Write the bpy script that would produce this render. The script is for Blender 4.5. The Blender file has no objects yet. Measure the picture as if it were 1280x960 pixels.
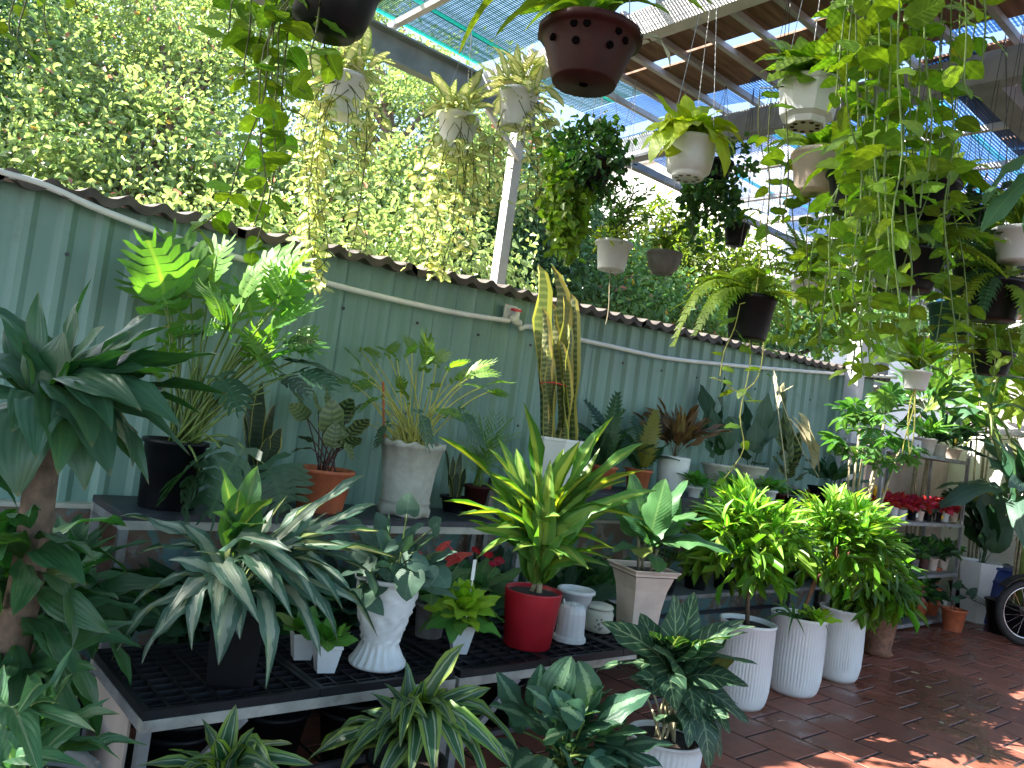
import bpy, math, random
import numpy as np
from mathutils import Vector, Matrix
C = bpy.context.scene.collection
SC = bpy.context.scene
V = Vector
random.seed(7)

# ---------------------------------------------------------------- camera, sky, sun, exposure
F = 996.0
H = 1.5
_x = V((1150, -203, -F)).normalized()
_y = V((-850, 72, -F)); _y = (_y - _x * _x.dot(_y)).normalized()
_z = _x.cross(_y)
R3 = Matrix((_x, _y, _z))                    # camera axes -> world axes
cam = bpy.data.cameras.new('camera')
cam.sensor_width = 36.0
cam.lens = 36.0 * F / 1280.0
cam.clip_start = 0.05
cam.clip_end = 400
camo = bpy.data.objects.new('camera', cam)
C.objects.link(camo)
camo.matrix_world = Matrix.Translation((0, 0, H)) @ R3.to_4x4()
SC.camera = camo

SUN_EL = math.radians(40.5)
SUN_H = V((-0.74, 0.67, 0)).normalized()    # horizontal direction to the sun
to_sun = V((SUN_H.x * math.cos(SUN_EL), SUN_H.y * math.cos(SUN_EL), math.sin(SUN_EL)))
w = bpy.data.worlds.new('World'); SC.world = w; w.use_nodes = True
nt = w.node_tree
bg = nt.nodes['Background']
sky = nt.nodes.new('ShaderNodeTexSky'); sky.sky_type = 'NISHITA'; sky.sun_disc = False
sky.sun_elevation = SUN_EL
sky.sun_rotation = math.atan2(SUN_H.x, SUN_H.y)
sky.air_density = 1.0; sky.dust_density = 1.5; sky.ozone_density = 1.2
nt.links.new(sky.outputs[0], bg.inputs[0]); bg.inputs[1].default_value = 0.115
sl = bpy.data.lights.new('sun', 'SUN'); sl.energy = 5.0; sl.angle = math.radians(0.5); sl.color = (1.0, 0.94, 0.84)
so = bpy.data.objects.new('sun', sl); C.objects.link(so)
so.rotation_euler = to_sun.to_track_quat('Z', 'Y').to_euler()
so.location = (0, 0, 12)
SC.view_settings.view_transform = 'Standard'
SC.view_settings.look = 'None'
SC.view_settings.exposure = 2.35
SC.view_settings.gamma = 1.0
SC.render.engine = 'CYCLES'
SC.cycles.max_bounces = 6
SC.cycles.diffuse_bounces = 3
SC.cycles.transmission_bounces = 4
SC.cycles.sample_clamp_indirect = 6.0

# ---------------------------------------------------------------- rays from picture to place (used to measure positions)
O = V((0, 0, H))
def ray(px, py): return R3 @ V((px - 640, -(py - 480), -F))
def on_z(px, py, z): d = ray(px, py); return O + d * ((z - H) / d.z)
def on_y(px, py, y): d = ray(px, py); return O + d * (y / d.y)
def on_x(px, py, x): d = ray(px, py); return O + d * (x / d.x)
def Pd(px, py, d): return O + ray(px, py) * (d / F)
VIEW = R3 @ V((0, 0, -1))
RIGHT = R3 @ V((1, 0, 0))
def depth(p): return (V(p) - O).dot(VIEW)

# ---------------------------------------------------------------- object helpers
def setp(o, label=None, cat=None, group=None, kind=None):
    if label: o['label'] = label
    if cat: o['category'] = cat
    if group: o['group'] = group
    if kind: o['kind'] = kind
    return o
def thing(name, label, cat, loc, group=None):
    o = bpy.data.objects.new(name, None); C.objects.link(o)
    o.empty_display_size = 0.05
    o.location = loc
    return setp(o, label, cat, group)
def wloc(o):
    p = V((0, 0, 0))
    while o: p = p + o.location; o = o.parent
    return p
def mesh(verts, faces, smooth=False, uvs=None):
    me = bpy.data.meshes.new('m')
    me.from_pydata([tuple(v) for v in verts], [], faces)
    if smooth: me.shade_smooth()
    if uvs is not None:
        l = me.uv_layers.new(name='UVMap')
        idx = np.empty(len(me.loops), dtype=np.int32); me.loops.foreach_get('vertex_index', idx)
        l.data.foreach_set('uv', np.asarray(uvs, dtype=np.float32)[idx].ravel())
    return me
def obj(name, geo, mat, parent=None, smooth=False, kind=None, label=None):
    """geo = (verts in world space, faces): one mesh object, a child of parent"""
    vs, fs = geo
    off = wloc(parent) if parent else V((0, 0, 0))
    me = mesh([V(v) - off for v in vs], fs, smooth)
    me.materials.append(mat)
    o = bpy.data.objects.new(name, me); C.objects.link(o)
    o.parent = parent
    if kind: o['kind'] = kind
    if label: o['label'] = label
    return o
def join(*gs):
    vs, fs = [], []
    for v, f in gs:
        n = len(vs); vs += list(v); fs += [tuple(i + n for i in q) for q in f]
    return vs, fs
def box(a, b, bev=0.0):
    x0, y0, z0 = a; x1, y1, z1 = b
    e = bev
    if e <= 0:
        vs = [V((x, y, z)) for z in (z0, z1) for y in (y0, y1) for x in (x0, x1)]
        return vs, [(0, 2, 3, 1), (4, 5, 7, 6), (0, 1, 5, 4), (2, 6, 7, 3), (0, 4, 6, 2), (1, 3, 7, 5)]
    vs = [V((x0, y0, z0)), V((x1, y0, z0)), V((x1, y1, z0)), V((x0, y1, z0)),
          V((x0, y0, z1 - e)), V((x1, y0, z1 - e)), V((x1, y1, z1 - e)), V((x0, y1, z1 - e)),
          V((x0 + e, y0 + e, z1)), V((x1 - e, y0 + e, z1)), V((x1 - e, y1 - e, z1)), V((x0 + e, y1 - e, z1))]
    fs = [(3, 2, 1, 0), (8, 9, 10, 11)]
    for k in range(4):
        j = (k + 1) % 4
        fs += [(k, j, 4 + j, 4 + k), (4 + k, 4 + j, 8 + j, 8 + k)]
    return vs, fs
def bar(p, q, wd, ht, up=V((0, 0, 1))):
    """a square bar from p to q"""
    p, q = V(p), V(q); d = (q - p).normalized()
    s = d.cross(up)
    if s.length < 1e-3: s = d.cross(V((1, 0, 0)))
    s.normalize(); u = s.cross(d)
    vs = []
    for c in (p, q):
        for a, b in ((-1, -1), (1, -1), (1, 1), (-1, 1)):
            vs.append(c + s * (a * wd / 2) + u * (b * ht / 2))
    return vs, [(0, 1, 2, 3), (7, 6, 5, 4), (0, 4, 5, 1), (1, 5, 6, 2), (2, 6, 7, 3), (3, 7, 4, 0)]
def tube(pts, r, n=5, r2=None, cap=True):
    pts = [V(p) for p in pts]; r2 = r if r2 is None else r2
    vs, fs = [], []
    up = V((0.13, 0.21, 1))
    for i, p in enumerate(pts):
        d = (pts[min(i + 1, len(pts) - 1)] - pts[max(i - 1, 0)])
        d = d.normalized() if d.length > 1e-9 else V((0, 0, 1))
        s = d.cross(up)
        if s.length < 1e-3: s = d.cross(V((1, 0, 0)))
        s.normalize(); u = s.cross(d)
        rr = r + (r2 - r) * i / max(1, len(pts) - 1)
        for k in range(n):
            a = 2 * math.pi * k / n
            vs.append(p + s * (rr * math.cos(a)) + u * (rr * math.sin(a)))
    for i in range(len(pts) - 1):
        for k in range(n):
            j = (k + 1) % n
            fs.append((i * n + k, i * n + j, (i + 1) * n + j, (i + 1) * n + k))
    if cap:
        fs.append(tuple(range(n - 1, -1, -1))); m = (len(pts) - 1) * n
        fs.append(tuple(range(m, m + n)))
    return vs, fs
def lathe(c, prof, n=32, mod=None, rot=0.0):
    """profile [(radius, height)] turned about the vertical through c; mod(angle, radius, height) -> (radius, height)"""
    vs, fs = [], []
    for r, z in prof:
        for k in range(n):
            a = 2 * math.pi * k / n + rot
            rr, zz = mod(a, r, z) if mod else (r, z)
            vs.append(V((c[0] + rr * math.cos(a), c[1] + rr * math.sin(a), c[2] + zz)))
    for i in range(len(prof) - 1):
        for k in range(n):
            j = (k + 1) % n
            fs.append((i * n + k, i * n + j, (i + 1) * n + j, (i + 1) * n + k))
    fs.append(tuple(range(n - 1, -1, -1)))
    m = (len(prof) - 1) * n
    fs.append(tuple(range(m, m + n)))
    return vs, fs
def arc(p, q, sag, n=6):
    p, q = V(p), V(q)
    return [p.lerp(q, t / n) + V((0, 0, sag * 4 * (t / n) * (1 - t / n))) for t in range(n + 1)]

# ---------------------------------------------------------------- materials
class NT:
    def __init__(s, name):
        s.m = bpy.data.materials.new(name); s.m.use_nodes = True
        s.t = s.m.node_tree; s.b = s.t.nodes['Principled BSDF']; s.out = s.t.nodes['Material Output']
    def n(s, typ, **kw):
        x = s.t.nodes.new('ShaderNode' + typ)
        for k, v in kw.items(): setattr(x, k, v)
        return x
    def l(s, a, b): s.t.links.new(a, b)
    def put(s, inp, v):
        if hasattr(v, 'is_linked') or isinstance(v, bpy.types.NodeSocket): s.l(v, inp)
        else: inp.default_value = v
    def math(s, op, a, b=0.0, c=None, clamp=False):
        x = s.n('Math', operation=op, use_clamp=clamp)
        s.put(x.inputs[0], a); s.put(x.inputs[1], b)
        if c is not None: s.put(x.inputs[2], c)
        return x.outputs[0]
    def step(s, v, lo, hi):
        x = s.n('MapRange', interpolation_type='SMOOTHSTEP'); s.put(x.inputs[0], v)
        s.put(x.inputs[1], lo); s.put(x.inputs[2], hi)
        return x.outputs[0]
    def mix(s, f, a, b, mode='MIX'):
        x = s.n('Mix', data_type='RGBA', blend_type=mode)
        s.put(x.inputs[0], f)
        for i, v in ((6, a), (7, b)):
            s.put(x.inputs[i], tuple(v) + (1,) if isinstance(v, (tuple, list)) and len(v) == 3 else v)
        return x.outputs[2]
    def noise(s, scale, detail=3, vec=None, rough=0.55, dist=0.0):
        x = s.n('TexNoise'); x.inputs['Scale'].default_value = scale; x.inputs['Detail'].default_value = detail
        x.inputs['Roughness'].default_value = rough; x.inputs['Distortion'].default_value = dist
        if vec is not None: s.l(vec, x.inputs['Vector'])
        return x.outputs[0]
    def coord(s, k='Object', scale=None):
        c = s.n('TexCoord').outputs[k]
        if scale:
            m = s.n('Mapping'); m.inputs['Scale'].default_value = scale; s.l(c, m.inputs[0]); c = m.outputs[0]
        return c
    def bump(s, h, strength=0.3, dist=0.01):
        x = s.n('Bump'); x.inputs['Strength'].default_value = strength; x.inputs['Distance'].default_value = dist
        s.l(h, x.inputs['Height']); s.l(x.outputs[0], s.b.inputs['Normal'])

def solid(name, col, rough=0.5, metal=0.0, noise=0.15, scale=14.0, bump=0.0, dirt=None, dirt_amt=0.4, spec=None):
    """a plain material with mottling, a little relief and optional grime"""
    t = NT(name)
    co = t.coord()
    f = t.noise(scale, 4, co)
    lo = tuple(c * (1 - noise) for c in col); hi = tuple(min(1, c * (1 + noise)) for c in col)
    c = t.mix(t.step(f, 0.3, 0.7), lo, hi)
    if dirt:
        g = t.noise(scale * 0.35, 6, co, 0.65, 0.4)
        c = t.mix(t.math('MULTIPLY', t.step(g, 0.52, 0.72), dirt_amt), c, dirt)
    t.put(t.b.inputs['Base Color'], c)
    t.b.inputs['Roughness'].default_value = rough; t.b.inputs['Metallic'].default_value = metal
    if spec is not None: t.b.inputs['Specular IOR Level'].default_value = spec
    if bump: t.bump(t.noise(scale * 3, 4, co), bump, 0.004)
    return t.m

def leafmat(name, col, col2=None, pat='mid', trans=0.35, rough=0.38, glow=(1.5, 1.6, 0.6), p=None, attr=False, var=0.25, col3=None, spec=0.5):
    """a leaf: base colour with a pattern in the leaf's own length (u) and half width (a), light passing through"""
    p = p or {}
    t = NT(name)
    uv = t.n('UVMap', uv_map='UVMap').outputs[0]
    sx = t.n('SeparateXYZ'); t.l(uv, sx.inputs[0])
    u, v = sx.outputs[0], sx.outputs[1]
    a = t.math('MULTIPLY', t.math('ABSOLUTE', t.math('SUBTRACT', v, 0.5)), 2.0)
    co = t.coord()
    nz = t.noise(p.get('nscale', 9.0), 4, co)
    c = t.mix(t.step(t.noise(5.0, 2, co), 0.3, 0.7), tuple(x * 0.82 for x in col), tuple(x * 1.15 for x in col))
    col2 = col2 or tuple(min(1, x * 2.0) for x in col)
    h = None
    if pat == 'mid':          # pale midrib and faint side veins
        k = p.get('k', 14.0); sl = p.get('sl', 3.0)
        vein = t.math('SINE', t.math('MULTIPLY', t.math('SUBTRACT', u, t.math('MULTIPLY', a, sl * 0.1)), k * 6.283))
        vv = t.math('MULTIPLY', t.step(vein, 0.75, 1.0), p.get('vein', 0.18))
        mid = t.math('SUBTRACT', 1.0, t.step(a, 0.03, p.get('mw', 0.1)))
        c = t.mix(t.math('MAXIMUM', vv, t.math('MULTIPLY', mid, p.get('mid', 0.7))), c, col2)
        h = vein
    elif pat == 'long':       # parallel lines running along a strap leaf
        st = t.math('SINE', t.math('MULTIPLY', a, p.get('k', 20.0)))
        c = t.mix(t.math('MULTIPLY', t.step(st, 0.2, 1.0), p.get('amt', 0.2)), c, col2)
        mid = t.math('SUBTRACT', 1.0, t.step(a, 0.03, 0.12))
        c = t.mix(t.math('MULTIPLY', mid, p.get('mid', 0.5)), c, col2)
        h = st
    elif pat == 'centre':     # col2 stripe down the middle with an uneven edge, col outside
        e = t.math('ADD', a, t.math('MULTIPLY', t.math('SUBTRACT', nz, 0.5), p.get('jag', 0.7)))
        f = t.math('SUBTRACT', 1.0, t.step(e, p.get('w', 0.45) - p.get('soft', 0.06), p.get('w', 0.45) + p.get('soft', 0.06)))
        c = t.mix(f, c, col2)
        if col3: c = t.mix(t.math('MULTIPLY', t.math('SUBTRACT', 1.0, t.step(a, 0.03, 0.12)), 0.8), c, col3)
        h = t.math('SINE', t.math('MULTIPLY', a, 24.0))
    elif pat == 'two':        # col middle, col2 band, thin col3 edge line
        e = t.math('ADD', a, t.math('MULTIPLY', t.math('SUBTRACT', nz, 0.5), 0.15))
        f = t.step(e, p.get('w', 0.5) - 0.04, p.get('w', 0.5) + 0.04)
        c = t.mix(f, c, col2)
        if col3: c = t.mix(t.math('MULTIPLY', t.math('MULTIPLY', t.step(e, 0.30, 0.36), t.math('SUBTRACT', 1.0, t.step(e, 0.42, 0.5))), 0.8), c, col3)
        h = t.math('SINE', t.math('MULTIPLY', a, 24.0))
    elif pat == 'chevron':    # side veins or blotches drawn in col2
        vein = t.math('SINE', t.math('MULTIPLY', t.math('SUBTRACT', u, t.math('MULTIPLY', a, p.get('sl', 0.22))), p.get('k', 11.0) * 6.283))
        f = t.step(t.math('ADD', vein, t.math('MULTIPLY', t.math('SUBTRACT', nz, 0.5), 0.6)), p.get('lo', 0.72), p.get('hi', 0.95))
        f = t.math('MULTIPLY', f, t.math('SUBTRACT', 1.0, t.step(a, p.get('e0', 0.8), 0.98)))
        mid = t.math('SUBTRACT', 1.0, t.step(a, 0.03, 0.09))
        c = t.mix(t.math('MAXIMUM', f, mid), c, col2)
        h = vein
    elif pat == 'bands':      # cross bands with a pale margin
        b = t.math('SINE', t.math('ADD', t.math('MULTIPLY', u, p.get('k', 26.0) * 6.283), t.math('MULTIPLY', nz, p.get('nz', 14.0))))
        c = t.mix(t.step(b, -0.2, 0.7), c, col2)
        c = t.mix(t.step(a, p.get('m', 0.7), p.get('m', 0.7) + 0.06), c, col3 or (0.6, 0.55, 0.12))
    # each leaf a little different
    r = t.n('Attribute', attribute_name='rnd').outputs['Fac'] if attr else t.n('ObjectInfo').outputs['Random']
    hs = t.n('HueSaturation')
    t.put(hs.inputs['Hue'], t.math('ADD', 0.5, t.math('MULTIPLY', t.math('SUBTRACT', r, 0.5), 0.05)))
    t.put(hs.inputs['Value'], t.math('ADD', 1.0 - var, t.math('MULTIPLY', t.math('FRACT', t.math('MULTIPLY', r, 7.13)), var * 2)))
    t.l(c, hs.inputs['Color']); c = hs.outputs[0]
    if attr:      # whole branches paler or deeper than their neighbours
        lf = t.noise(1.3, 3, co)
        c = t.mix(t.math('MULTIPLY', t.step(lf, 0.52, 0.7), 0.6), c, tuple(x * 0.38 for x in col))
    else:         # now and then an old yellow leaf
        c = t.mix(t.math('MULTIPLY', t.math('GREATER_THAN', r, 0.988), 0.6), c, (0.36, 0.32, 0.04))
    if p.get('pink'):
        c = t.mix(t.math('GREATER_THAN', r, 1 - p['pink']), c, (0.55, 0.22, 0.22))
        c = t.mix(t.math('LESS_THAN', r, p['pink'] * 0.8), c, (0.42, 0.27, 0.06))
    # brown dry tips and small specks
    if not attr:
        tip = t.math('MULTIPLY', t.step(t.math('ADD', u, t.math('MULTIPLY', t.math('SUBTRACT', nz, 0.5), 0.12)), 0.965, 1.0), p.get('tip', 0.6))
        c = t.mix(tip, c, (0.22, 0.14, 0.05))
        sp = t.step(t.noise(38.0, 2, co), 0.72, 0.8)
        c = t.mix(t.math('MULTIPLY', sp, 0.22), c, (0.16, 0.15, 0.05))
        bf = t.n('NewGeometry').outputs['Backfacing']
        c = t.mix(t.math('MULTIPLY', bf, 0.35), c, tuple(min(1, x * 1.3 + 0.06) for x in col))
    t.put(t.b.inputs['Base Color'], c)
    t.put(t.b.inputs['Roughness'], t.math('ADD', rough - 0.08, t.math('MULTIPLY', nz, 0.2)))
    t.b.inputs['Specular IOR Level'].default_value = spec
    if h is not None and not attr: t.bump(h, 0.12, 0.004)
    tr = t.n('BsdfTranslucent')
    t.l(t.mix(1.0, c, glow, 'MULTIPLY'), tr.inputs[0])
    ms = t.n('MixShader'); ms.inputs[0].default_value = trans
    t.l(t.b.outputs[0], ms.inputs[1]); t.l(tr.outputs[0], ms.inputs[2])
    t.l(ms.outputs[0], t.out.inputs[0])
    return t.m

M = {}
M['metal_grey'] = solid('galvanised_grey', (0.30, 0.31, 0.32), 0.5, 0.5, 0.2, 12, 0.1, (0.16, 0.10, 0.06), 0.5)
M['rail'] = solid('galvanised_rail', (0.44, 0.43, 0.39), 0.55, 0.25, 0.2, 10, 0.15, (0.14, 0.11, 0.08), 0.7)
M['dark_steel'] = solid('dark_steel', (0.05, 0.055, 0.07), 0.5, 0.3, 0.2, 10, 0.1, (0.12, 0.07, 0.05), 0.5)
M['beam'] = solid('painted_beam', (0.24, 0.27, 0.29), 0.55, 0.2, 0.18, 6, 0.05, (0.13, 0.12, 0.11), 0.4)
M['beam_pale'] = solid('pale_beam', (0.62, 0.60, 0.60), 0.55, 0.1, 0.12, 6, 0.05, (0.25, 0.2, 0.17), 0.4)
M['rafter'] = solid('rafter', (0.42, 0.41, 0.41), 0.55, 0.2, 0.15, 6, 0, (0.16, 0.12, 0.09), 0.5)
M['black_plastic'] = solid('black_plastic', (0.0045, 0.005, 0.007), 0.42, 0, 0.3, 9, 0.05, (0.03, 0.027, 0.024), 0.25, spec=0.3)
M['black_tray'] = solid('black_tray', (0.010, 0.011, 0.014), 0.5, 0, 0.3, 9, 0.05, (0.05, 0.045, 0.04), 0.5, spec=0.35)
M['white_pot'] = solid('white_glazed', (0.76, 0.76, 0.76), 0.35, 0, 0.05, 5, 0.03, (0.40, 0.35, 0.28), 0.5)
M['white_plastic'] = solid('white_plastic', (0.66, 0.67, 0.68), 0.42, 0, 0.06, 7, 0.03, (0.34, 0.29, 0.21), 0.6)
M['pipe_white'] = solid('white_pipe', (0.82, 0.80, 0.77), 0.4, 0, 0.05, 7, 0.02, (0.55, 0.5, 0.45), 0.3)
M['stone'] = solid('grey_stone', (0.52, 0.50, 0.44), 0.8, 0, 0.1, 22, 0.3, (0.30, 0.27, 0.21), 0.4)
M['hole'] = solid('dark_hollow', (0.004, 0.003, 0.003), 1.0, 0, 0.1, spec=0.0)
M['cream'] = solid('cream_ceramic', (0.52, 0.50, 0.42), 0.5, 0, 0.1, 12, 0.1, (0.35, 0.29, 0.2), 0.4)
M['tan'] = solid('tan_plastic', (0.62, 0.50, 0.42), 0.5, 0, 0.1, 9, 0.03, (0.3, 0.22, 0.16), 0.5)
M['grey_pot'] = solid('grey_clay', (0.16, 0.15, 0.15), 0.65, 0, 0.2, 16, 0.15, (0.09, 0.07, 0.06), 0.5)
M['terracotta'] = solid('terracotta', (0.50, 0.13, 0.055), 0.65, 0, 0.2, 12, 0.15, (0.30, 0.17, 0.10), 0.5)
M['brown_bowl'] = solid('brown_plastic', (0.034, 0.007, 0.006), 0.5, 0, 0.2, 12, 0.08, (0.05, 0.03, 0.022), 0.5, spec=0.22)
M['red_pot'] = solid('red_plastic', (0.36, 0.008, 0.018), 0.42, 0, 0.12, 8, 0.06, (0.13, 0.02, 0.02), 0.4)
M['blue'] = solid('blue_plastic', (0.02, 0.04, 0.16), 0.45, 0, 0.2, 8, 0.03)
M['soil'] = solid('soil', (0.035, 0.024, 0.017), 0.95, 0, 0.5, 60, 0.8)
M['bark'] = solid('bark', (0.13, 0.085, 0.055), 0.85, 0, 0.35, 25, 0.6)
M['bark_pale'] = solid('pale_stem', (0.28, 0.24, 0.15), 0.7, 0, 0.3, 25, 0.3)
M['bark_red'] = solid('reddish_stem', (0.20, 0.09, 0.05), 0.75, 0, 0.3, 25, 0.3)
M['wire'] = solid('wire', (0.45, 0.45, 0.45), 0.4, 0.6, 0.1)
M['wire_dark'] = solid('dark_wire', (0.05, 0.05, 0.05), 0.5, 0.4, 0.1)
M['rubber'] = solid('rubber', (0.018, 0.018, 0.018), 0.7, 0, 0.2, 30, 0.2)
M['chrome'] = solid('chrome', (0.55, 0.55, 0.56), 0.25, 0.9, 0.05)
M['wall_white'] = solid('white_plaster', (0.80, 0.79, 0.77), 0.8, 0, 0.06, 3, 0.1, (0.5, 0.46, 0.42), 0.35)
M['wall_pink'] = solid('beige_plaster', (0.44, 0.36, 0.31), 0.85, 0, 0.12, 4, 0.2, (0.25, 0.2, 0.17), 0.5)
M['stem_green'] = solid('green_stem', (0.13, 0.20, 0.045), 0.5, 0, 0.2, 20)
M['stem_yellow'] = solid('yellow_stem', (0.52, 0.50, 0.12), 0.5, 0, 0.2, 20)
M['stem_purple'] = solid('purple_stem', (0.10, 0.045, 0.04), 0.5, 0, 0.2, 20)
M['stem_vine'] = solid('vine_stem', (0.10, 0.11, 0.03), 0.6, 0, 0.3, 20)
M['stem_pale'] = solid('pale_petiole', (0.45, 0.42, 0.26), 0.5, 0, 0.2, 20)
M['red_tie'] = solid('red_string', (0.7, 0.05, 0.07), 0.6)
M['card'] = solid('white_card', (0.8, 0.8, 0.78), 0.6, 0, 0.05)
M['yellow'] = solid('yellow_plastic', (0.75, 0.5, 0.04), 0.45)
M['orange'] = solid('orange_paint', (0.7, 0.16, 0.02), 0.5)
M['roof_tile'] = solid('weathered_roof', (0.36, 0.30, 0.30), 0.85, 0, 0.3, 7, 0.3, (0.2, 0.13, 0.11), 0.6)
M['zinc'] = solid('zinc_roof', (0.50, 0.50, 0.53), 0.5, 0.3, 0.12, 3, 0, (0.28, 0.23, 0.2), 0.5)
M['glass'] = solid('window_glass', (0.10, 0.13, 0.17), 0.15)
M['cap'] = solid('cement_sheet', (0.10, 0.085, 0.075), 0.9, 0, 0.35, 9, 0.4, (0.04, 0.03, 0.028), 0.7)

# leaves
M['l_dark'] = leafmat('dark_strap_leaf', (0.022, 0.085, 0.036), (0.045, 0.13, 0.05), 'long', 0.28, 0.33, (2.2, 2.3, 0.5), spec=0.5)
M['l_bright'] = leafmat('bright_strap_leaf', (0.022, 0.095, 0.022), (0.045, 0.15, 0.04), 'long', 0.28, 0.36, (1.6, 1.8, 0.5))
M['l_aglo'] = leafmat('green_pale_midrib', (0.045, 0.15, 0.06), (0.36, 0.46, 0.28), 'mid', 0.3, 0.35, p=dict(mw=0.16, mid=0.85, vein=0.15, k=9))
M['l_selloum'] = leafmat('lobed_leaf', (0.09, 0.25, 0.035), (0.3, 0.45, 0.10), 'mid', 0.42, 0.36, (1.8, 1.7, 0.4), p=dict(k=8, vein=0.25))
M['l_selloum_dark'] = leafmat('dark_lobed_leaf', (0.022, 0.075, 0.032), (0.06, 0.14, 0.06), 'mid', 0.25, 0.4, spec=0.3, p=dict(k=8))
M['l_white'] = leafmat('silver_leaf', (0.045, 0.12, 0.075), (0.42, 0.47, 0.36), 'centre', 0.28, 0.38, (1.2, 1.3, 0.6), p=dict(w=0.44, jag=0.9, soft=0.10, nscale=9), col3=(0.52, 0.55, 0.38))
M['l_whiteup'] = leafmat('young_green_leaf', (0.06, 0.19, 0.05), (0.34, 0.40, 0.16), 'mid', 0.45, 0.36, (1.5, 1.5, 0.4), p=dict(mw=0.14, mid=0.9, vein=0.1))
M['l_calathea'] = leafmat('patterned_leaf', (0.15, 0.21, 0.075), (0.022, 0.045, 0.025), 'chevron', 0.25, 0.38, (1.3, 1.2, 0.5), p=dict(k=6.0, lo=-0.1, hi=0.25, sl=0.12, e0=0.75))
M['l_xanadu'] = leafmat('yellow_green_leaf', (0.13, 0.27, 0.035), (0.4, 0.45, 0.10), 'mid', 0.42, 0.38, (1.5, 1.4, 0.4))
M['l_xanadu_dark'] = leafmat('xanadu_dark', (0.04, 0.10, 0.055), (0.25, 0.33, 0.2), 'mid', 0.25, 0.36)  # darker copy of the leaf for hanging blades, shade put into its colour
M['l_blue'] = leafmat('blue_green_leaf', (0.055, 0.12, 0.08), (0.13, 0.22, 0.15), 'mid', 0.2, 0.45, spec=0.3, glow=(1.2, 1.4, 0.7))
M['l_lime'] = leafmat('lime_leaf', (0.26, 0.46, 0.02), (0.42, 0.58, 0.08), 'mid', 0.42, 0.38, (1.4, 1.3, 0.4), p=dict(vein=0.1))
M['l_limegreen'] = leafmat('mid_green_leaf', (0.075, 0.24, 0.03), (0.2, 0.38, 0.08), 'mid', 0.35, 0.38)
M['l_yellow'] = leafmat('green_gold_leaf', (0.085, 0.23, 0.03), (0.36, 0.46, 0.08), 'centre', 0.42, 0.34, (1.35, 1.3, 0.35), p=dict(w=0.40, jag=0.35, soft=0.09, nscale=5))
M['l_lemon'] = leafmat('lemon_lime_leaf', (0.022, 0.09, 0.035), (0.24, 0.36, 0.045), 'two', 0.3, 0.34, (1.4, 1.4, 0.4), p=dict(w=0.62), col3=(0.45, 0.52, 0.36))
M['l_dief'] = leafmat('silver_stripe_leaf', (0.016, 0.075, 0.032), (0.22, 0.36, 0.20), 'centre', 0.2, 0.42, spec=0.28, p=dict(w=0.22, jag=0.55, soft=0.05, nscale=16))
M['l_birkin'] = leafmat('pinstripe_leaf', (0.012, 0.055, 0.022), (0.26, 0.36, 0.18), 'chevron', 0.2, 0.38, (1.5, 1.7, 0.5), spec=0.3, p=dict(k=8.0, sl=0.2, lo=0.86, hi=0.99, e0=0.85))
M['l_snake'] = leafmat('snake_leaf', (0.12, 0.16, 0.07), (0.30, 0.32, 0.16), 'bands', 0.2, 0.38, p=dict(k=26, m=0.62, nz=4.0), col3=(0.66, 0.56, 0.16))
M['l_snake_dark'] = leafmat('snake_leaf_dark', (0.02, 0.045, 0.025), (0.06, 0.09, 0.045), 'bands', 0.1, 0.4, p=dict(k=18, m=0.82), col3=(0.45, 0.42, 0.08))
M['l_round'] = leafmat('round_leaf', (0.045, 0.15, 0.04), (0.18, 0.32, 0.10), 'mid', 0.3, 0.36, spec=0.4, p=dict(vein=0.1))
M['l_cordy'] = leafmat('bronze_leaf', (0.16, 0.10, 0.045), (0.26, 0.20, 0.06), 'mid', 0.35, 0.4, (1.5, 1.1, 0.5), var=0.4)
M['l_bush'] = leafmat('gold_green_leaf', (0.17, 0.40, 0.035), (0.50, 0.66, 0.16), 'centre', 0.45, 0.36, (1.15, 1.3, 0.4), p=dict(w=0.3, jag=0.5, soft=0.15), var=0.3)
M['l_bushdark'] = leafmat('bush_lower_leaf', (0.05, 0.14, 0.025), (0.16, 0.26, 0.06), 'mid', 0.3, 0.36, var=0.3)  # darker copy of the bush leaf: older lower leaves, their shade in the colour
M['l_scheff'] = leafmat('umbrella_leaf', (0.08, 0.21, 0.05), (0.3, 0.4, 0.18), 'mid', 0.35, 0.24, spec=0.8, p=dict(vein=0.05))
M['l_pothos'] = leafmat('pothos_leaf', (0.15, 0.27, 0.025), (0.27, 0.44, 0.06), 'mid', 0.48, 0.34, (1.35, 1.4, 0.35), p=dict(vein=0.12, k=7), var=0.35)
M['l_pothos_lime'] = leafmat('lime_pothos_leaf', (0.38, 0.50, 0.022), (0.5, 0.6, 0.1), 'mid', 0.45, 0.36, (1.3, 1.2, 0.4))
M['l_marble'] = leafmat('marbled_leaf', (0.30, 0.40, 0.13), (0.74, 0.72, 0.50), 'centre', 0.5, 0.4, (1.2, 1.2, 0.6), p=dict(w=0.6, jag=1.6, soft=0.1, nscale=16), var=0.3)
M['l_dry'] = leafmat('dry_pale_leaf', (0.62, 0.58, 0.40), (0.7, 0.68, 0.5), 'mid', 0.4, 0.5, (1.1, 1.05, 0.8))
M['l_fern'] = leafmat('fern_leaf', (0.19, 0.34, 0.035), (0.32, 0.44, 0.08), 'mid', 0.45, 0.45, (1.4, 1.3, 0.4))
M['l_ferndark'] = leafmat('fern_leaf_dark', (0.035, 0.10, 0.04), (0.07, 0.16, 0.06), 'mid', 0.3, 0.45)
M['l_nest'] = leafmat('nest_fern_leaf', (0.14, 0.29, 0.03), (0.3, 0.42, 0.06), 'mid', 0.45, 0.36, (1.5, 1.4, 0.35), p=dict(mw=0.14))
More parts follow.
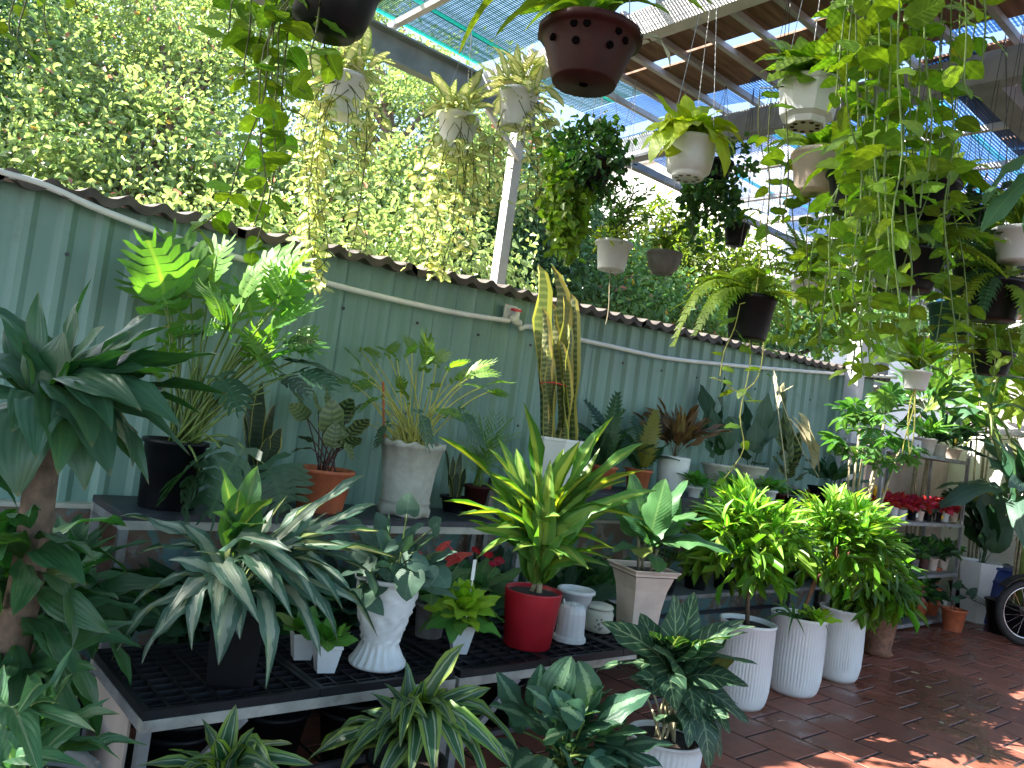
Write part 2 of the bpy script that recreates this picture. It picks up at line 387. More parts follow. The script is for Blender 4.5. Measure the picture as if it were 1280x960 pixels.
M['l_banana'] = leafmat('banana_leaf', (0.05, 0.15, 0.07), (0.16, 0.27, 0.13), 'mid', 0.35, 0.36, p=dict(k=40, vein=0.3, sl=1))
M['l_palm'] = leafmat('palm_leaf', (0.12, 0.25, 0.045), (0.25, 0.38, 0.08), 'mid', 0.4, 0.42)
M['l_anth'] = leafmat('red_spathe', (0.50, 0.02, 0.045), (0.6, 0.08, 0.08), 'mid', 0.3, 0.25, (1.2, 0.7, 0.6))
M['l_poins'] = leafmat('red_leaf', (0.50, 0.03, 0.05), (0.6, 0.1, 0.1), 'mid', 0.35, 0.45, (1.3, 0.7, 0.6), attr=True)
# joined small foliage
M['f_bougain'] = leafmat('tree_leaf', (0.30, 0.40, 0.16), pat='none', trans=0.5, rough=0.25, glow=(1.35, 1.4, 0.85), attr=True, var=0.35, p=dict(pink=0.010), spec=0.9)  # pale base colour carries the bright haze over the crowns
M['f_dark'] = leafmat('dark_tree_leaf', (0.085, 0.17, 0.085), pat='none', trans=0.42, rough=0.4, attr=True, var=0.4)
M['f_mid'] = leafmat('mid_tree_leaf', (0.14, 0.26, 0.10), pat='none', trans=0.4, rough=0.4, attr=True, var=0.4, p=dict(pink=0.01))
M['f_bamboo'] = leafmat('bamboo_leaf', (0.20, 0.30, 0.05), pat='none', trans=0.45, rough=0.45, glow=(1.4, 1.3, 0.5), attr=True, var=0.35)
M['f_ivy'] = leafmat('ivy_leaf', (0.055, 0.15, 0.03), pat='none', trans=0.35, rough=0.35, attr=True, var=0.4)
M['f_ivylit'] = leafmat('ivy_leaf_lit', (0.20, 0.34, 0.035), pat='none', trans=0.45, rough=0.38, attr=True, var=0.4)  # lit copy of the ivy leaf, sunlight put into its colour
M['f_pot'] = leafmat('small_plant_leaf', (0.07, 0.2, 0.035), pat='none', trans=0.35, rough=0.38, attr=True, var=0.35)
M['f_potdark'] = leafmat('small_dark_leaf', (0.03, 0.085, 0.035), pat='none', trans=0.3, rough=0.38, attr=True, var=0.35)
M['f_pink'] = leafmat('pink_green_leaf', (0.20, 0.12, 0.07), pat='none', trans=0.3, rough=0.4, attr=True, var=0.4, p=dict(pink=0.15))
M['f_bush'] = leafmat('bush_inner_leaf', (0.13, 0.28, 0.025), pat='none', trans=0.4, rough=0.38, attr=True, var=0.4)
M['f_needle'] = leafmat('needle_leaf', (0.15, 0.30, 0.07), pat='none', trans=0.3, rough=0.5, attr=True, var=0.3)
M['f_yellow'] = leafmat('yellow_small_leaf', (0.36, 0.44, 0.03), pat='none', trans=0.4, rough=0.45, attr=True, var=0.3)

def fence_mat():
    t = NT('painted_corrugated_steel')
    co = t.coord()
    st = t.noise(1.0, 5, t.coord('Object', (9.0, 1.0, 0.5)), 0.6)
    big = t.noise(1.3, 3, co)
    c = t.mix(t.step(st, 0.3, 0.7), (0.165, 0.295, 0.25), (0.225, 0.37, 0.315))
    c = t.mix(t.math('MULTIPLY', t.step(big, 0.45, 0.7), 0.5), c, (0.19, 0.29, 0.27))
    ru = t.noise(1.0, 6, t.coord('Object', (14.0, 1.0, 1.2)), 0.7)
    c = t.mix(t.math('MULTIPLY', t.step(ru, 0.60, 0.76), 0.6), c, (0.27, 0.22, 0.17))
    al = t.noise(2.6, 7, co, 0.7, 0.5)
    c = t.mix(t.math('MULTIPLY', t.step(al, 0.58, 0.70), 0.35), c, (0.10, 0.15, 0.09))
    t.put(t.b.inputs['Base Color'], c); t.b.inputs['Roughness'].default_value = 0.5
    t.bump(t.noise(3.0, 3, co), 0.1, 0.02)
    return t.m
M['fence'] = fence_mat()
def peel_mat():
    t = NT('peeling_turquoise_plaster')
    co = t.coord()
    a = t.noise(4.5, 7, co, 0.65, 0.6)
    c = t.mix(t.step(a, 0.46, 0.53), (0.13, 0.25, 0.25), (0.20, 0.15, 0.115))
    b = t.noise(9.0, 5, co, 0.6, 0.3)
    c = t.mix(t.step(b, 0.56, 0.62), c, (0.30, 0.28, 0.25))
    d = t.noise(2.2, 4, co)
    c = t.mix(t.math('MULTIPLY', t.step(d, 0.55, 0.7), 0.8), c, (0.16, 0.07, 0.045))
    t.put(t.b.inputs['Base Color'], c); t.b.inputs['Roughness'].default_value = 0.9
    t.bump(a, 0.7, 0.02)
    return t.m
M['peel'] = peel_mat()
def tile_mat():
    t = NT('red_clay_tile')
    co = t.coord(); wp = t.n('NewGeometry').outputs['Position']
    r = t.n('ObjectInfo').outputs['Random']
    c = t.mix(r, (0.25, 0.085, 0.058), (0.37, 0.13, 0.088))
    c = t.mix(t.math('MULTIPLY', t.step(t.noise(14, 4, wp), 0.4, 0.7), 0.5), c, (0.15, 0.065, 0.048))
    wet = t.step(t.noise(1.1, 5, wp, 0.6, 0.7), 0.48, 0.60)
    c = t.mix(t.math('MULTIPLY', wet, 0.45), c, (0.13, 0.042, 0.022))
    dust = t.step(t.noise(2.3, 6, wp, 0.7), 0.56, 0.72)
    c = t.mix(t.math('MULTIPLY', dust, 0.35), c, (0.27, 0.20, 0.17))
    t.put(t.b.inputs['Base Color'], c)
    t.put(t.b.inputs['Roughness'], t.math('SUBTRACT', 0.50, t.math('MULTIPLY', wet, 0.26)))
    t.bump(t.noise(55, 4, wp), 0.10, 0.003)
    return t.m
M['tile'] = tile_mat()
M['grout'] = solid('dark_mortar', (0.03, 0.024, 0.023), 0.9, 0, 0.3, 20, 0.3)
M['ground'] = solid('packed_earth', (0.12, 0.09, 0.07), 0.95, 0, 0.3, 2, 0.4)
def ply_mat():
    t = NT('old_brown_board')
    g = t.noise(1.0, 5, t.coord('Object', (2.0, 26.0, 8.0)), 0.65, 0.3)
    c = t.mix(t.step(g, 0.3, 0.7), (0.15, 0.075, 0.045), (0.36, 0.20, 0.13))
    r = t.n('ObjectInfo').outputs['Random']
    c = t.mix(t.math('MULTIPLY', r, 0.4), c, (0.09, 0.055, 0.04))
    t.put(t.b.inputs['Base Color'], c); t.b.inputs['Roughness'].default_value = 0.85
    t.bump(g, 0.3, 0.005)
    return t.m
M['board'] = ply_mat()
def net_mat(name, col, tr=0.4):
    t = NT(name)
    t.put(t.b.inputs['Base Color'], col + (1,)); t.b.inputs['Roughness'].default_value = 0.5
    x = t.n('BsdfTranslucent'); x.inputs[0].default_value = col + (1,)
    ms = t.n('MixShader'); ms.inputs[0].default_value = tr
    t.l(t.b.outputs[0], ms.inputs[1]); t.l(x.outputs[0], ms.inputs[2]); t.l(ms.outputs[0], t.out.inputs[0])
    return t.m
M['net_green'] = net_mat('dark_green_net', (0.010, 0.062, 0.055), 0.35)
M['net_teal'] = net_mat('teal_net_band', (0.02, 0.50, 0.42), 0.6)
M['net_blue'] = net_mat('blue_net', (0.02, 0.085, 0.24), 0.5)
M['net_cyan'] = net_mat('cyan_net_band', (0.10, 0.45, 0.60), 0.6)
#@@LEAF
# ---------------------------------------------------------------- leaves
def prof(shape, t):
    """half width of a blade at t along it, 1 at its widest"""
    t = min(max(t, 0.0), 1.0)
    if shape == 'strap':   return min(1.0, 0.34 + 2.1 * t) * (1 - t ** 3.2) ** 0.9 if t < 1 else 0.0
    if shape == 'lance':   return (math.sin(math.pi * t ** 0.75)) ** 0.85 if 0 < t < 1 else 0.0
    if shape == 'broad':   return (math.sin(math.pi * t ** 0.68)) ** 0.62 if 0 < t < 1 else 0.0
    if shape == 'heart':   return ((math.sin(math.pi * (0.10 + 0.90 * t) ** 0.62)) ** 0.7) * (1.0 if t > 0.02 else 0.75) if t < 1 else 0.0
    if shape == 'round':   return math.sqrt(max(0.0, 1 - (2 * t - 1) ** 2))
    if shape == 'sword':   return min(1.0, 0.7 + 0.5 * t) * min(1.0, ((1 - t) / 0.28)) ** 0.7
    if shape == 'grass':   return (1 - t) ** 0.6
    return 1.0
_cache = {}
def leaf_mesh(shape, mat, sag, seed, pet=0.0):
    """a leaf of chord 1 along +X and full width 1 along Y; sag lifts its middle along +Z"""
    key = (shape, mat, round(sag, 2), seed, pet)
    if key in _cache: return _cache[key]
    rng = random.Random(hash((shape, seed)) & 0xffff)
    vs, fs, uv = [], [], []
    kind = shape
    fold, wave, kw = 0.10, 0.05, 2.0
    ts, cols = None, (-1, 0, 1)
    if shape in ('strap', 'lance', 'broad', 'banana'):
        ts = [0, .06, .16, .3, .45, .6, .74, .86, .95, 1]; cols = (-1, -.5, 0, .5, 1)
        fold = {'strap': 0.30, 'lance': 0.22, 'broad': 0.16, 'banana': 0.12}[shape]; wave = 0.10; kind = 'broad' if shape == 'banana' else shape
    elif shape == 'small':
        ts = [0, .2, .45, .7, .9, 1]; kind = 'lance'; fold = 0.2; wave = 0.0
    elif shape == 'heart': ts = [0, .05, .15, .3, .5, .7, .88, 1]; fold = 0.14; wave = 0.07
    elif shape == 'round': ts = [0, .08, .25, .5, .75, .92, 1]; fold = 0.1; wave = 0.06
    elif shape == 'sword': ts = [0, .12, .3, .5, .7, .85, .95, 1]; fold = 0.25; wave = 0.03
    elif shape == 'grass': ts = [0, .25, .5, .75, 1]; fold = 0.2; wave = 0
    ph = rng.uniform(0, 6.28); tw = rng.uniform(-0.5, 0.5)
    lean = rng.uniform(-0.05, 0.05)
    def centre(t): return V((t, lean * math.sin(math.pi * t), sag * 4 * t * (1 - t) * (1.25 - 0.5 * t)))
    if shape in ('lobed', 'frond', 'palmate', 'feather'):
        if shape == 'lobed':          # a deeply cut blade: pairs of lobes on both sides of a midrib
            nl = 8
            for i in range(nl + 1):
                t = pet + (1 - pet) * i / nl
                c = centre(t); vs.append(c); uv.append((i / nl, 0.5))
            prev = 0
            for s in (-1, 1):
                for i in range(nl):
                    q = (i + 0.5) / nl
                    ln = 0.5 * (0.50 + 0.75 * math.sin(math.pi * min(1, 0.22 + 0.72 * q))) * rng.uniform(0.8, 1.12)
                    if i >= nl - 1: ln *= 0.55
                    t0 = pet + (1 - pet) * i / nl; t1 = pet + (1 - pet) * (i + 1) / nl
                    fw = (1 - pet) * (0.14 + 0.10 * q)
                    back = -0.16 * (1 - pet) if i == 0 else 0
                    w0 = (t1 - t0)
                    def pt(t, y, u):
                        vs.append(centre(min(t, 1.0)) + V((max(0, t - 1.0), s * y, fold * 0.8 * y + 0.05 * math.sin(9 * t + ph) * y))); uv.append((u, 0.5 + s * y))
                        return len(vs) - 1
                    a = pt(t0 + w0 * 0.05 + back * .5, ln * 0.45, i / nl); b = pt(t0 + w0 * 0.1 + fw * 0.6 + back, ln * 0.85, i / nl)
                    tip = pt(t0 + w0 * 0.5 + fw + back, ln, q); d = pt(t1 - w0 * 0.0 + fw * 0.62 + back, ln * 0.8, q); e = pt(t1 - w0 * 0.12 + back * .5, ln * 0.42, q)
                    f = [i, i + 1, e, a]; g = [a, e, d, b]; h = [b, d, tip]
                    for ff in (f, g, h): fs.append(tuple(ff if s < 0 else ff[::-1]))
        elif shape == 'frond':        # rachis with many narrow leaflets
            n = 17
            for s in (-1, 1):
                for i in range(n):
                    t = 0.08 + 0.92 * i / n
                    ln = 0.5 * math.sin(math.pi * min(1.0, 0.16 + 0.80 * t)) ** 0.8 * rng.uniform(0.85, 1.1)
                    c0 = centre(t); c1 = centre(min(1, t + 0.8 / n))
                    m = (c0 + c1) / 2 + V((0.05, s * ln, -0.10 * ln)); k = len(vs)
                    vs += [c0, c1, c1 + V((0.012, s * ln * 0.6, 0.0)), m, c0 + V((0.0, s * ln * 0.55, 0.0))]
                    uv += [(t, .5), (t, .5), (t, .5 + s * .3), (t, .5 + s * .48), (t, .5 + s * .3)]
                    fs.append((k, k + 1, k + 2, k + 3, k + 4) if s > 0 else (k + 4, k + 3, k + 2, k + 1, k))
        elif shape == 'feather':      # palm leaf: long drooping narrow leaflets
            n = 12
            for s in (-1, 1):
                for i in range(n):
                    t = 0.22 + 0.78 * i / n
                    ln = 0.5 * math.sin(math.pi * min(1.0, 0.25 + 0.65 * t)) * rng.uniform(0.8, 1.1)
                    c0 = centre(t); k = len(vs)
                    d = V((0.55, s, 0.25)).normalized() * ln
                    vs += [c0, c0 + d * 0.5 + V((0.012, 0, 0)), c0 + d + V((0.02, 0, -0.22 * ln)), c0 + d * 0.5 - V((0.012, 0, 0))]
                    uv += [(t, .5), (t, .8), (t, .95), (t, .2)]
                    fs.append((k, k + 1, k + 2, k + 3) if s > 0 else (k + 3, k + 2, k + 1, k))
        else:                         # palmate: eight leaflets round the end of the petiole
            for i in range(8):
                a = (i - 3.5) * 0.72 + rng.uniform(-.1, .1); ln = 0.5 * (1.0 - 0.06 * abs(i - 3.5)) * rng.uniform(0.9, 1.08)
                d = V((math.cos(a), math.sin(a), 0)); p = V((-d.y, d.x, 0)); c0 = V((0.5, 0, 0)); k = len(vs)
                dz = -0.10 - 0.14 * rng.random()
                for tt, ww in ((0.08, 0.012), (0.4, 0.075), (0.72, 0.085), (0.92, 0.04)):
                    for y in (-1, 0, 1):
                        vs.append(c0 + d * (ln * tt) + p * (y * ww) + V((0, 0, dz * tt * tt + abs(y) * ww * 0.25))); uv.append((tt, .5 + y * .5))
                vs.append(c0 + d * ln + V((0, 0, dz))); uv.append((1, .5))
                for r in range(3):
                    for y in range(2):
                        b = k + r * 3 + y; fs.append((b, b + 1, b + 4, b + 3))
                fs += [(k + 9, k + 10, k + 12), (k + 10, k + 11, k + 12)]
        # the rachis or petiole itself
        k = len(vs); n = 5; r = 0.012 if shape != 'palmate' else 0.010
        e = 1.0 if shape in ('frond', 'feather') else (0.5 if shape == 'palmate' else max(pet, 0.02))
        for i in range(n + 1):
            t = e * i / n; c = centre(t) if shape != 'palmate' else V((t, 0, 0)); rr = r * (1 - 0.5 * i / n)
            vs += [c + V((0, -rr, 0)), c + V((0, rr, 0)), c + V((0, 0, -rr * 1.6))]; uv += [(0, .5)] * 3
        for i in range(n):
            b = k + 3 * i
            fs += [(b, b + 3, b + 4, b + 1), (b + 1, b + 4, b + 5, b + 2), (b + 2, b + 5, b + 3, b)]
    else:
        nc = len(cols); m = nc // 2
        if pet > 0:
            pw = 0.035
            pts = [pet * i / 3 for i in range(3)]
        else: pts = []
        rows = [(t, pw, 0.0) for t in pts] + [(pet + (1 - pet) * t, max(prof(kind, t), 0.02 if t < 1 else 0.0), t) for t in ts]
        rows[-1] = (1.0, 0.0, 1.0)
        if shape == 'heart':
            pass
        for (x, wd, u) in rows:
            c = centre(x)
            roll = tw * 0.35 * u
            for cc in cols:
                y = cc * wd * 0.5
                z = fold * abs(y) - 0.20 * y * y * 2 + wave * math.sin(kw * 6.28 * u + ph + cc) * cc * cc * wd * 0.5
                xx = x
                if shape == 'heart' and u < 0.16: xx = x - 0.13 * abs(cc) * (1 - u / 0.16) * (1 - pet)
                vs.append(V((xx, c.y + y * math.cos(roll) - z * math.sin(roll), c.z + y * math.sin(roll) + z * math.cos(roll))))
                uv.append((u, 0.5 + cc * 0.5))
        for i in range(len(rows) - 1):
            for j in range(nc - 1):
                a = i * nc + j
                fs.append((a, a + 1, a + nc + 1, a + nc))
    me = mesh(vs, fs, True, uv)
    me.name = shape + '_leaf'
    me.materials.append(M[mat])
    _cache[key] = me
    return me
SAGS = (-.12, 0, .08, .16, .24, .34, .46)
def leaf(root, B, T, W, mat, shape='lance', sag=0.1, roll=0.0, pet=0.0, name='leaf', open_=0.0):
    """one leaf, a part of root, from B to T (world), W wide"""
    B, T = V(B), V(T)
    d = T - B; L = d.length
    X = d / L
    up = V((0, 0, 1))
    if open_: up = (up + V((-.65, -.76, 0)) * open_).normalized()     # blades turn towards the open side of the yard
    Y = up.cross(X)
    if Y.length < 0.05: Y = V((0.75, -0.65, 0))
    Y.normalize(); Z = X.cross(Y)
    if roll:
        Y, Z = Y * math.cos(roll) + Z * math.sin(roll), Z * math.cos(roll) - Y * math.sin(roll)
    s = min(SAGS, key=lambda q: abs(q - sag))
    me = leaf_mesh(shape, mat, s, random.randrange(3), pet)
    o = bpy.data.objects.new(name, me); C.objects.link(o)
    o.parent = root
    off = B - wloc(root)
    o.matrix_local = Matrix(((X.x * L, Y.x * W, Z.x * L, off.x), (X.y * L, Y.y * W, Z.y * L, off.y), (X.z * L, Y.z * W, Z.z * L, off.z), (0, 0, 0, 1)))
    return o
def U(a, b): return random.uniform(a, b)
def rosette(root, c, n, L, W, mat, shape='lance', hi=1.3, lo=-0.1, sag=0.16, pet=0.0, rise=0.0, mats=None, droop=0.0, yaw0=None, face=None, name='leaf', wob=0.3):
    """n leaves round c, the first ones steep, the last ones low and longer"""
    y0 = U(0, 6.28) if yaw0 is None else yaw0
    for i in range(n):
        f = (i + 0.5) / n
        yaw = y0 + i * 2.39996 + U(-wob, wob)
        pit = hi + (lo - hi) * f ** 0.9 + U(-.15, .15)
        l = L * (0.72 + 0.38 * min(1, f * 2.2)) * U(0.85, 1.1)
        d = V((math.cos(pit) * math.cos(yaw), math.cos(pit) * math.sin(yaw), math.sin(pit)))
        b = V(c) + V((0, 0, rise * (1 - f))) + V((d.x, d.y, 0)) * (0.02 * L)
        t = b + d * l - V((0, 0, droop * l * f))
        mm = mats[min(len(mats) - 1, int(f * len(mats)))] if mats else mat
        leaf(root, b, t, W * U(0.8, 1.15), mm, shape, sag * (0.3 + f) * U(0.6, 1.3), U(-.4, .4), pet, name, U(0, .6))
def leaves_px(root, base, tips, mat, shape, W, sag=0.15, pet=0.0, spread=0.02):
    """leaves from base to the given tips: (px, py, metres nearer, [width factor, sag, roll, material])"""
    d0 = depth(base)
    for q in tips:
        px, py, near = q[:3]
        wf = q[3] if len(q) > 3 else 1.0
        sg = q[4] if len(q) > 4 else sag
        rl = q[5] if len(q) > 5 else U(-.3, .3)
        mm = q[6] if len(q) > 6 else mat
        T = Pd(px, py, d0 - near)
        h = V((T.x - base[0], T.y - base[1], 0)); h = h.normalized() * spread if h.length > 1e-6 else h
        leaf(root, V(base) + h, T, W * wf * U(.85, 1.15), mm, shape, sg, rl, pet, 'leaf', U(-.1, .6))

def foliage_geo(pts, dirs, size, shape=(0.55, 1.0), rnd_seed=1, curl=0.25):
    """many small leaves as one mesh: pts, dirs are n x 3 arrays, size the leaf length (n)"""
    rg = np.random.default_rng(rnd_seed)
    n = len(pts)
    d = dirs / (np.linalg.norm(dirs, axis=1, keepdims=True) + 1e-9)
    r = rg.normal(size=(n, 3)); s = np.cross(d, r); s /= (np.linalg.norm(s, axis=1, keepdims=True) + 1e-9)
    up = np.cross(s, d)
    flip = np.where(up[:, 2:3] < 0, -1.0, 1.0); up *= flip
    L = size[:, None]; Wd = L * shape[0] * 0.5
    P = np.empty((n, 6, 3))
    P[:, 0] = pts
    P[:, 1] = pts + d * L * 0.38 - s * Wd + up * L * 0.10
    P[:, 2] = pts + d * L * 0.78 - s * Wd * 0.62 + up * L * 0.03
    P[:, 3] = pts + d * L - up * L * curl
    P[:, 4] = pts + d * L * 0.78 + s * Wd * 0.62 + up * L * 0.03
    P[:, 5] = pts + d * L * 0.38 + s * Wd + up * L * 0.10
    return P, rg.random(n)
def foliage(name, root, pts, dirs, size, mat, wid=0.55, seed=1, curl=0.25, kind='stuff'):
    P, rn = foliage_geo(np.asarray(pts, float), np.asarray(dirs, float), np.asarray(size, float), (wid, 1), seed, curl)
    n = len(P)
    off = np.array(wloc(root)) if root else np.zeros(3)
    me = bpy.data.meshes.new(name)
    me.vertices.add(n * 6); me.vertices.foreach_set('co', (P - off).astype(np.float32).ravel())
    base = (np.arange(n) * 6)[:, None]
    q = np.concatenate([base + np.array([0, 1, 2, 3]), base + np.array([0, 3, 4, 5])], axis=1).reshape(-1, 4)
    me.loops.add(q.size); me.loops.foreach_set('vertex_index', q.astype(np.int32).ravel())
    me.polygons.add(len(q)); me.polygons.foreach_set('loop_start', (np.arange(len(q)) * 4).astype(np.int32))
    me.update(calc_edges=True)
    at = me.attributes.new('rnd', 'FLOAT', 'POINT'); at.data.foreach_set('value', np.repeat(rn, 6).astype(np.float32))
    l = me.uv_layers.new(name='UVMap')
    me.materials.append(M[mat])
    o = bpy.data.objects.new(name, me); C.objects.link(o); o.parent = root
    if kind: o['kind'] = kind
    return o
def blob_leaves(blobs, per, size, seed, clump=0.13, per_clump=16, droop=0.35):
    """leaf clumps spread over and through balls (centre, radius, squash): positions, directions, sizes"""
    rg = np.random.default_rng(seed)
    PT, DR, SZ = [], [], []
    for c, r, q in blobs:
        nc = max(3, int(per * r * r / per_clump))
        v = rg.normal(size=(nc, 3)); v /= np.linalg.norm(v, axis=1, keepdims=True)
        rad = r * rg.uniform(0.62, 1.06, size=(nc, 1)) * (1 + 0.18 * np.sin(v[:, :1] * 5 + seed) * np.cos(v[:, 1:2] * 6))
        cc = np.array(c) + v * rad * np.array([1, 1, q])
        k = per_clump
        pts = np.repeat(cc, k, axis=0) + rg.normal(size=(nc * k, 3)) * clump * np.array([1, 1, 0.7])
        dr = np.repeat(v, k, axis=0) * 0.8 + rg.normal(size=(nc * k, 3)) * 0.6 + np.array([0, 0, -droop])
        PT.append(pts); DR.append(dr); SZ.append(rg.uniform(0.6, 1.25, nc * k) * size)
    return np.concatenate(PT), np.concatenate(DR), np.concatenate(SZ)

# ---------------------------------------------------------------- pots
def pot(root, c, r0, r1, h, mat, n=32, rim=0.012, rimh=0.02, wall=0.008, fill=0.85, mod=None, rot=0.0, soil=True, extra=None, lab=None):
    """an open pot: foot radius r0, mouth radius r1, a lip, and soil inside"""
    pr = [(r0 * 0.97, 0.0), (r0, 0.006)]
    if extra: pr += [(a, b * h) for a, b in extra]
    pr += [(r1, h - rimh), (r1 + rim, h - rimh + 0.003), (r1 + rim, h - 0.003), (r1 + rim - 0.003, h), (r1 - wall * 0.4, h), (r1 - wall, h - 0.004), (max(r1 - wall - 0.002, .01), h * fill)]
    o = obj('pot', lathe(c, pr, n, mod, rot), mat, root, n > 8, label=lab)
    if n > 8: pass
    if soil:
        rs = (r1 - wall - 0.001) * 0.985
        sp = [(rs, h * fill - 0.004), (rs, h * fill + 0.003), (rs * 0.5, h * fill + 0.010)]
        obj('soil', lathe(c, sp, min(n, 24), mod if n <= 8 else None, rot), M['soil'], root)
    return o
def square(a, r, z): return r, z
def hang_wires(root, c, r, zrim, ztop, n=3, dark=False):
    top = V((c[0], c[1], ztop))
    gs = [tube([V((c[0] + r * math.cos(a), c[1] + r * math.sin(a), zrim)), top], 0.0016, 4, cap=False) for a in [0.6 + k * 2 * math.pi / n for k in range(n)]]
    for g in gs: obj('hanging_wire', g, M['wire_dark' if dark else 'wire'], root)
def stem(root, pts, r, mat, r2=None, name='stem', n=6): return obj(name, tube(pts, r, n, r2), M[mat], root, True)
def vine(root, pts, mat='stem_vine', r=0.003): return obj('vine', tube(pts, r, 4, cap=False), M[mat], root, True)
def hang_path(p0, length, sway=0.06, out=None, n=10, curl=0.0):
    """a stem that leaves p0 (first sideways by out) and hangs"""
    p = V(p0); pts = [p.copy()]; out = V(out or (0, 0, 0)); ax, ay = U(0, 6.28), U(0, 6.28); st = length / n
    for i in range(n):
        f = (i + 1) / n
        p = p + V((out.x * max(0, 0.45 - f), out.y * max(0, 0.45 - f), 0)) + V((math.sin(ax + 5 * f) * sway * 0.2, math.cos(ay + 4 * f) * sway * 0.2, -st * (0.3 + 0.7 * min(1, f * 2.5))))
        pts.append(p.copy())
    return pts
def along(pts, f):
    x = f * (len(pts) - 1); i = min(int(x), len(pts) - 2); return pts[i].lerp(pts[i + 1], x - i)
def vine_leaves(root, pts, step, L, W, mat, shape='heart', mats=None, f0=0.03):
    """leaves that hang off a stem on short stalks, every step metres"""
    tot = sum((pts[i + 1] - pts[i]).length for i in range(len(pts) - 1)); n = max(2, int(tot / step)); s = 1; yaw = U(0, 6.28)
    for i in range(n):
        f = f0 + (1 - f0) * (i + U(0.2, 0.8)) / n
        p = along(pts, min(f, 1)); yaw += math.pi + U(-.9, .9)
        l = L * U(0.65, 1.15) * (1 - 0.35 * f); pit = U(-1.15, 0.1)
        d = V((math.cos(pit) * math.cos(yaw), math.cos(pit) * math.sin(yaw), math.sin(pit)))
        st = V((math.cos(yaw), math.sin(yaw), U(0.2, .7))) * (l * 0.25)
        leaf(root, p, p + st + d * l, W * l / L, random.choice(mats) if mats else mat, shape, U(.02, .2), U(-.9, .9), 0.25)
# ---------------------------------------------------------------- the setting: ground, tiled floor
g = obj('ground', ([V((-120, -120, -0.03)), V((120, -120, -0.03)), V((120, 120, -0.03)), V((-120, 120, -0.03))], [(0, 1, 2, 3)]), M['ground']); g['kind'] = 'structure'
fl = obj('floor', box((-3.0, -4.0, -0.026), (10.5, 3.88, -0.004)), M['grout']); fl['kind'] = 'structure'
def tile_geo(dx):
    return box((-0.1475, -0.1425, -0.012), (0.1475, 0.1425, 0.0), 0.004)
tm = [None] * 3
for i in range(3):
    vs, fs = tile_geo(0)
    rr = random.Random(i)
    vs = [v + V((0, 0, rr.uniform(-.0012, .0012))) if v.z > -0.01 else v for v in vs]
    tm[i] = mesh(vs, fs); tm[i].materials.append(M['tile'])
cnt = 0
rest = []
for ix in range(-10, 22):
    for iy in range(-13, 13):
        x = 4.387 + ix * 0.3105 ; y = 2.312 + iy * 0.2995 + (0.15 if ix % 2 else 0.0)
        if x > 10.3 or y > 3.75 or x < -2.8 or y < -3.7: continue
        p = V((x, y, 0)); dd = depth(p)
        c = R3.transposed() @ (p - O)
        px, py = 640 + F * c.x / max(.01, -c.z), 480 - F * c.y / max(.01, -c.z)
        vis = dd > 0.5 and 880 < px < 1420 and 740 < py < 1090
        if vis and cnt < 300:
            o = bpy.data.objects.new('tile', random.choice(tm)); C.objects.link(o); o.parent = fl
            o.location = (x, y, random.uniform(-.0012, .0012)); o.rotation_euler = (random.uniform(-.004, .004), random.uniform(-.004, .004), random.uniform(-.006, .006)); cnt += 1
        else: rest.append((x, y))
gs = []
for x, y in rest:
    vs, fs = box((x - .1475, y - .1425, -0.012), (x + .1475, y + .1425, random.uniform(-.001, .001)), 0.004); gs.append((vs, fs))
o = obj('tile_field', join(*gs), M['tile'], fl, kind='stuff')

# ---------------------------------------------------------------- fence of corrugated sheets
FY = 3.90
def ftop(x): return 2.19 + 0.033 * (x - 0.4)
fence = thing('corrugated_fence', 'long pale green corrugated steel fence under a dark ridged coping', 'fence', (3.5, FY, 0))
def ribs(x):
    f = (x / 0.148) % 1.0
    if f < 0.46: return 0.0
    if f < 0.64: return -(f - 0.46) / 0.18
    if f < 0.82: return -1.0
    return -(1.0 - f) / 0.18
brk = [0.0, 0.46, 0.64, 0.82]
xs_all = sorted(k * 0.148 + b * 0.148 for k in range(-24, 60) for b in brk)
edges = [-3.0, -1.2, -0.08, 1.02, 2.08, 3.055, 4.06, 5.06, 6.06, 7.06, 8.3]
for i in range(len(edges) - 1):
    a, b = edges[i] - (0.03 if i else 0), edges[i + 1]
    xs = [a] + [x for x in xs_all if a < x < b] + [b]
    vs, fs = [], []
    dy = 0.0035 * (i % 2)
    for x in xs:
        y = FY + dy + 0.022 * ribs(x) + 0.003 * math.sin(x * 3.1)
        vs += [V((x, y, 0.80)), V((x, y, ftop(x)))]
    for k in range(len(xs) - 1): fs.append((2 * k, 2 * k + 2, 2 * k + 3, 2 * k + 1))
    obj('panel', (vs, fs), M['fence'], fence)
gs = []
for i, x in enumerate(np.arange(0.3, 8.0, 0.445)):
    for z in (1.95, 1.42):
        gs.append((x + random.uniform(-.03, .03), z + 0.02 * (x - 1)))
for x, z in gs:
    obj('screw', tube([V((x, FY - 0.024, z)), V((x, FY - 0.032, z))], 0.009, 6), M['dark_steel'], fence)
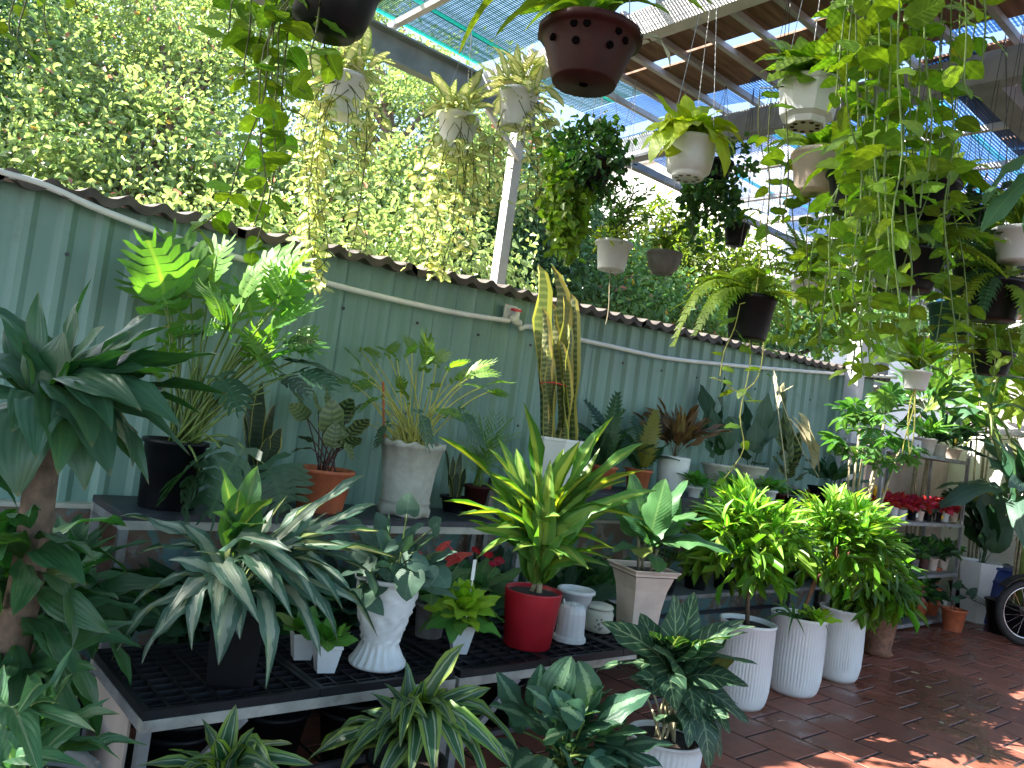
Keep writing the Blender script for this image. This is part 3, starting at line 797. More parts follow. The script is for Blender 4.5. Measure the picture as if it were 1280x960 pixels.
# coping: short lengths of ridged cement sheet laid over the top, each a part
vs, fs = [], []
def cope(x0, x1, parent, dz0=0.0, tl=0.0):
    n = int((x1 - x0) / 0.0148); vs, fs = [], []
    for i in range(n + 1):
        x = x0 + (x1 - x0) * i / n
        z = ftop(x) + dz0 + tl * (x - x0) + 0.012 + 0.030 * (0.5 + 0.5 * math.cos((x - 0.02) / 0.148 * 2 * math.pi)) ** 1.8 + 0.004 * math.sin(x * 7)
        for y, dz in ((FY - 0.10, -0.004), (FY + 0.45, 0.05)):
            vs += [V((x, y, z + dz)), V((x, y, z + dz - 0.020 - (0.022 if y < FY else 0)))]
    for i in range(n):
        a = 4 * i; b = a + 4
        fs += [(a, b, b + 2, a + 2), (a + 1, a + 3, b + 3, b + 1), (a, a + 1, b + 1, b), (a + 2, b + 2, b + 3, a + 3)]
    obj('coping_sheet', (vs, fs), M['cap'], parent)
for i in range(11): cope(-2.6 + i * 1.0, -1.56 + i * 1.0, fence, random.choice((0.0, .004, .008)) + .003 * (i % 2), random.uniform(-.006, .006))
obj('top_rail', bar((-2.8, FY + 0.03, ftop(-2.8) - 0.03), (8.25, FY + 0.03, ftop(8.25) - 0.03), 0.04, 0.04), M['dark_steel'], fence)
for x in (-1.0, 1.0, 5.2, 7.2): obj('post', bar((x, FY + 0.05, 0), (x, FY + 0.05, ftop(x)), 0.05, 0.05), M['dark_steel'], fence)
bw = thing('base_wall', 'low turquoise wall of peeling plaster under the corrugated fence', 'wall', (3.5, FY, 0))
obj('plaster', box((-3.0, FY - 0.06, -0.02), (8.3, FY + 0.12, 0.862)), M['peel'], bw)
obj('ledge', box((-3.0, FY - 0.075, 0.862), (8.3, FY + 0.125, 0.882), 0.005), M['cream'], bw)

# the sagging pipe along the fence, with its fitting at the post
PY = FY - 0.09
ppx = [(-60, 200), (0, 215), (60, 233), (130, 264), (230, 301), (320, 329), (440, 362), (560, 389), (636, 401)]
pp2 = [(662, 408), (700, 419), (760, 432), (830, 447), (900, 455), (980, 462), (1060, 468), (1120, 472)]
pipe = thing('water_pipe', 'sagging white water pipe strung along the green fence', 'pipe', on_y(636, 401, PY))
def smooth(pts, k=4):
    out = []
    for i in range(len(pts) - 1):
        p0, p1, p2, p3 = pts[max(i - 1, 0)], pts[i], pts[i + 1], pts[min(i + 2, len(pts) - 1)]
        for j in range(k):
            t = j / k
            out.append(0.5 * (2 * p1 + (p2 - p0) * t + (2 * p0 - 5 * p1 + 4 * p2 - p3) * t * t + (3 * p1 - p0 - 3 * p2 + p3) * t ** 3))
    return out + [pts[-1]]
obj('pipe_run', tube(smooth([on_y(x, y, PY) for x, y in ppx]), 0.0165, 8), M['pipe_white'], pipe, True)
obj('pipe_run', tube(smooth([on_y(x, y, PY) for x, y in pp2]), 0.0165, 8), M['pipe_white'], pipe, True)
v0 = on_y(641, 399, PY)
obj('valve_body', tube([v0 + V((-.02, 0, 0.01)), v0 + V((.06, 0, -.02))], 0.026, 8), M['white_plastic'], pipe, True)
obj('valve_stem', tube([v0 + V((.015, -.01, -.03)), v0 + V((.02, -.01, .07))], 0.02, 8), M['white_plastic'], pipe, True)
obj('red_handle', box((v0.x - .028, v0.y - .03, v0.z + .05), (v0.x + .04, v0.y + .0, v0.z + .066), 0.004), M['red_tie'], pipe)
obj('elbow', tube([v0 + V((.06, 0, -.02)), v0 + V((.075, 0, -.05)), v0 + V((.10, 0, -.03)), on_y(662, 408, PY)], 0.018, 7), M['white_plastic'], pipe, True)
obj('clamp_plate', box((v0.x - .05, FY - .06, v0.z - .02), (v0.x + .055, FY - .05, v0.z + .09), 0.003), M['white_plastic'], pipe)

# ---------------------------------------------------------------- roof frame
BY = 3.95          # edge beam
rf = thing('canopy_frame', 'grey steel canopy frame of beams and slim rafters overhead', 'canopy frame', (2.78, BY, 3.5))
def cbeam(p, q, wd, ht, th, m, parent, name='beam'):
    """a C-section: web and two flanges butted to it"""
    p, q = V(p), V(q); d = (q - p).normalized(); s = d.cross(V((0, 0, 1))); 
    web = bar(p, q, th, ht - 2 * th)
    fl1 = bar(p + V((0, 0, -ht / 2 + th / 2)) + s * (wd / 2 - th / 2), q + V((0, 0, -ht / 2 + th / 2)) + s * (wd / 2 - th / 2), wd, th)
    fl2 = bar(p + V((0, 0, ht / 2 - th / 2)) + s * (wd / 2 - th / 2), q + V((0, 0, ht / 2 - th / 2)) + s * (wd / 2 - th / 2), wd, th)
    obj(name, join(web, fl1, fl2), m, parent)
cbeam((-4.6, BY, 3.47), (3.26, BY, 3.47), 0.07, 0.17, 0.012, M['beam'], rf, 'edge_beam')
obj('edge_beam', bar((3.955, BY, 3.47), (10.4, BY, 3.47), 0.05, 0.05), M['beam'], rf)
obj('cross_beam', bar((2.78, BY - 0.02, 3.49), (2.78, -4, 3.49), 0.08, 0.13), M['beam_pale'], rf)
obj('cross_beam', bar((3.90, BY + 0.05, 3.42), (3.90, -4, 3.42), 0.09, 0.15), M['beam'], rf)
obj('long_beam', bar((3.95, 1.50, 3.44), (10.4, 1.50, 3.44), 0.12, 0.14), M['beam'], rf)
obj('cross_beam', bar((7.4, BY - 0.04, 3.46), (7.4, 1.57, 3.46), 0.06, 0.08), M['beam_pale'], rf)
for x in (4.75, 5.35, 5.95, 6.6): obj('purlin', bar((x, BY - 0.04, 3.50), (x, 1.57, 3.50), 0.035, 0.035), M['beam_pale'], rf)
obj('purlin', bar((2.12, BY - 0.01, 3.585), (2.12, -2.5, 3.585), 0.035, 0.035), M['beam_pale'], rf)
obj('purlin', bar((1.0, BY - 0.01, 3.585), (1.0, -2.5, 3.585), 0.035, 0.035), M['beam_pale'], rf)
obj('purlin', bar((-0.2, BY - 0.01, 3.585), (-0.2, -2.5, 3.585), 0.035, 0.035), M['beam_pale'], rf)
ys = [3.45, 3.22, 2.99, 2.76, 2.53, 2.30, 2.07, 1.84, 1.61, 1.38, 1.15, 0.92, 0.6, 0.2, -0.2, -0.7]
for y in ys: obj('rafter', bar((2.74, y, 3.573), (4.1, y, 3.573), 0.03, 0.032), M['rafter'], rf)
obj('fence_post', bar((3.17, 3.99, 1.95), (3.17, 3.99, 3.40), 0.07, 0.07), M['beam_pale'], rf)
obj('yard_post', bar((7.5, 3.72, 0.0), (7.5, 3.72, 3.42), 0.13, 0.13), M['beam_pale'], rf)
obj('brace', bar((3.17, 3.94, 3.16), (2.86, 3.94, 3.385), 0.03, 0.03), M['beam_pale'], rf)

# brown boards lying on the rafters, with gaps: each one a part
rb = thing('board_roof', 'old brown boards with gaps laid over the canopy rafters', 'roof', (3.3, 1.5, 3.6))
def board(x0, x1, y0, y1, z, tilt=0.0):
    a = V((x0, y0, z)); 
    vs, fs = box((x0, y0, z), (x1, y1, z + 0.012))
    cx = (x0 + x1) / 2
    vs = [v + V((0, 0, (v.x - cx) * tilt)) for v in vs]
    obj('board', (vs, fs), M['board'], rb)
for i in range(len(ys) - 1):
    y1, y0 = ys[i] - 0.002, ys[i + 1] + 0.002
    if i == 0: continue
    j = random.uniform(-.04, .04)
    board(2.80, 3.27 + j, y0, y1, 3.592)
    board(3.285 + j + random.choice((0, .01, .02, .07)), 3.80 + random.uniform(-.05, .03), y0, y1, 3.592, 0.01)
for k in range(-4, 9):
    for x in np.arange(4.0 if k >= 0 else 7.6, 10.2, 1.2):
        board(x, x + 1.17 + random.uniform(-.02, .0), 1.36 - k * 0.5, 1.84 - k * 0.5, 3.60 + 0.004 * (k % 2))

# shade cloth: strands laid both ways, real strips
def net(name, label, x0, x1, y0, y1, z, pitch, wd, m, band_m, bands, cross=0.035, sagz=0.03):
    r = thing(name, label, 'shade net', ((x0 + x1) / 2, (y0 + y1) / 2, z))
    vs, fs = [], []
    def strip(a, b, wv, dz):
        k = len(vs); a, b = V(a), V(b)
        vs.extend([a - wv / 2, b - wv / 2, b + wv / 2, a + wv / 2]); fs.append((k, k + 1, k + 2, k + 3))
    nx = max(2, int((x1 - x0) / 0.6)); y = y0
    rg = random.Random(3)
    def zz(x, y): return z + sagz * math.sin(x * 2.6 + 1) * math.sin(y * 3.1)
    while y < y1:
        for i in range(nx):
            xa, xb = x0 + (x1 - x0) * i / nx, x0 + (x1 - x0) * (i + 1) / nx
            strip((xa, y, zz(xa, y)), (xb, y, zz(xb, y)), V((0, wd * rg.uniform(.8, 1.15), 0)), 0)
        y += pitch
    x = x0
    while x < x1:
        ny = max(2, int((y1 - y0) / 0.5))
        for i in range(ny):
            ya, yb = y0 + (y1 - y0) * i / ny, y0 + (y1 - y0) * (i + 1) / ny
            strip((x, ya, zz(x, ya) + .003), (x, yb, zz(x, yb) + .003), V((wd * 0.4, 0, 0)), 0)
        x += cross
    obj('net_strands', (vs, fs), m, r, kind='stuff')
    for y in bands:
        vs2, fs2 = [], []
        for i in range(nx):
            xa, xb = x0 + (x1 - x0) * i / nx, x0 + (x1 - x0) * (i + 1) / nx
            k = len(vs2); vs2 += [V((xa, y - .022, zz(xa, y) - .004)), V((xb, y - .022, zz(xb, y) - .004)), V((xb, y + .022, zz(xb, y) - .004)), V((xa, y + .022, zz(xa, y) - .004))]; fs2.append((k, k + 1, k + 2, k + 3))
        obj('net_band', (vs2, fs2), band_m, r)
    return r
net('shade_net', 'dark green shade net with teal bands beyond the pale cross beam', -4.5, 2.73, -4.0, 3.92, 3.625, 0.0165, 0.0128, M['net_green'], M['net_teal'], (-2.6, -0.6, 0.4, 1.5, 2.6, 3.62, 3.90))  # stretch behind the camera is unseen, carried back to cut sky light
net('shade_net', 'narrow blue strip of shade net beside the brown boards', 3.64, 3.98, -1.5, 3.9, 3.62, 0.019, 0.0135, M['net_blue'], M['net_cyan'], ())
net('shade_net', 'wide blue shade net with cyan bands over the white purlins', 4.0, 9.8, 1.56, 3.92, 3.56, 0.021, 0.0155, M['net_blue'], M['net_cyan'], (1.9, 2.2, 2.9, 3.5))
net('shade_net', 'green end of the shade net above the first rafters', 2.84, 3.62, 3.24, 3.9, 3.615, 0.0165, 0.0128, M['net_green'], M['net_teal'], (3.6,))

# ---------------------------------------------------------------- benches
def grid_tray(root, x0, x1, y0, y1, z, cell=0.055):
    th = 0.028
    gs = [box((x0, y0, z - 0.03), (x1, y0 + .02, z)), box((x0, y1 - .02, z - 0.03), (x1, y1, z)), box((x0, y0 + .02, z - 0.03), (x0 + .02, y1 - .02, z)), box((x1 - .02, y0 + .02, z - 0.03), (x1, y1 - .02, z))]
    obj('tray_rim', join(*gs), M['black_tray'], root)
    gs = []
    nx = int((x1 - x0) / 0.085)
    for i in range(1, nx):
        x = x0 + (x1 - x0) * i / nx; gs.append(box((x - .004, y0 + .02, z - .026), (x + .004, y1 - .02, z - .004)))
    ny = int((y1 - y0) / cell)
    for i in range(1, ny):
        y = y0 + (y1 - y0) * i / ny; gs.append(box((x0 + .02, y - .004, z - .024), (x1 - .02, y + .004, z - .006)))
    obj('tray_grid', join(*gs), M['black_tray'], root, kind='stuff')
def bench(label, x0, x1, y0, y1, z, rail='rail', low=0.16, braces=True, trays=True, side=False):
    b = thing('plant_bench', label, 'bench', ((x0 + x1) / 2, (y0 + y1) / 2, 0), 'plant benches in front of the fence')
    t = 0.036; m = M[rail]
    zr = z - 0.03
    obj('front_rail', box((x0, y0, zr - t), (x1, y0 + t, zr), .002), m, b)
    obj('back_rail', box((x0, y1 - t, zr - t), (x1, y1, zr), .002), m, b)
    for x in (x0, x1 - t): obj('side_rail', box((x, y0 + t, zr - t), (x + t, y1 - t, zr), .002), M['metal_grey'], b)
    for x in (x0, x1 - t):
        for y in (y0, y1 - t): obj('leg', box((x + .001, y + .001, 0), (x + t - .001, y + t - .001, zr - t)), M['metal_grey'], b)
    for y in (y0 + .008, y1 - t + .008): obj('low_rail', box((x0 + t, y, low), (x1 - t, y + .02, low + .022)), M['dark_steel'], b)
    if braces:
        obj('brace', bar((x0 + 0.34, y0 + .018, zr - t), (x0 + t * 0.7, y0 + .018, zr - 0.33), 0.018, 0.03), M['metal_grey'], b)
        obj('brace', bar((x1 - 0.34, y0 + .018, zr - t), (x1 - t * .7, y0 + .018, zr - 0.33), 0.018, 0.03), M['metal_grey'], b)
    if side: obj('side_plate', box((x0 + .004, y0 + .13, 0.14), (x0 + .012, y1 - .08, zr - t)), M['wall_pink'], b)
    if trays:
        n = max(1, round((x1 - x0) / 0.6))
        for i in range(n):
            a = x0 + .004 + (x1 - x0 - .008) * i / n; grid_tray(b, a, a + (x1 - x0 - .008) / n - .004, y0 + .004, y1 - .004, z)
    else:
        obj('top_plate', box((x0 + .001, y0 + .001, zr), (x1 - .001, y1 - .001, z), .004), M['dark_steel'], b)
    return b
bench('front bench with black grid top under the silver variegated plant', 0.87, 2.08, 2.53, 3.16, 0.46, side=True)
bench('front bench with black grid top under the red pot', 2.10, 3.62, 2.53, 3.16, 0.46)
bench('raised dark metal bench carrying the grey fluted pot', 0.95, 3.10, 3.34, 3.80, 0.93, trays=False, braces=False)
b = bench('long raised bench carrying the white and grey pots by the fence', 3.16, 6.9, 3.34, 3.80, 1.13, rail='dark_steel', trays=False, braces=False)
obj('lower_shelf', box((3.2, 3.30, 0.445), (6.86, 3.78, 0.47), .003), M['metal_grey'], b)

# end rack
rk = thing('metal_shelf_rack', 'tall grey metal rack of four shelves full of little pots', 'shelf rack', (8.3, 3.5, 0))
RX0, RX1, RY0, RY1 = 7.30, 9.34, 3.26, 3.66
for z in (0.06, 0.53, 1.05, 1.72): obj('shelf', box((RX0 + .03, RY0 + .002, z - 0.035), (RX1 - .03, RY1 - .002, z), .003), M['metal_grey'], rk)
for x in (RX0, RX1 - .03, 8.33):
    for y in ((RY0, RY1 - .03) if x != 8.33 else (RY1,)): obj('post', box((x, y, 0), (x + .03, y + .03, 1.76)), M['metal_grey'], rk)

# end wall and the houses beyond
ew = thing('end_wall', 'white plastered wall closing the far end of the yard', 'wall', (10.55, 2, 0))
obj('plaster', box((10.50, 2.2, -0.02), (10.65, 4.2, 2.1)), M['wall_white'], ew)
obj('plaster', box((10.52, -4.0, -0.02), (10.65, 2.2, 1.9)), M['wall_white'], ew)
obj('beige_panel', box((8.35, 3.90, -0.02), (10.5, 4.0, 1.86)), M['wall_pink'], ew)
obj('plinth', box((10.38, -4.0, -0.02), (10.5, 3.6, 0.13), .01), M['grout'], ew)

def house(name, label, x0, x1, y0, y1, z1, roof_h, wallm, roofm, wins=()):
    h = thing(name, label, 'house', ((x0 + x1) / 2, (y0 + y1) / 2, 0))
    obj('wall', box((x0, y0, -0.03), (x1, y1, z1)), wallm, h)
    e = 0.35
    if roof_h > 0:
        ym = (y0 + y1) / 2
        vs = [V((x0 - e, y0 - e, z1 - .05)), V((x1 + e, y0 - e, z1 - .05)), V((x1 + e, ym, z1 + roof_h)), V((x0 - e, ym, z1 + roof_h)), V((x0 - e, y1 + e, z1 - .05)), V((x1 + e, y1 + e, z1 - .05))]
        vs += [v + V((0, 0, -.08)) for v in vs]
        fs = [(0, 1, 2, 3), (3, 2, 5, 4), (7, 6, 9, 8), (8, 9, 10, 11), (0, 6, 7, 1), (4, 5, 11, 10), (0, 3, 9, 6), (3, 4, 10, 9), (1, 7, 8, 2), (2, 8, 11, 5)]
        obj('roof', (vs, fs), roofm, h)
        obj('gable', ([V((x0, y0, z1)), V((x0, y1, z1)), V((x0, ym, z1 + roof_h - .1)), V((x0 + .1, y0, z1)), V((x0 + .1, y1, z1)), V((x0 + .1, ym, z1 + roof_h - .1))], [(0, 2, 1), (3, 4, 5), (0, 3, 5, 2), (1, 2, 5, 4), (0, 1, 4, 3)]), wallm, h)
    else:
        obj('roof', box((x0 - .2, y0 - .2, z1), (x1 + .2, y1 + .2, z1 + .18), .02), roofm, h)
    for (ax, u0, u1, za, zb) in wins:
        if ax == 'x':
            wn = obj('window', join(box((x0 - .04, u0, za), (x0 - .002, u0 + .07, zb)), box((x0 - .04, u1 - .07, za), (x0 - .002, u1, zb)), box((x0 - .04, u0 + .07, zb - .07), (x0 - .002, u1 - .07, zb)), box((x0 - .04, u0 + .07, za), (x0 - .002, u1 - .07, za + .07))), M['white_plastic'], h)
            obj('pane', box((x0 - .02, u0 + .07, za + .07), (x0 - .004, u1 - .07, zb - .07)), M['glass'], wn)
        else:
            wn = obj('window', join(box((u0, y0 - .04, za), (u0 + .07, y0 - .002, zb)), box((u1 - .07, y0 - .04, za), (u1, y0 - .002, zb)), box((u0 + .07, y0 - .04, zb - .07), (u1 - .07, y0 - .002, zb)), box((u0 + .07, y0 - .04, za), (u1 - .07, y0 - .002, za + .07))), M['white_plastic'], h)
            obj('pane', box((u0 + .07, y0 - .02, za + .07), (u1 - .07, y0 - .004, zb - .07)), M['glass'], wn)
    return h
house('white_house', 'tall white house with pale eaves seen between the hanging ivy and white pots', 14.5, 22, 9.0, 15, 8.2, 0, M['wall_white'], M['beam_pale'], (('x', 11.4, 12.8, 5.2, 6.6),))
house('white_house', 'bright white house behind the black fern pot with a window', 18.5, 27, 4.9, 8.4, 6.6, 1.5, M['wall_white'], M['roof_tile'], (('x', 6.9, 7.7, 3.6, 5.0), ('y', 19.6, 20.8, 3.4, 4.8)))
ls = thing('lean_to_roof', 'pale zinc lean-to roof just beyond the fence end', 'roof', (10.3, 5.2, 2.4))
def zinc(x0, x1, y0, y1, z0, z1):
    n = int((x1 - x0) / 0.035); vs, fs = [], []
    for i in range(n + 1):
        x = x0 + (x1 - x0) * i / n; dz = 0.014 * math.cos(x / 0.14 * 6.283)
        vs += [V((x, y0, z0 + dz)), V((x, y1, z1 + dz)), V((x, y0, z0 + dz - .012)), V((x, y1, z1 + dz - .012))]
    for i in range(n):
        a = 4 * i; fs += [(a, a + 4, a + 5, a + 1), (a + 2, a + 3, a + 7, a + 6), (a, a + 2, a + 6, a + 4), (a + 1, a + 5, a + 7, a + 3)]
    return vs, fs
obj('roof_sheet', zinc(8.35, 13.5, 4.1, 6.6, 2.42, 2.78), M['zinc'], ls)
obj('support_wall', box((8.4, 6.4, -0.02), (13.4, 6.55, 2.70)), M['wall_pink'], ls)
tr = thing('tiled_roof', 'low weathered pinkish tiled roof above the far shelf', 'roof', (12, 3, 2.3))
tg = []
mt = None
for r in range(9):
    for k in range(16):
        x = 11.0 + r * 0.33; y = 0.2 + k * 0.25 + (0.12 if r % 2 else 0)
        vs, fs = box((x, y, 2.12 + r * 0.17), (x + .38, y + .245, 2.15 + r * 0.17))
        vs = [v + V((0, 0, (v.x - x) * 0.48 + random.uniform(-.004, .004))) for v in vs]
        obj('roof_tile', (vs, fs), M['roof_tile'], tr)
obj('gable_wall', box((11.1, 0.2, -0.02), (13.9, 4.3, 2.08)), M['wall_white'], tr)
# ---------------------------------------------------------------- trees behind the fence
def tree(name, label, trunk_at, h, tr, blobs, mat, size, seed, per=900, wid=0.55, cat='tree', group='trees beyond the fence', limb_mat='bark', clump=0.13, pc=16, droop=0.35):
    r = thing(name, label, cat, (trunk_at[0], trunk_at[1], -0.03), group)
    top = V((trunk_at[0], trunk_at[1], h))
    pts = [V((trunk_at[0] + 0.08 * math.sin(2.2 * i), trunk_at[1] + 0.06 * math.cos(1.7 * i), -0.03 + (h + .03) * i / 6)) for i in range(7)]
    obj('trunk', tube(pts, tr, 8, tr * 0.35), M[limb_mat], r, True)
    for c, rad, q in blobs:
        s = pts[2].lerp(pts[6], min(1, max(0.0, (c[2] - 0.9) / max(.5, h)))); e = V(c)
        m = s.lerp(e, 0.5) + V((U(-.1, .1), U(-.1, .1), U(0.0, .2)))
        obj('limb', tube([s, m, e], tr * 0.35, 5, tr * 0.09), M[limb_mat], r, True)
    P, D, S = blob_leaves(blobs, per, size, seed, clump, pc, droop)
    foliage('crown', r, P, D, S, mat, wid, seed)
    return r
def bl(lst): return [(tuple(Pd(x, y, d)), r, q) for x, y, d, r, q in lst]
tree('leafy_tree', 'sunlit tree with pink flecked foliage above the fence beside the dark tree', tuple(Pd(180, 330, 6.6))[:2], 3.6, 0.12, bl([
    (60, 60, 8.60, 0.79, .8), (130, 20, 9.43, 0.85, .8), (230, 30, 9.21, 0.73, .8), (60, 150, 7.28, 0.52, .7), (140, 120, 8.20, 0.72, .8), (240, 120, 7.83, 0.56, .8), (320, 60, 8.64, 0.67, .8),
    (90, 210, 6.61, 0.53, .7), (190, 210, 6.51, 0.54, .7), (285, 200, 7.02, 0.51, .8), (130, 285, 5.73, 0.45, .6), (230, 290, 5.51, 0.41, .6), (330, 290, 5.79, 0.42, .6), (40, 270, 6.24, 0.51, .6), (180, -60, 10.44, 0.90, .8), (300, -50, 10.09, 0.91, .8)]), 'f_bougain', 0.060, 11, 5600, pc=170, clump=.19)
tree('leafy_tree', 'younger bushy sunlit tree low along the fence between the dark tree and the pothos vines', tuple(Pd(120, 330, 5.9))[:2], 2.6, 0.07, bl([
    (85, 210, 6.2, .5, .8), (110, 150, 6.6, .5, .8), (150, 95, 7.2, .55, .8), (100, 80, 7.4, .55, .8), (200, 60, 7.8, .6, .8), (60, 250, 5.9, .4, .7), (140, 230, 6.1, .45, .7), (190, 165, 6.7, .5, .8), (240, 100, 7.4, .55, .8), (280, 40, 8.0, .6, .8), (150, 20, 8.2, .6, .8)]), 'f_bougain', 0.060, 21, 5600, pc=170, clump=.19)
tree('leafy_tree', 'sunlit tree with pink flecked foliage behind the hanging white pots', tuple(Pd(460, 330, 7.4))[:2], 3.9, 0.12, bl([
    (390, 20, 9.75, 0.82, .8), (470, 70, 9.63, 0.78, .8), (410, 130, 8.67, 0.68, .8), (500, 150, 8.23, 0.65, .8), (570, 130, 8.38, 0.71, .8), (380, 220, 7.46, 0.57, .7), (460, 230, 7.08, 0.53, .7), (545, 240, 7.39, 0.69, .8),
    (400, 310, 6.53, 0.48, .6), (490, 320, 6.24, 0.46, .6), (570, 320, 6.09, 0.48, .6), (620, 200, 7.57, 0.59, .8), (430, -40, 10.89, 0.94, .8)]), 'f_bougain', 0.060, 12, 5600, pc=170, clump=.19)
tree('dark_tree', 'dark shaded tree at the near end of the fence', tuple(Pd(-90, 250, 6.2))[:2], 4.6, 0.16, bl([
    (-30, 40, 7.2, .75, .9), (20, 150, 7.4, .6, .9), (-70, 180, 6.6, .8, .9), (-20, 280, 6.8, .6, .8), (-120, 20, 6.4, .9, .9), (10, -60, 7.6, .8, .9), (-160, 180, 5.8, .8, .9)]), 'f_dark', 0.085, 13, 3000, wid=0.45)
tree('dark_tree', 'dark green tree behind the leaning fence post', tuple(Pd(650, 400, 8.6))[:2], 3.4, 0.12, bl([
    (600, 270, 8.4, .65, .9), (650, 230, 8.8, .6, .9), (690, 290, 8.4, .6, .9), (640, 330, 8.2, .6, .8), (705, 255, 9.0, .5, .9), (700, 350, 8.4, .55, .7), (610, 350, 8.0, .5, .7), (668, 190, 9.2, .45, .9)]), 'f_dark', 0.085, 14, 3400, wid=0.4)
tree('green_tree', 'mid green bushy tree low behind the fence below the grey bowl', tuple(Pd(790, 400, 8.8))[:2], 2.8, 0.09, bl([
    (750, 340, 8.6, .5, .8), (800, 370, 8.6, .5, .7), (760, 390, 8.2, .45, .7), (840, 385, 8.8, .5, .7), (880, 400, 9.0, .45, .7)]), 'f_mid', 0.08, 15, 3600, wid=0.5)
tree('bamboo_clump', 'feathery yellow green bamboo clump behind the grey hanging bowl', tuple(Pd(860, 420, 10.0))[:2], 3.4, 0.05, bl([
    (810, 325, 10.2, .5, 1.1), (850, 345, 10.0, .6, 1.1), (900, 335, 10.2, .5, 1.1), (870, 385, 9.8, .6, .9), (925, 370, 10, .5, 1.0), (825, 285, 10.4, .3, 1.2), (845, 300, 10.4, .3, 1.2), (790, 370, 10, .5, .9)]), 'f_bamboo', 0.13, 16, 3600, wid=0.16, limb_mat='bark_pale')
tree('green_tree', 'pale leafy tree beyond the roofs at the far end', tuple(Pd(980, 430, 12.0))[:2], 3.0, 0.1, bl([
    (960, 400, 12, .6, .8), (1000, 420, 12.2, .55, .8), (1030, 400, 12.4, .6, .8), (1100, 380, 13, .8, .8), (1160, 400, 13, .7, .8)]), 'f_mid', 0.11, 17, 2600)
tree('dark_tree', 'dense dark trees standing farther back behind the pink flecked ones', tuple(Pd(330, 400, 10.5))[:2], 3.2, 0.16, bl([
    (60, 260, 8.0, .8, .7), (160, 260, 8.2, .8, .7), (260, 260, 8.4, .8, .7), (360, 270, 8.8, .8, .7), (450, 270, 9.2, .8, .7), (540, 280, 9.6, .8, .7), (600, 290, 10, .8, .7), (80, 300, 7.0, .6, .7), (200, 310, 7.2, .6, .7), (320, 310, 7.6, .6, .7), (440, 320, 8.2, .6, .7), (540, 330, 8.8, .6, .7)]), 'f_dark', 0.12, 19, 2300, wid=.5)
tree('dark_tree', 'dense dark tree low beyond the fence behind the feathery bamboo', tuple(Pd(780, 420, 11.2))[:2], 2.6, 0.12, bl([
    (660, 330, 10.6, .8, .9), (740, 350, 11, .8, .8), (820, 380, 11.2, .7, .7), (700, 270, 11, .7, .9), (900, 400, 11.4, .7, .7), (940, 410, 11.4, .6, .7), (770, 390, 10.8, .7, .6)]), 'f_dark', 0.11, 20, 2600, wid=.45)
# the same row of trees goes on past the near end, shading that end of the yard
tree('dark_tree', 'tall dark tree past the near end of the fence', (-4.0, 6.7), 6.6, 0.2, [((-3.6, 6.5, 5.4), .8, .9), ((-4.4, 6.4, 6.2), 1.0, .9), ((-3.4, 6.5, 6.5), .75, .9), ((-4.0, 6.5, 7.2), .9, .9), ((-4.9, 6.2, 5.2), 1.0, .9), ((-4.2, 6.4, 4.6), .9, .9), ((-5.2, 6.0, 6.8), .9, .9), ((-3.2, 6.6, 5.9), .6, .9)], 'f_dark', 0.11, 18, 900, wid=0.5)
#@@PLANTS
# ---------------------------------------------------------------- plants on and before the benches
G_FLOOR = 'potted plants standing on the floor'
G_BENCH = 'potted plants on the benches'
G_RACK = 'little pots on the end rack'
G_HANG = 'hanging pots under the canopy'
def petiole(root, a, b, sag=0.03, r=0.005, mat='stem_green'):
    return obj('petiole', tube(arc(a, b, sag, 6), r, 5, r * 0.7), M[mat], root, True)
def stalked(root, base, items, mat, shape, W, pm='stem_green', pr=0.005, psag=0.04, sag=0.05, spread=0.03):
    """blades held on stalks: (blade base px, py, tip px, py, metres nearer, [width factor, material])"""
    d0 = depth(base)
    for it in items:
        bx, by, tx, ty, near = it[:5]
        wf = it[5] if len(it) > 5 else 1.0; mm = it[6] if len(it) > 6 else mat
        a = Pd(bx, by, d0 - near); t = Pd(tx, ty, d0 - near - U(-.03, .05))
        p = V(base) + V((U(-spread, spread), U(-spread, spread), 0))
        petiole(root, p, a, psag, pr, pm)
        leaf(root, a, t, W * wf, mm, shape, sag, U(-.5, .5), 0, 'leaf', U(0, .6))

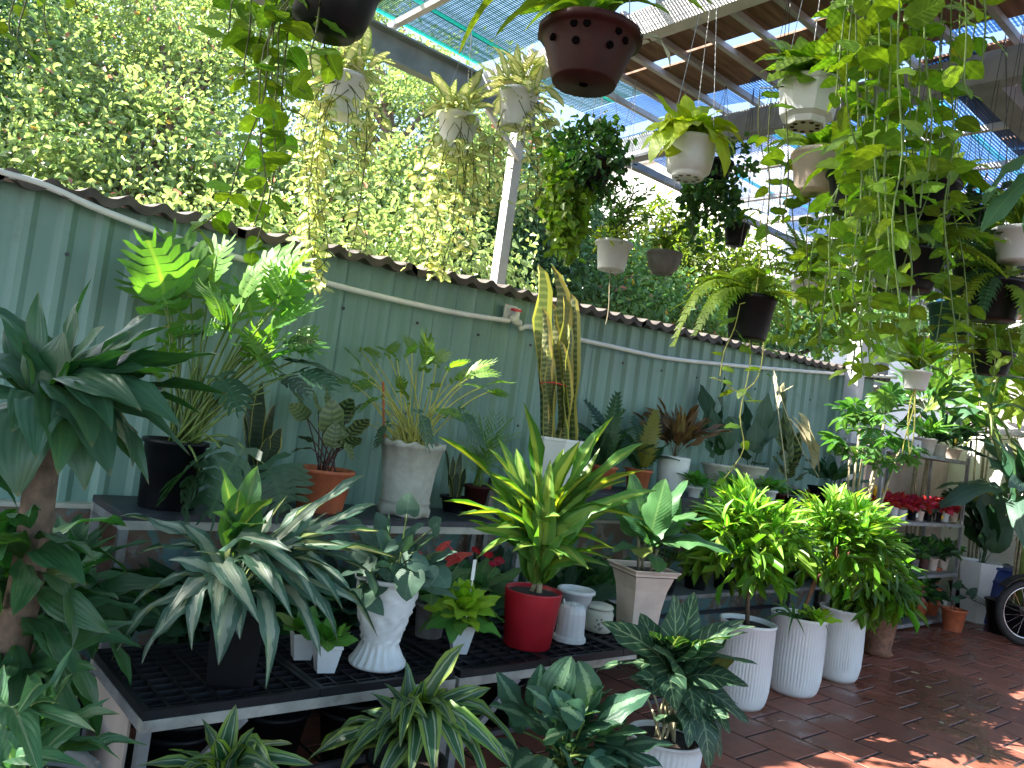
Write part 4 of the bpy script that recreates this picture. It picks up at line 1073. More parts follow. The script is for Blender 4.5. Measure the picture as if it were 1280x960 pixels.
# tall cane dracaena with two heads, in front of the bench's near end
c1 = on_y(64, 505, 2.3); bx, by = c1.x, c1.y
r = thing('cane_dracaena', 'tall cane dracaena with broad dark glossy leaves in two heads', 'dracaena', (bx, by, 0), G_FLOOR)
pot(r, (bx, by, 0), .15, .19, .34, M['black_plastic'])
stem(r, [(bx + .02, by, .28), (bx, by, .7), (bx + .01, by, 1.0), (bx + .0, by, c1.z - .05)], 0.046, 'bark', 0.038, 'cane', 9)
tips = [(-25, 378, .02, 1.1, .24), (115, 347, -.02, .6, .08), (48, 364, .0, .5, .05), (131, 408, .1, 1.0, .12, .6), (192, 391, -.05, .9, .12), (213, 408, .06, 1.25, .12, .5), (275, 443, .02, 1.0, .08), (287, 494, .04, .95, .08), (222, 465, .12, 1.0, .12),
        (228, 537, .16, 1.3, .2), (238, 570, .08, .8, .24), (138, 596, .18, 1.25, .24), (72, 594, .22, 1.3, .24), (22, 622, .18, 1.25, .24), (166, 585, .12, .9, .24), (186, 606, .08, .85, .24), (-30, 500, .12, 1.0, .16),
        (-40, 600, .1, 1.1, .2), (-45, 440, .0, .9, .16), (-40, 470, .08, .9, .16), (106, 614, .1, 1.0, .24), (160, 440, .16, 1.0, .12, -.5), (80, 415, .06, 1.1, .08, .4), (28, 425, .1, 1.0, .12), (178, 515, .2, 1.1, .2), (15, 540, .2, 1.2, .2), (255, 520, -.05, .9, .16), (5, 410, -.1, .8, .12), (165, 415, -.12, .95, .1), (120, 440, -.1, 1.1, .1), (50, 430, -.1, 1.0, .1),
        (45, 575, .24, 1.0, .24), (115, 560, .24, 1.1, .24), (195, 470, .1, 1.0, .16), (200, 430, -.08, 1.1, .12), (140, 540, .22, 1.1, .24)]
leaves_px(r, c1, tips, 'l_dark', 'lance', 0.112, 0.16, spread=.03)
c2 = on_y(78, 700, 2.26)
for k in range(64):
    z = U(.50, 1.12); yaw = U(0, 6.28); pit = U(-1.1, .45); l = U(.17, .30)
    bb = V((bx + .04 * math.cos(yaw), by + .04 * math.sin(yaw), z))
    leaf(r, bb, bb + V((math.cos(yaw) * math.cos(pit), math.sin(yaw) * math.cos(pit), math.sin(pit))) * l, U(.07, .10), "l_bright", "lance", U(.05, .24), U(-.6, .6), 0, 'leaf', U(-.2, .5))
# the same cane's dry sheath collar
for k in range(6):
    a = k * 1.05
    leaf(r, (bx + .045 * math.cos(a), by + .045 * math.sin(a), c1.z - .16), (bx + .06 * math.cos(a), by + .06 * math.sin(a), c1.z - .02), .06, 'l_dry', 'lance', 0, 0, name='dry_sheath') if k % 3 == 0 else None

# aglaonema at the bottom corner
c = Pd(40, 950, 1.78)
r = thing('aglaonema', 'low aglaonema with pale ribbed green leaves at the near corner, in a grey pot', 'aglaonema', (c.x, c.y, 0), G_FLOOR)
pot(r, (c.x, c.y, 0.0), .09, .135, c.z - 0.03, M['grey_pot'], rim=.012, fill=.93)
obj('liner', lathe((c.x, c.y, 0), [(.12, 0), (.135, .02), (.152, c.z - .10), (.160, c.z - .092), (.160, c.z - .08), (.148, c.z - .08)], 28), M['white_plastic'], r, True)
b = V((c.x, c.y, c.z - .06))
leaves_px(r, b, [(-12, 905, .2, 1.0, .24), (-14, 850, .05, 1.0, .16), (90, 842, .05, 1.0, .1), (138, 872, .0, .9, .2), (151, 893, .1, 1.0, .24), (5, 830, .0, 1.1), (52, 975, .28, 1.2, .46), (186, 932, -.02, 1.2, .24), (92, 808, -.05, .5), (120, 915, .2, .9, .3), (20, 895, .3, 1.0, .3), (75, 880, .22, .9, .2), (-20, 960, .1, 1.0, .3), (110, 960, .15, 1.0, .34), (150, 950, .05, 1.0, .3)], 'l_aglo', 'lance', .062, .2, pet=.22)

# lobed philodendron in a black pot on the raised bench
pb = on_y(208, 632, 3.52); pb.z = 0.93
r = thing('lobed_philodendron', 'tall philodendron with deeply lobed bright leaves in a black cylinder pot', 'philodendron', pb, G_BENCH)
pot(r, pb, .115, .125, .29, M['black_plastic'])
b = pb + V((.02, 0, .27))
stalked(r, b, [(206, 383, 184, 300, .05, 1.25), (238, 372, 210, 290, -.1, 1.1), (300, 380, 345, 322, .08, 1.1), (322, 352, 384, 322, -.1, 1.0), (338, 417, 398, 384, .1, 1.25), (283, 412, 258, 358, .05, 1.1), (333, 455, 398, 436, .05, 1.0), (352, 424, 402, 444, -.08, .9),
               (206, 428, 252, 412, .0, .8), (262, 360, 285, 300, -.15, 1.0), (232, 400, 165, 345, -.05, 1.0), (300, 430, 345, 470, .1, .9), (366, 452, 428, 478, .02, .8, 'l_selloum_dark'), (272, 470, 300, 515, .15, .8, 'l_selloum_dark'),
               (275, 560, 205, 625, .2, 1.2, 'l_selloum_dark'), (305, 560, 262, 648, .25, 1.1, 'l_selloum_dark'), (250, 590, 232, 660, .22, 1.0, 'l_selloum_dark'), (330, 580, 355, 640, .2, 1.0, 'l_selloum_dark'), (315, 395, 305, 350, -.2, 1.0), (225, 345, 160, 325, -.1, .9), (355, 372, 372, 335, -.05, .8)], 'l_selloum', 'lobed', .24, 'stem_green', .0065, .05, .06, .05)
stalked(r, b, [(x, y, x + U(-45, 45), y - U(10, 45), U(-.15, .12), U(.6, .9)) for x, y in [(int(U(185, 385)), int(U(345, 470))) for k in range(16)]], 'l_selloum', 'lobed', .21, 'stem_green', .005, .05, .06, .05)
stalked(r, b, [(x, y, x + U(20, 50), y + U(-15, 35), U(-.05, .15), U(.6, .9)) for x, y in [(int(U(325, 375)), int(U(425, 480))) for k in range(4)]], 'l_selloum_dark', 'lobed', .2, 'stem_green', .005, .05, .06, .05)  # blades in shade take a darker copy of the leaf colour
for k in range(14):
    e = Pd(U(200, 340), U(440, 520), depth(b) + U(-.1, .1)); petiole(r, b + V((U(-.05, .05), U(-.05, .05), 0)), e, .04, .005)
# snake plants beside it
pb = on_y(318, 622, 3.55); pb.z = .93
r = thing('snake_plant', 'dark snake plant with thin yellow edges between the black pot and the orange pot', 'snake plant', pb, G_BENCH)
pot(r, pb, .07, .085, .13, M['grey_pot'])
leaves_px(r, pb + V((0, 0, .11)), [(328, 475, 0, 1.2, 0), (345, 505, .03, 1.0, 0), (312, 490, -.03, 1.0, 0), (352, 535, .06, .9, 0), (305, 520, .06, 1.0, 0), (336, 545, .08, .9, 0)], 'l_snake_dark', 'sword', .062, 0)

# calathea in the orange pot
pb = on_y(400, 628, 3.55); pb.z = .93
r = thing('calathea', 'calathea with dark patterned leaves in a shiny orange pot', 'calathea', pb, G_BENCH)
pot(r, pb, .11, .142, .21, M['terracotta'], rim=.008)
b = pb + V((0, 0, .19))
stalked(r, b, [(398, 520, 386, 482, .0), (413, 542, 414, 498, .08, 1.3), (385, 524, 362, 505, .05), (392, 552, 372, 546, .1), (415, 560, 420, 528, .12), (436, 545, 462, 524, .05, 1.1), (425, 530, 440, 498, -.05, 1.1), (432, 548, 440, 576, .1, .8), (380, 512, 366, 490, -.05), (440, 515, 470, 500, -.05), (404, 530, 392, 500, .06), (425, 560, 452, 548, .1), (388, 560, 364, 566, .08), (410, 512, 404, 478, -.1), (430, 560, 428, 530, .1)], 'l_calathea', 'broad', .105, 'stem_purple', .004, .02, .05, .05)

# grey fluted pot with yellow-stalked philodendron
pb = on_y(505, 633, 3.52); pb.z = .93
r = thing('fluted_pot_philodendron', 'wispy yellow stalked philodendron in a grey stone fluted pot with a wavy lip', 'philodendron', pb, G_BENCH)
def wavy(a, rr, z): return (rr + (0.006 * math.cos(a * 12) if z > .33 else 0.004 * max(0, math.cos(a * 8)) * (1 if z < .07 else 0)), z + (0.008 * math.cos(a * 12) if z > .365 else 0) + (.012 * max(0, math.cos(a * 5)) if z < .004 else 0))
pot(r, pb, .135, .160, .385, M['stone'], 64, .012, .03, .012, .86, wavy, extra=[(.138, .10), (.128, .14), (.128, .17), (.134, .185), (.134, .205), (.128, .22), (.140, .6)])
b = pb + V((0, 0, .345))
stalked(r, b, [(452, 462, 430, 436, .05), (450, 437, 476, 447, -.05, .8), (496, 450, 470, 434, .0), (507, 446, 524, 431, .02, .8), (530, 462, 530, 416, .05, 1.1), (577, 476, 616, 453, .0), (602, 484, 640, 479, .05), (578, 482, 603, 486, .08, .8), (538, 486, 552, 480, .0), (500, 490, 500, 470, .1), (510, 505, 496, 480, .1), (478, 497, 448, 516, .12, 1.0), (468, 480, 440, 486, -.05, .8),
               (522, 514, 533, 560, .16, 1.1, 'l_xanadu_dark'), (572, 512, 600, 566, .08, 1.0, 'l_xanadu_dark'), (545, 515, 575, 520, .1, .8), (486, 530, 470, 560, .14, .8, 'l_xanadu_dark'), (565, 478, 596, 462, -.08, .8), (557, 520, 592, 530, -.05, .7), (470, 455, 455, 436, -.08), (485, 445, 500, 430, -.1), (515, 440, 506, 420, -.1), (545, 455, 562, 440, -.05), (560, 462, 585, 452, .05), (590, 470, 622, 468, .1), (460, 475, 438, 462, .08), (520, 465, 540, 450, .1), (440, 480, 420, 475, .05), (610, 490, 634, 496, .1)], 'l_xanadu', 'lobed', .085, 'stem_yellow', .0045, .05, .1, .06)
for k in range(34):
    e = Pd(U(460, 560), U(500, 545), depth(b) + U(-.1, .08)); petiole(r, b + V((U(-.08, .08), U(-.08, .08), -.02)), e, .02, .004, 'stem_yellow')
st0 = Pd(480, 548, depth(b) - .06); obj('support_stake', tube([st0, Pd(479, 477, depth(b) - .06)], .007, 6), M['terracotta'], r)

# silver variegated plant in a black pot on the front bench
pb = on_z(288, 850, .46)
r = thing('silver_dracaena', 'sprawling plant with silver white centred narrow leaves in a square black pot', 'variegated plant', pb, G_BENCH)
pot(r, pb, .108, .128, .27, M['black_plastic'], 4, .008, .02, .006, .9, None, math.radians(20))
c = Pd(290, 742, depth(pb) - .0)
for k in range(5): stem(r, [(pb.x + U(-.03, .03), pb.y + U(-.03, .03), .70), tuple(c + V((U(-.02, .02), U(-.02, .02), U(-.02, .05))))], .012, 'stem_pale', .014)
up = c + V((0, 0, .05))
leaves_px(r, up, [(275, 582, .0, 1.1, .08), (300, 612, .1, .9, .08), (322, 582, .02, 1.25, .08), (342, 622, .12, 1.3, .16), (265, 640, .18, .9, .2), (330, 655, .22, 1.2, .2)], 'l_whiteup', 'lance', .105, .1, pet=.25)
leaves_px(r, c, [(139, 827, .16, .85, .24), (177, 831, .2, .9, .24), (160, 762, .05, .9, .2), (150, 645, -.15, .8, .16), (170, 693, -.1, .8, .2), (222, 650, -.1, .8, .16), (273, 832, .24, 1.1, .46), (332, 862, .22, 1.1, .46), (326, 782, .32, 1.1, .46), (366, 774, .28, 1.0, .46),
                 (401, 822, .15, 1.0, .34), (422, 804, .12, .9, .34), (473, 798, .05, .9, .34), (466, 718, .0, .9, .24), (494, 697, -.1, .85, .2), (432, 682, .1, .8, .2), (474, 664, -.12, .85, .16), (456, 594, -.2, .7, .1), (388, 728, .28, .9, .3), (390, 628, -.05, .8, .1), (360, 618, -.15, .9, .1),
                 (205, 780, .26, .9, .34), (240, 815, .26, .8, .46), (440, 740, .1, .9, .3), (430, 765, .18, .9, .34), (210, 700, .0, .8, .24), (410, 640, -.2, .8, .12), (450, 690, -.05, .9, .2), (365, 690, .26, .9, .3), (300, 800, .2, .9, .46), (240, 690, .1, .8, .3), (420, 712, .15, .9, .24), (395, 760, .25, .9, .34), (180, 740, .1, .8, .24), (470, 630, -.25, .8, .1), (225, 760, .2, .95, .3), (270, 780, .28, .9, .34), (345, 740, .3, 1.0, .3), (415, 780, .2, .95, .3), (190, 800, .2, .9, .3), (455, 760, .1, .95, .24)], 'l_white', 'lance', .080, .25, pet=.16)

# white urn
pb = on_z(471, 830, .46)
r = thing('urn_plant', 'blue green leafy plant in an embossed white pedestal urn', 'potted plant', pb, G_BENCH)
def emb(a, rr, z):
    if z < .10: return rr + .005 * math.cos(a * 20) * (1 if .015 < z < .09 else 0), z
    return rr + .0055 * math.sin(a * 9 + 9 * math.sin(z * 26)) * (1 if z < .30 else 0), z
op = lathe(pb, [(.108, 0), (.113, .006), (.113, .016), (.098, .035), (.082, .065), (.074, .092), (.078, .102), (.078, .108)] + [(.076 + .052 * math.sin((z - .108) / .24 * 1.45), z) for z in np.linspace(.118, .335, 16)] + [(.136, .338), (.138, .352), (.134, .356), (.122, .354), (.118, .31)], 96, emb)
obj('urn', op, M['white_pot'], r, True)
obj('soil', lathe(pb, [(.117, .306), (.117, .314), (.05, .322)], 20), M['soil'], r)
b = pb + V((0, 0, .32))
stalked(r, b, [(509, 642, 511, 615, .05, 1.0), (485, 660, 484, 636, 0, .6), (540, 662, 552, 648, -.05, 1.0), (520, 690, 548, 668, .05, 1.2), (540, 700, 572, 690, .05, 1.1), (545, 715, 562, 735, .1, 1.2), (515, 715, 508, 752, .22, 1.2), (470, 680, 438, 655, .0, 1.2), (460, 690, 432, 690, .05, 1.1), (470, 705, 445, 720, .12, 1.1), (485, 690, 470, 662, .1, 1.2), (500, 690, 515, 668, .1, 1.2), (490, 705, 486, 728, .18, 1.1), (530, 712, 535, 735, .18, 1.1),
               (455, 665, 420, 640, -.1, 1.1), (480, 670, 470, 640, -.08, 1.1), (505, 672, 532, 655, -.08, 1.1), (462, 715, 470, 750, .18, 1.1), (447, 735, 480, 770, .15, 1.1), (525, 680, 556, 660, -.1, 1.1), (495, 680, 478, 690, .15, 1.2), (515, 700, 538, 712, .18, 1.2)], 'l_blue', 'heart', .105, 'stem_green', .0035, .03, .1, .05)
rosette(r, b, 26, .26, .075, 'l_blue', 'heart', 1.2, -.1, .16, .3)

# small square white pots with young pothos
for px, py, s, lab in ((405, 838, .05, 'small square white pot of young green pothos just beside the urn'), (376, 822, .05, 'small square white pot half hidden under the silver leaves')):
    pb = on_z(px, py, .46)
    r = thing('small_pothos', lab, 'potted plant', pb, G_BENCH)
    pot(r, pb, s * .95, s * 1.32, .105, M['white_plastic'], 4, .004, .015, .004, .9, None, math.radians(30))
    rosette(r, pb + V((0, 0, .1)), 13, .12, .065, 'l_limegreen', 'heart', 1.2, .0, .12, .3)
for px, py in ((445, 800), (430, 790), (455, 785), (440, 778)):
    pass

# lime plant, with the anthurium and a dark pot behind
pb = on_z(573, 815, .46)
r = thing('lime_plant', 'compact lime green plant in a small tapered white pot on the black grid', 'potted plant', pb, G_BENCH)
pot(r, pb, .045, .068, .125, M['white_plastic'], 4, .004, .018, .004, .9, None, math.radians(20))
b = pb + V((0, 0, .12))
rosette(r, b, 46, .165, .088, 'l_lime', 'lance', 1.45, -.25, .2, .12, .07, ['l_lime', 'l_lime', 'l_lime', 'l_limegreen'], .12)
obj('plant_label', join(tube([b + V((.0, -.02, 0)), b + V((.01, -.02, .27))], .003, 5), box((b.x - .006, b.y - .024, b.z + .2), (b.x + .012, b.y - .021, b.z + .29))), M['card'], r)
pb = on_z(535, 795, .46)
r = thing('anthurium', 'anthurium with red flowers in a grey pot behind the lime plant', 'anthurium', pb, G_BENCH)
pot(r, pb, .062, .075, .16, M['grey_pot'])
b = pb + V((0, 0, .15))
rosette(r, b, 12, .26, .1, 'l_round', 'heart', 1.0, .15, .2, .45)
stalked(r, b, [(560, 702, 592, 692, .02, 1.2), (548, 690, 565, 676, -.02), (533, 700, 520, 688, .0), (573, 696, 556, 680, .02), (588, 690, 606, 684, -.06, .8)], 'l_anth', 'heart', .075, 'stem_green', .003, .03, .05, .03)
pb = on_z(628, 800, .46); pb.y += .22
r = thing('anthurium', 'second red flowered plant deep in the shade behind the red pot', 'anthurium', pb, G_BENCH)
pot(r, pb, .06, .075, .15, M['black_plastic'])
rosette(r, pb + V((0, 0, .14)), 14, .24, .09, 'l_round', 'heart', 1.1, .1, .2, .4)
for k in range(4): a = pb + V((U(-.1, .1), U(-.1, .1), U(.3, .42))); petiole(r, pb + V((0, 0, .14)), a, .02, .003); leaf(r, a, a + V((U(-.06, .06), U(-.06, .02), .03)), .06, 'l_anth', 'heart', .05, U(-.5, .5))

# gold-centred dracaena in the red pot
pb = on_z(658, 806, .46)
r = thing('gold_dracaena', 'large dracaena with gold centred green straps in a glossy red pot', 'dracaena', pb, G_BENCH)
pot(r, pb, .112, .136, .262, M['red_pot'], 40, .002, .01, .006, .92, lambda a, rr, z: (rr + (.0012 * math.cos(z * 600) if z > .19 else 0), z))
c = Pd(670, 728, depth(pb))
for k in range(3): stem(r, [pb + V((U(-.03, .03), U(-.03, .03), .22)), c + V((U(-.02, .02), U(-.02, .02), .05))], .016, 'bark_pale', .014)
leaves_px(r, c, [(654, 502, .0, 1.0, .08, .1), (547, 545, .05, 1.0, .16), (553, 626, .15, 1.0, .24), (570, 645, .22, 1.0, .3), (622, 547, .0, .9, .1), (768, 519, .02, 1.1, .1), (726, 550, .05, .8, .08), (688, 574, .15, .9, .08), (806, 553, -.05, 1.0, .16), (808, 587, .06, 1.1, .2), (822, 613, .12, 1.1, .2), (806, 650, .22, 1.1, .3),
                 (768, 687, .25, 1.1, .34), (736, 712, .28, 1.0, .46), (762, 708, .15, 1.0, .34), (596, 698, .25, 1.0, .46), (574, 640, .02, 1.0, .24), (627, 584, .12, 1.0, .16), (600, 600, .0, 1.0, .2), (640, 620, .28, 1.0, .24), (700, 645, .3, 1.1, .3), (670, 650, .32, 1.2, .34), (740, 590, .1, 1.0, .16), (610, 560, -.12, .9, .16), (718, 600, -.1, 1.0, .1), (660, 590, -.05, 1.0, .08),
                 (760, 640, .1, 1.0, .3), (620, 660, .25, .9, .34), (645, 560, -.1, .9, .05), (690, 620, .1, .9, .1), (590, 660, .1, 1.0, .34), (705, 560, -.12, .9, .08), (785, 600, -.02, 1.0, .24), (745, 660, .2, 1.0, .3), (640, 690, .3, .9, .3), (700, 700, .3, .9, .3), (720, 680, .25, 1.0, .3), (612, 620, .12, 1.0, .2), (665, 620, .2, 1.0, .1), (750, 560, -.05, 1.0, .1), (630, 640, .2, 1.0, .24), (790, 630, .05, 1.0, .24)], 'l_yellow', 'lance', .125, .18, spread=.04)
leaves_px(r, c, [(int(U(575, 800)), int(U(580, 720)), U(-.1, .3), U(.8, 1.0), U(.1, .34)) for k in range(14)], 'l_yellow', 'lance', .115, .2, spread=.04)

# white upturned pot, lidded jar, white pot behind
pb = on_z(711, 800, .46)
r = thing('upturned_pot', 'white plastic pot standing upside down beside the red pot', 'pot', pb)
obj('shell', lathe(pb, [(.082, 0), (.084, .004), (.082, .02), (.072, .03), (.068, .14), (.062, .165), (.05, .178), (.02, .182)], 16, None, .2), M['white_plastic'], r, False)
for a in (2.2, 3.6): obj('loop', tube([pb + V((.05 * math.cos(a + i * .12), .05 * math.sin(a + i * .12), .165 + .03 * math.sin(i / 5 * math.pi))) for i in range(6)], .005, 5), M['white_plastic'], r, True)
pb = on_z(746, 788, .46)
r = thing('lidded_jar', 'squat cream jar with a round lid and dotted cutouts', 'jar', pb)
obj('jar', lathe(pb, [(.06, 0), (.072, .004), (.077, .03), (.077, .095), (.07, .112), (.06, .116)], 36), M['cream'], r, True)
obj('lid', lathe(pb, [(.062, .117), (.072, .12), (.074, .127), (.068, .137), (.045, .143), (.02, .145)], 36), M['cream'], r, True)
for a, z, s in ((-2.35, .07, .006), (-2.2, .05, .008), (-2.05, .075, .006), (-1.9, .06, .008), (-2.1, .028, .010), (-2.4, .035, .006), (-1.95, .035, .005)):
    a -= .15; p = V((pb.x + .074 * math.cos(a), pb.y + .074 * math.sin(a), pb.z + z)); n = V((math.cos(a), math.sin(a), 0))
    obj('cutout', tube([p, p + n * .0045], s, 8), M['grey_pot'], r)
pb = on_z(722, 800, .46) + V((.16, .2, 0))
r = thing('white_bowl_pot', 'white flared pot with a rolled rim behind the lidded jar', 'pot', pb)
pot(r, pb, .06, .09, .2, M['white_plastic'], fill=.8)

# flared square beige pot
pb = on_z(795, 783, .46)
r = thing('round_leaf_plant', 'round leaved plant in a flared square beige pot', 'potted plant', pb, G_BENCH)
pot(r, pb, .115, .205, .335, M['tan'], 4, .006, .01, .012, .9, None, math.radians(28), extra=[(.118, .1), (.126, .35), (.145, .65), (.175, .88)])
b = pb + V((0, 0, .31))
for k in range(4): stem(r, [b + V((U(-.05, .05), U(-.05, .05), -.02)), b + V((U(-.06, .06), U(-.06, .06), U(.1, .2)))], .008, 'bark_pale')
leaves_px(r, b + V((0, 0, .08)), [(832, 598, .1, 1.4, .1), (788, 590, .02, 1.1, .1), (803, 698, .22, 1.1, .2), (822, 716, .2, 1.2, .2), (872, 642, .0, 1.2, .2), (893, 650, .08, 1.0, .2), (917, 694, .15, 1.1, .2), (850, 685, .2, 1.1, .2), (778, 645, .15, 1.0, .2), (810, 630, -.05, 1.2, .1), (850, 620, -.1, 1.2, .1), (770, 620, -.05, 1.0, .1), (840, 655, .1, 1.2, .2), (800, 655, .18, 1.2, .2), (880, 675, .02, 1.1, .24), (765, 690, .1, 1.0, .24), (860, 600, -.15, 1.0)], 'l_round', 'broad', .13, .15, pet=.3)

# snake plant in the white pot, tied with red string
pb = on_y(690, 606, 3.5); pb.z = 1.13
r = thing('snake_plant', 'tall snake plant tied with red string in an eight sided white pot', 'snake plant', pb, G_BENCH)
pot(r, pb, .135, .172, .30, M['white_pot'], 8, .004, .02, .01, .9, None, .3)
b = pb + V((0, 0, .27)); d0 = depth(b)
for bx_, tx, ty, nr, wf in ((676, 664, 336, .03, 1.0), (688, 688, 337, .06, 1.1), (702, 708, 376, .05, 1.0), (712, 722, 372, .02, 1.0), (680, 672, 390, .09, 1.0), (696, 700, 430, .1, 1.0), (706, 716, 410, .09, .9), (690, 678, 440, .11, 1.0), (684, 694, 470, .12, 1.1), (700, 690, 385, -.03, 1.0), (708, 706, 480, .12, 1.0)):
    leaf(r, Pd(bx_, 562, d0 - nr), Pd(tx * .72 + 694 * .28, ty - 6, d0 - nr), .064 * wf, 'l_snake', 'sword', U(-.03, .05), U(-.3, .3))
sc = Pd(694, 481, d0 - .04)
obj('red_string', tube([sc + V((.10 * math.cos(a), .085 * math.sin(a), .006 * math.sin(a * 2))) for a in np.linspace(0, 6.28, 25)], .004, 5), M['red_tie'], r)

# palm and another dark snake plant on the raised bench
pb = on_y(592, 640, 3.6); pb.z = .93
r = thing('palm', 'little feathery palm in a brown pot beside the fluted grey pot', 'palm', pb, G_BENCH)
pot(r, pb, .055, .072, .17, M['brown_bowl'])
leaves_px(r, pb + V((0, 0, .16)), [(572, 500, .0, .9), (655, 545, .05, 1.0, .24), (640, 522, .0, 1.0, .2), (620, 515, -.05), (600, 520, .06), (582, 525, .05), (652, 575, .08, 1.0, .3), (628, 545, .12), (573, 550, .1, 1.0, .3), (610, 550, .15), (640, 590, .12, .9, .34), (595, 560, .14)], 'l_palm', 'feather', .2, .16)
pb = on_y(566, 640, 3.68); pb.z = .93
r = thing('snake_plant', 'low clump of upright snake plant leaves behind the palm', 'snake plant', pb, G_BENCH)
pot(r, pb, .06, .075, .09, M['black_plastic'])
leaves_px(r, pb + V((0, 0, .08)), [(556, 560, 0), (566, 570, .02), (576, 566, .0), (571, 590, .04), (560, 592, .04), (582, 585, .02)], 'l_snake_dark', 'sword', .05, 0)

# dark ferns in terracotta pots by the fence
for px, lab, tl, z in ((752, 'dark fern in a terracotta pot against the fence beside the white pot', [(772, 490), (702, 522), (730, 500), (716, 545), (782, 512), (800, 532), (690, 552), (760, 520), (740, 530), (775, 545)], 1.13),
                       (797, 'soft dark fern in the terracotta pot next to the white cordyline pot', [(820, 512), (790, 520), (770, 535), (830, 540), (806, 530), (815, 560), (780, 560), (795, 545), (760, 550)], 1.13)):
    pb = on_y(px, 600, 3.66); pb.z = z
    r = thing('dark_fern', lab, 'fern', pb, G_BENCH)
    pot(r, pb, .072, .09, .15, M['terracotta'])
    leaves_px(r, pb + V((0, 0, .14)), [(x, y, U(-.05, .05), 1.0, .2) for x, y in tl], 'l_ferndark', 'frond', .17, .2)
    rosette(r, pb + V((0, 0, .14)), 10, .3, .12, 'l_ferndark', 'frond', 1.2, .3, .2)

# cordyline in a rounded white pot
pb = on_y(838, 609, 3.6); pb.z = 1.13
r = thing('cordyline', 'bronze leaved cordyline in a rounded white pot on the long bench', 'cordyline', pb, G_BENCH)
pot(r, pb, .085, .118, .27, M['white_pot'], extra=[(.098, .1), (.11, .45), (.118, .8)], rim=.001)
b = pb + V((0, 0, .25))
rosette(r, b, 40, .40, .055, 'l_cordy', 'lance', 1.5, .5, .12, .28, .02)
def grey_plant(px, py, yy, lab, leafs, mat, W, shape='broad', potm='stone', r0=.08, r1=.115, h=.26, z=1.13, pet=.35, extra=None, n=32, mod=None):
    pb = on_y(px, py, yy); pb.z = z
    r = thing('potted_plant', lab, 'potted plant', pb, G_BENCH)
    pot(r, pb, r0, r1, h, M[potm], n, .006, .02, .008, .9, mod, 0, True, extra)
    leaves_px(r, pb + V((0, 0, h * .88)), leafs, mat, shape, W, .12, pet)
    return r, pb
fl_ = lambda a, rr, z: (rr + .003 * math.cos(a * 18), z)
grey_plant(893, 616, 3.62, 'grey flared pot of tall dark leaved plant next to the cordyline', [(875, 480, -.1, 1.0), (905, 470, -.1, 1.2, 0, 1.2), (890, 510, .0), (868, 520, .05), (912, 520, .05), (900, 545, .1, .8), (880, 550, .1, .8)], 'l_selloum_dark', .13, 'broad', 'stone', .085, .12, .25, 1.13, .35, [(.082, .3), (.095, .7)])
grey_plant(934, 619, 3.62, 'larger grey flared pot holding broad blue green leaves', [(930, 500, -.1, 1.3, 0, 1.0), (960, 490, -.05, 1.2, 0), (915, 520, .0, 1.2, .08), (945, 525, .05, 1.2, .1), (968, 545, .1, 1.0, .1), (925, 560, .12, .9, .1), (955, 580, .15, 1.0, .16), (978, 510, -.1, 1.0)], 'l_blue', .15, 'lance', 'stone', .095, .135, .27, 1.13, .35, [(.09, .3), (.108, .7)])
grey_plant(985, 612, 3.66, 'tall striped leaf plant behind the little terracotta pots', [(975, 480, 0, .8), (985, 520, 0), (1000, 540, .05), (968, 530, .05), (1003, 565, .06), (978, 560, .1), (990, 580, .1), (1010, 590, .05), (965, 570, .1)], 'l_calathea', .1, 'broad', 'grey_pot', .07, .085, .13)
for px, py, rr, hh, pm, lab in ((868, 612, .045, .08, 'white_plastic', 'small bright green plant in a white pot between cordyline and grey pot'), (914, 614, .045, .09, 'white_plastic', 'small bright green plant in a white pot between the two grey pots'), (962, 612, .055, .10, 'white_plastic', 'small leafy plant in a white pot beyond the second grey pot')):
    pb = on_y(px, py, 3.42); pb.z = 1.13
    r = thing('small_green_plant', lab, 'potted plant', pb, G_BENCH)
    pot(r, pb, rr * .8, rr, hh, M[pm])
    rosette(r, pb + V((0, 0, hh * .9)), 26, .15, .055, 'l_limegreen', 'lance', 1.4, .0, .15, .15)
for px, py, rr, hh, pm, lab, mt_ in ((975, 618, .04, .08, 'brown_bowl', 'small dark red pot with a sprig beside the mint green bowl', 'l_limegreen'), (993, 618, .055, .07, 'net_mint', 'mint green bowl on the bench edge', 'l_selloum_dark'), (1008, 618, .04, .065, 'terracotta', 'tiny terracotta pot next to the mint green bowl', 'l_cordy')):
    if pm == 'net_mint': M.setdefault('net_mint', solid('mint_glaze', (0.30, 0.48, 0.36), 0.4, 0, .1))
    pb = on_y(px, py, 3.41); pb.z = 1.13
    r = thing('little_pot', lab, 'potted plant', pb, G_BENCH)
    pot(r, pb, rr * .85, rr, hh, M[pm])
    rosette(r, pb + V((0, 0, hh * .9)), 9, .1, .035, mt_, 'lance', 1.3, .2, .1, .15)
pb = on_y(1036, 622, 3.5); pb.z = 1.13
r = thing('trough_plant', 'dark plastic trough of shaded leaves at the end of the long bench', 'planter', pb, G_BENCH)
pot(r, pb, .16, .19, .16, M['black_plastic'], 4, .008, .02, .008, .9, None, math.pi / 4)
rosette(r, pb + V((0, 0, .15)), 16, .34, .1, 'l_selloum_dark', 'broad', 1.4, .3, .15, .3)

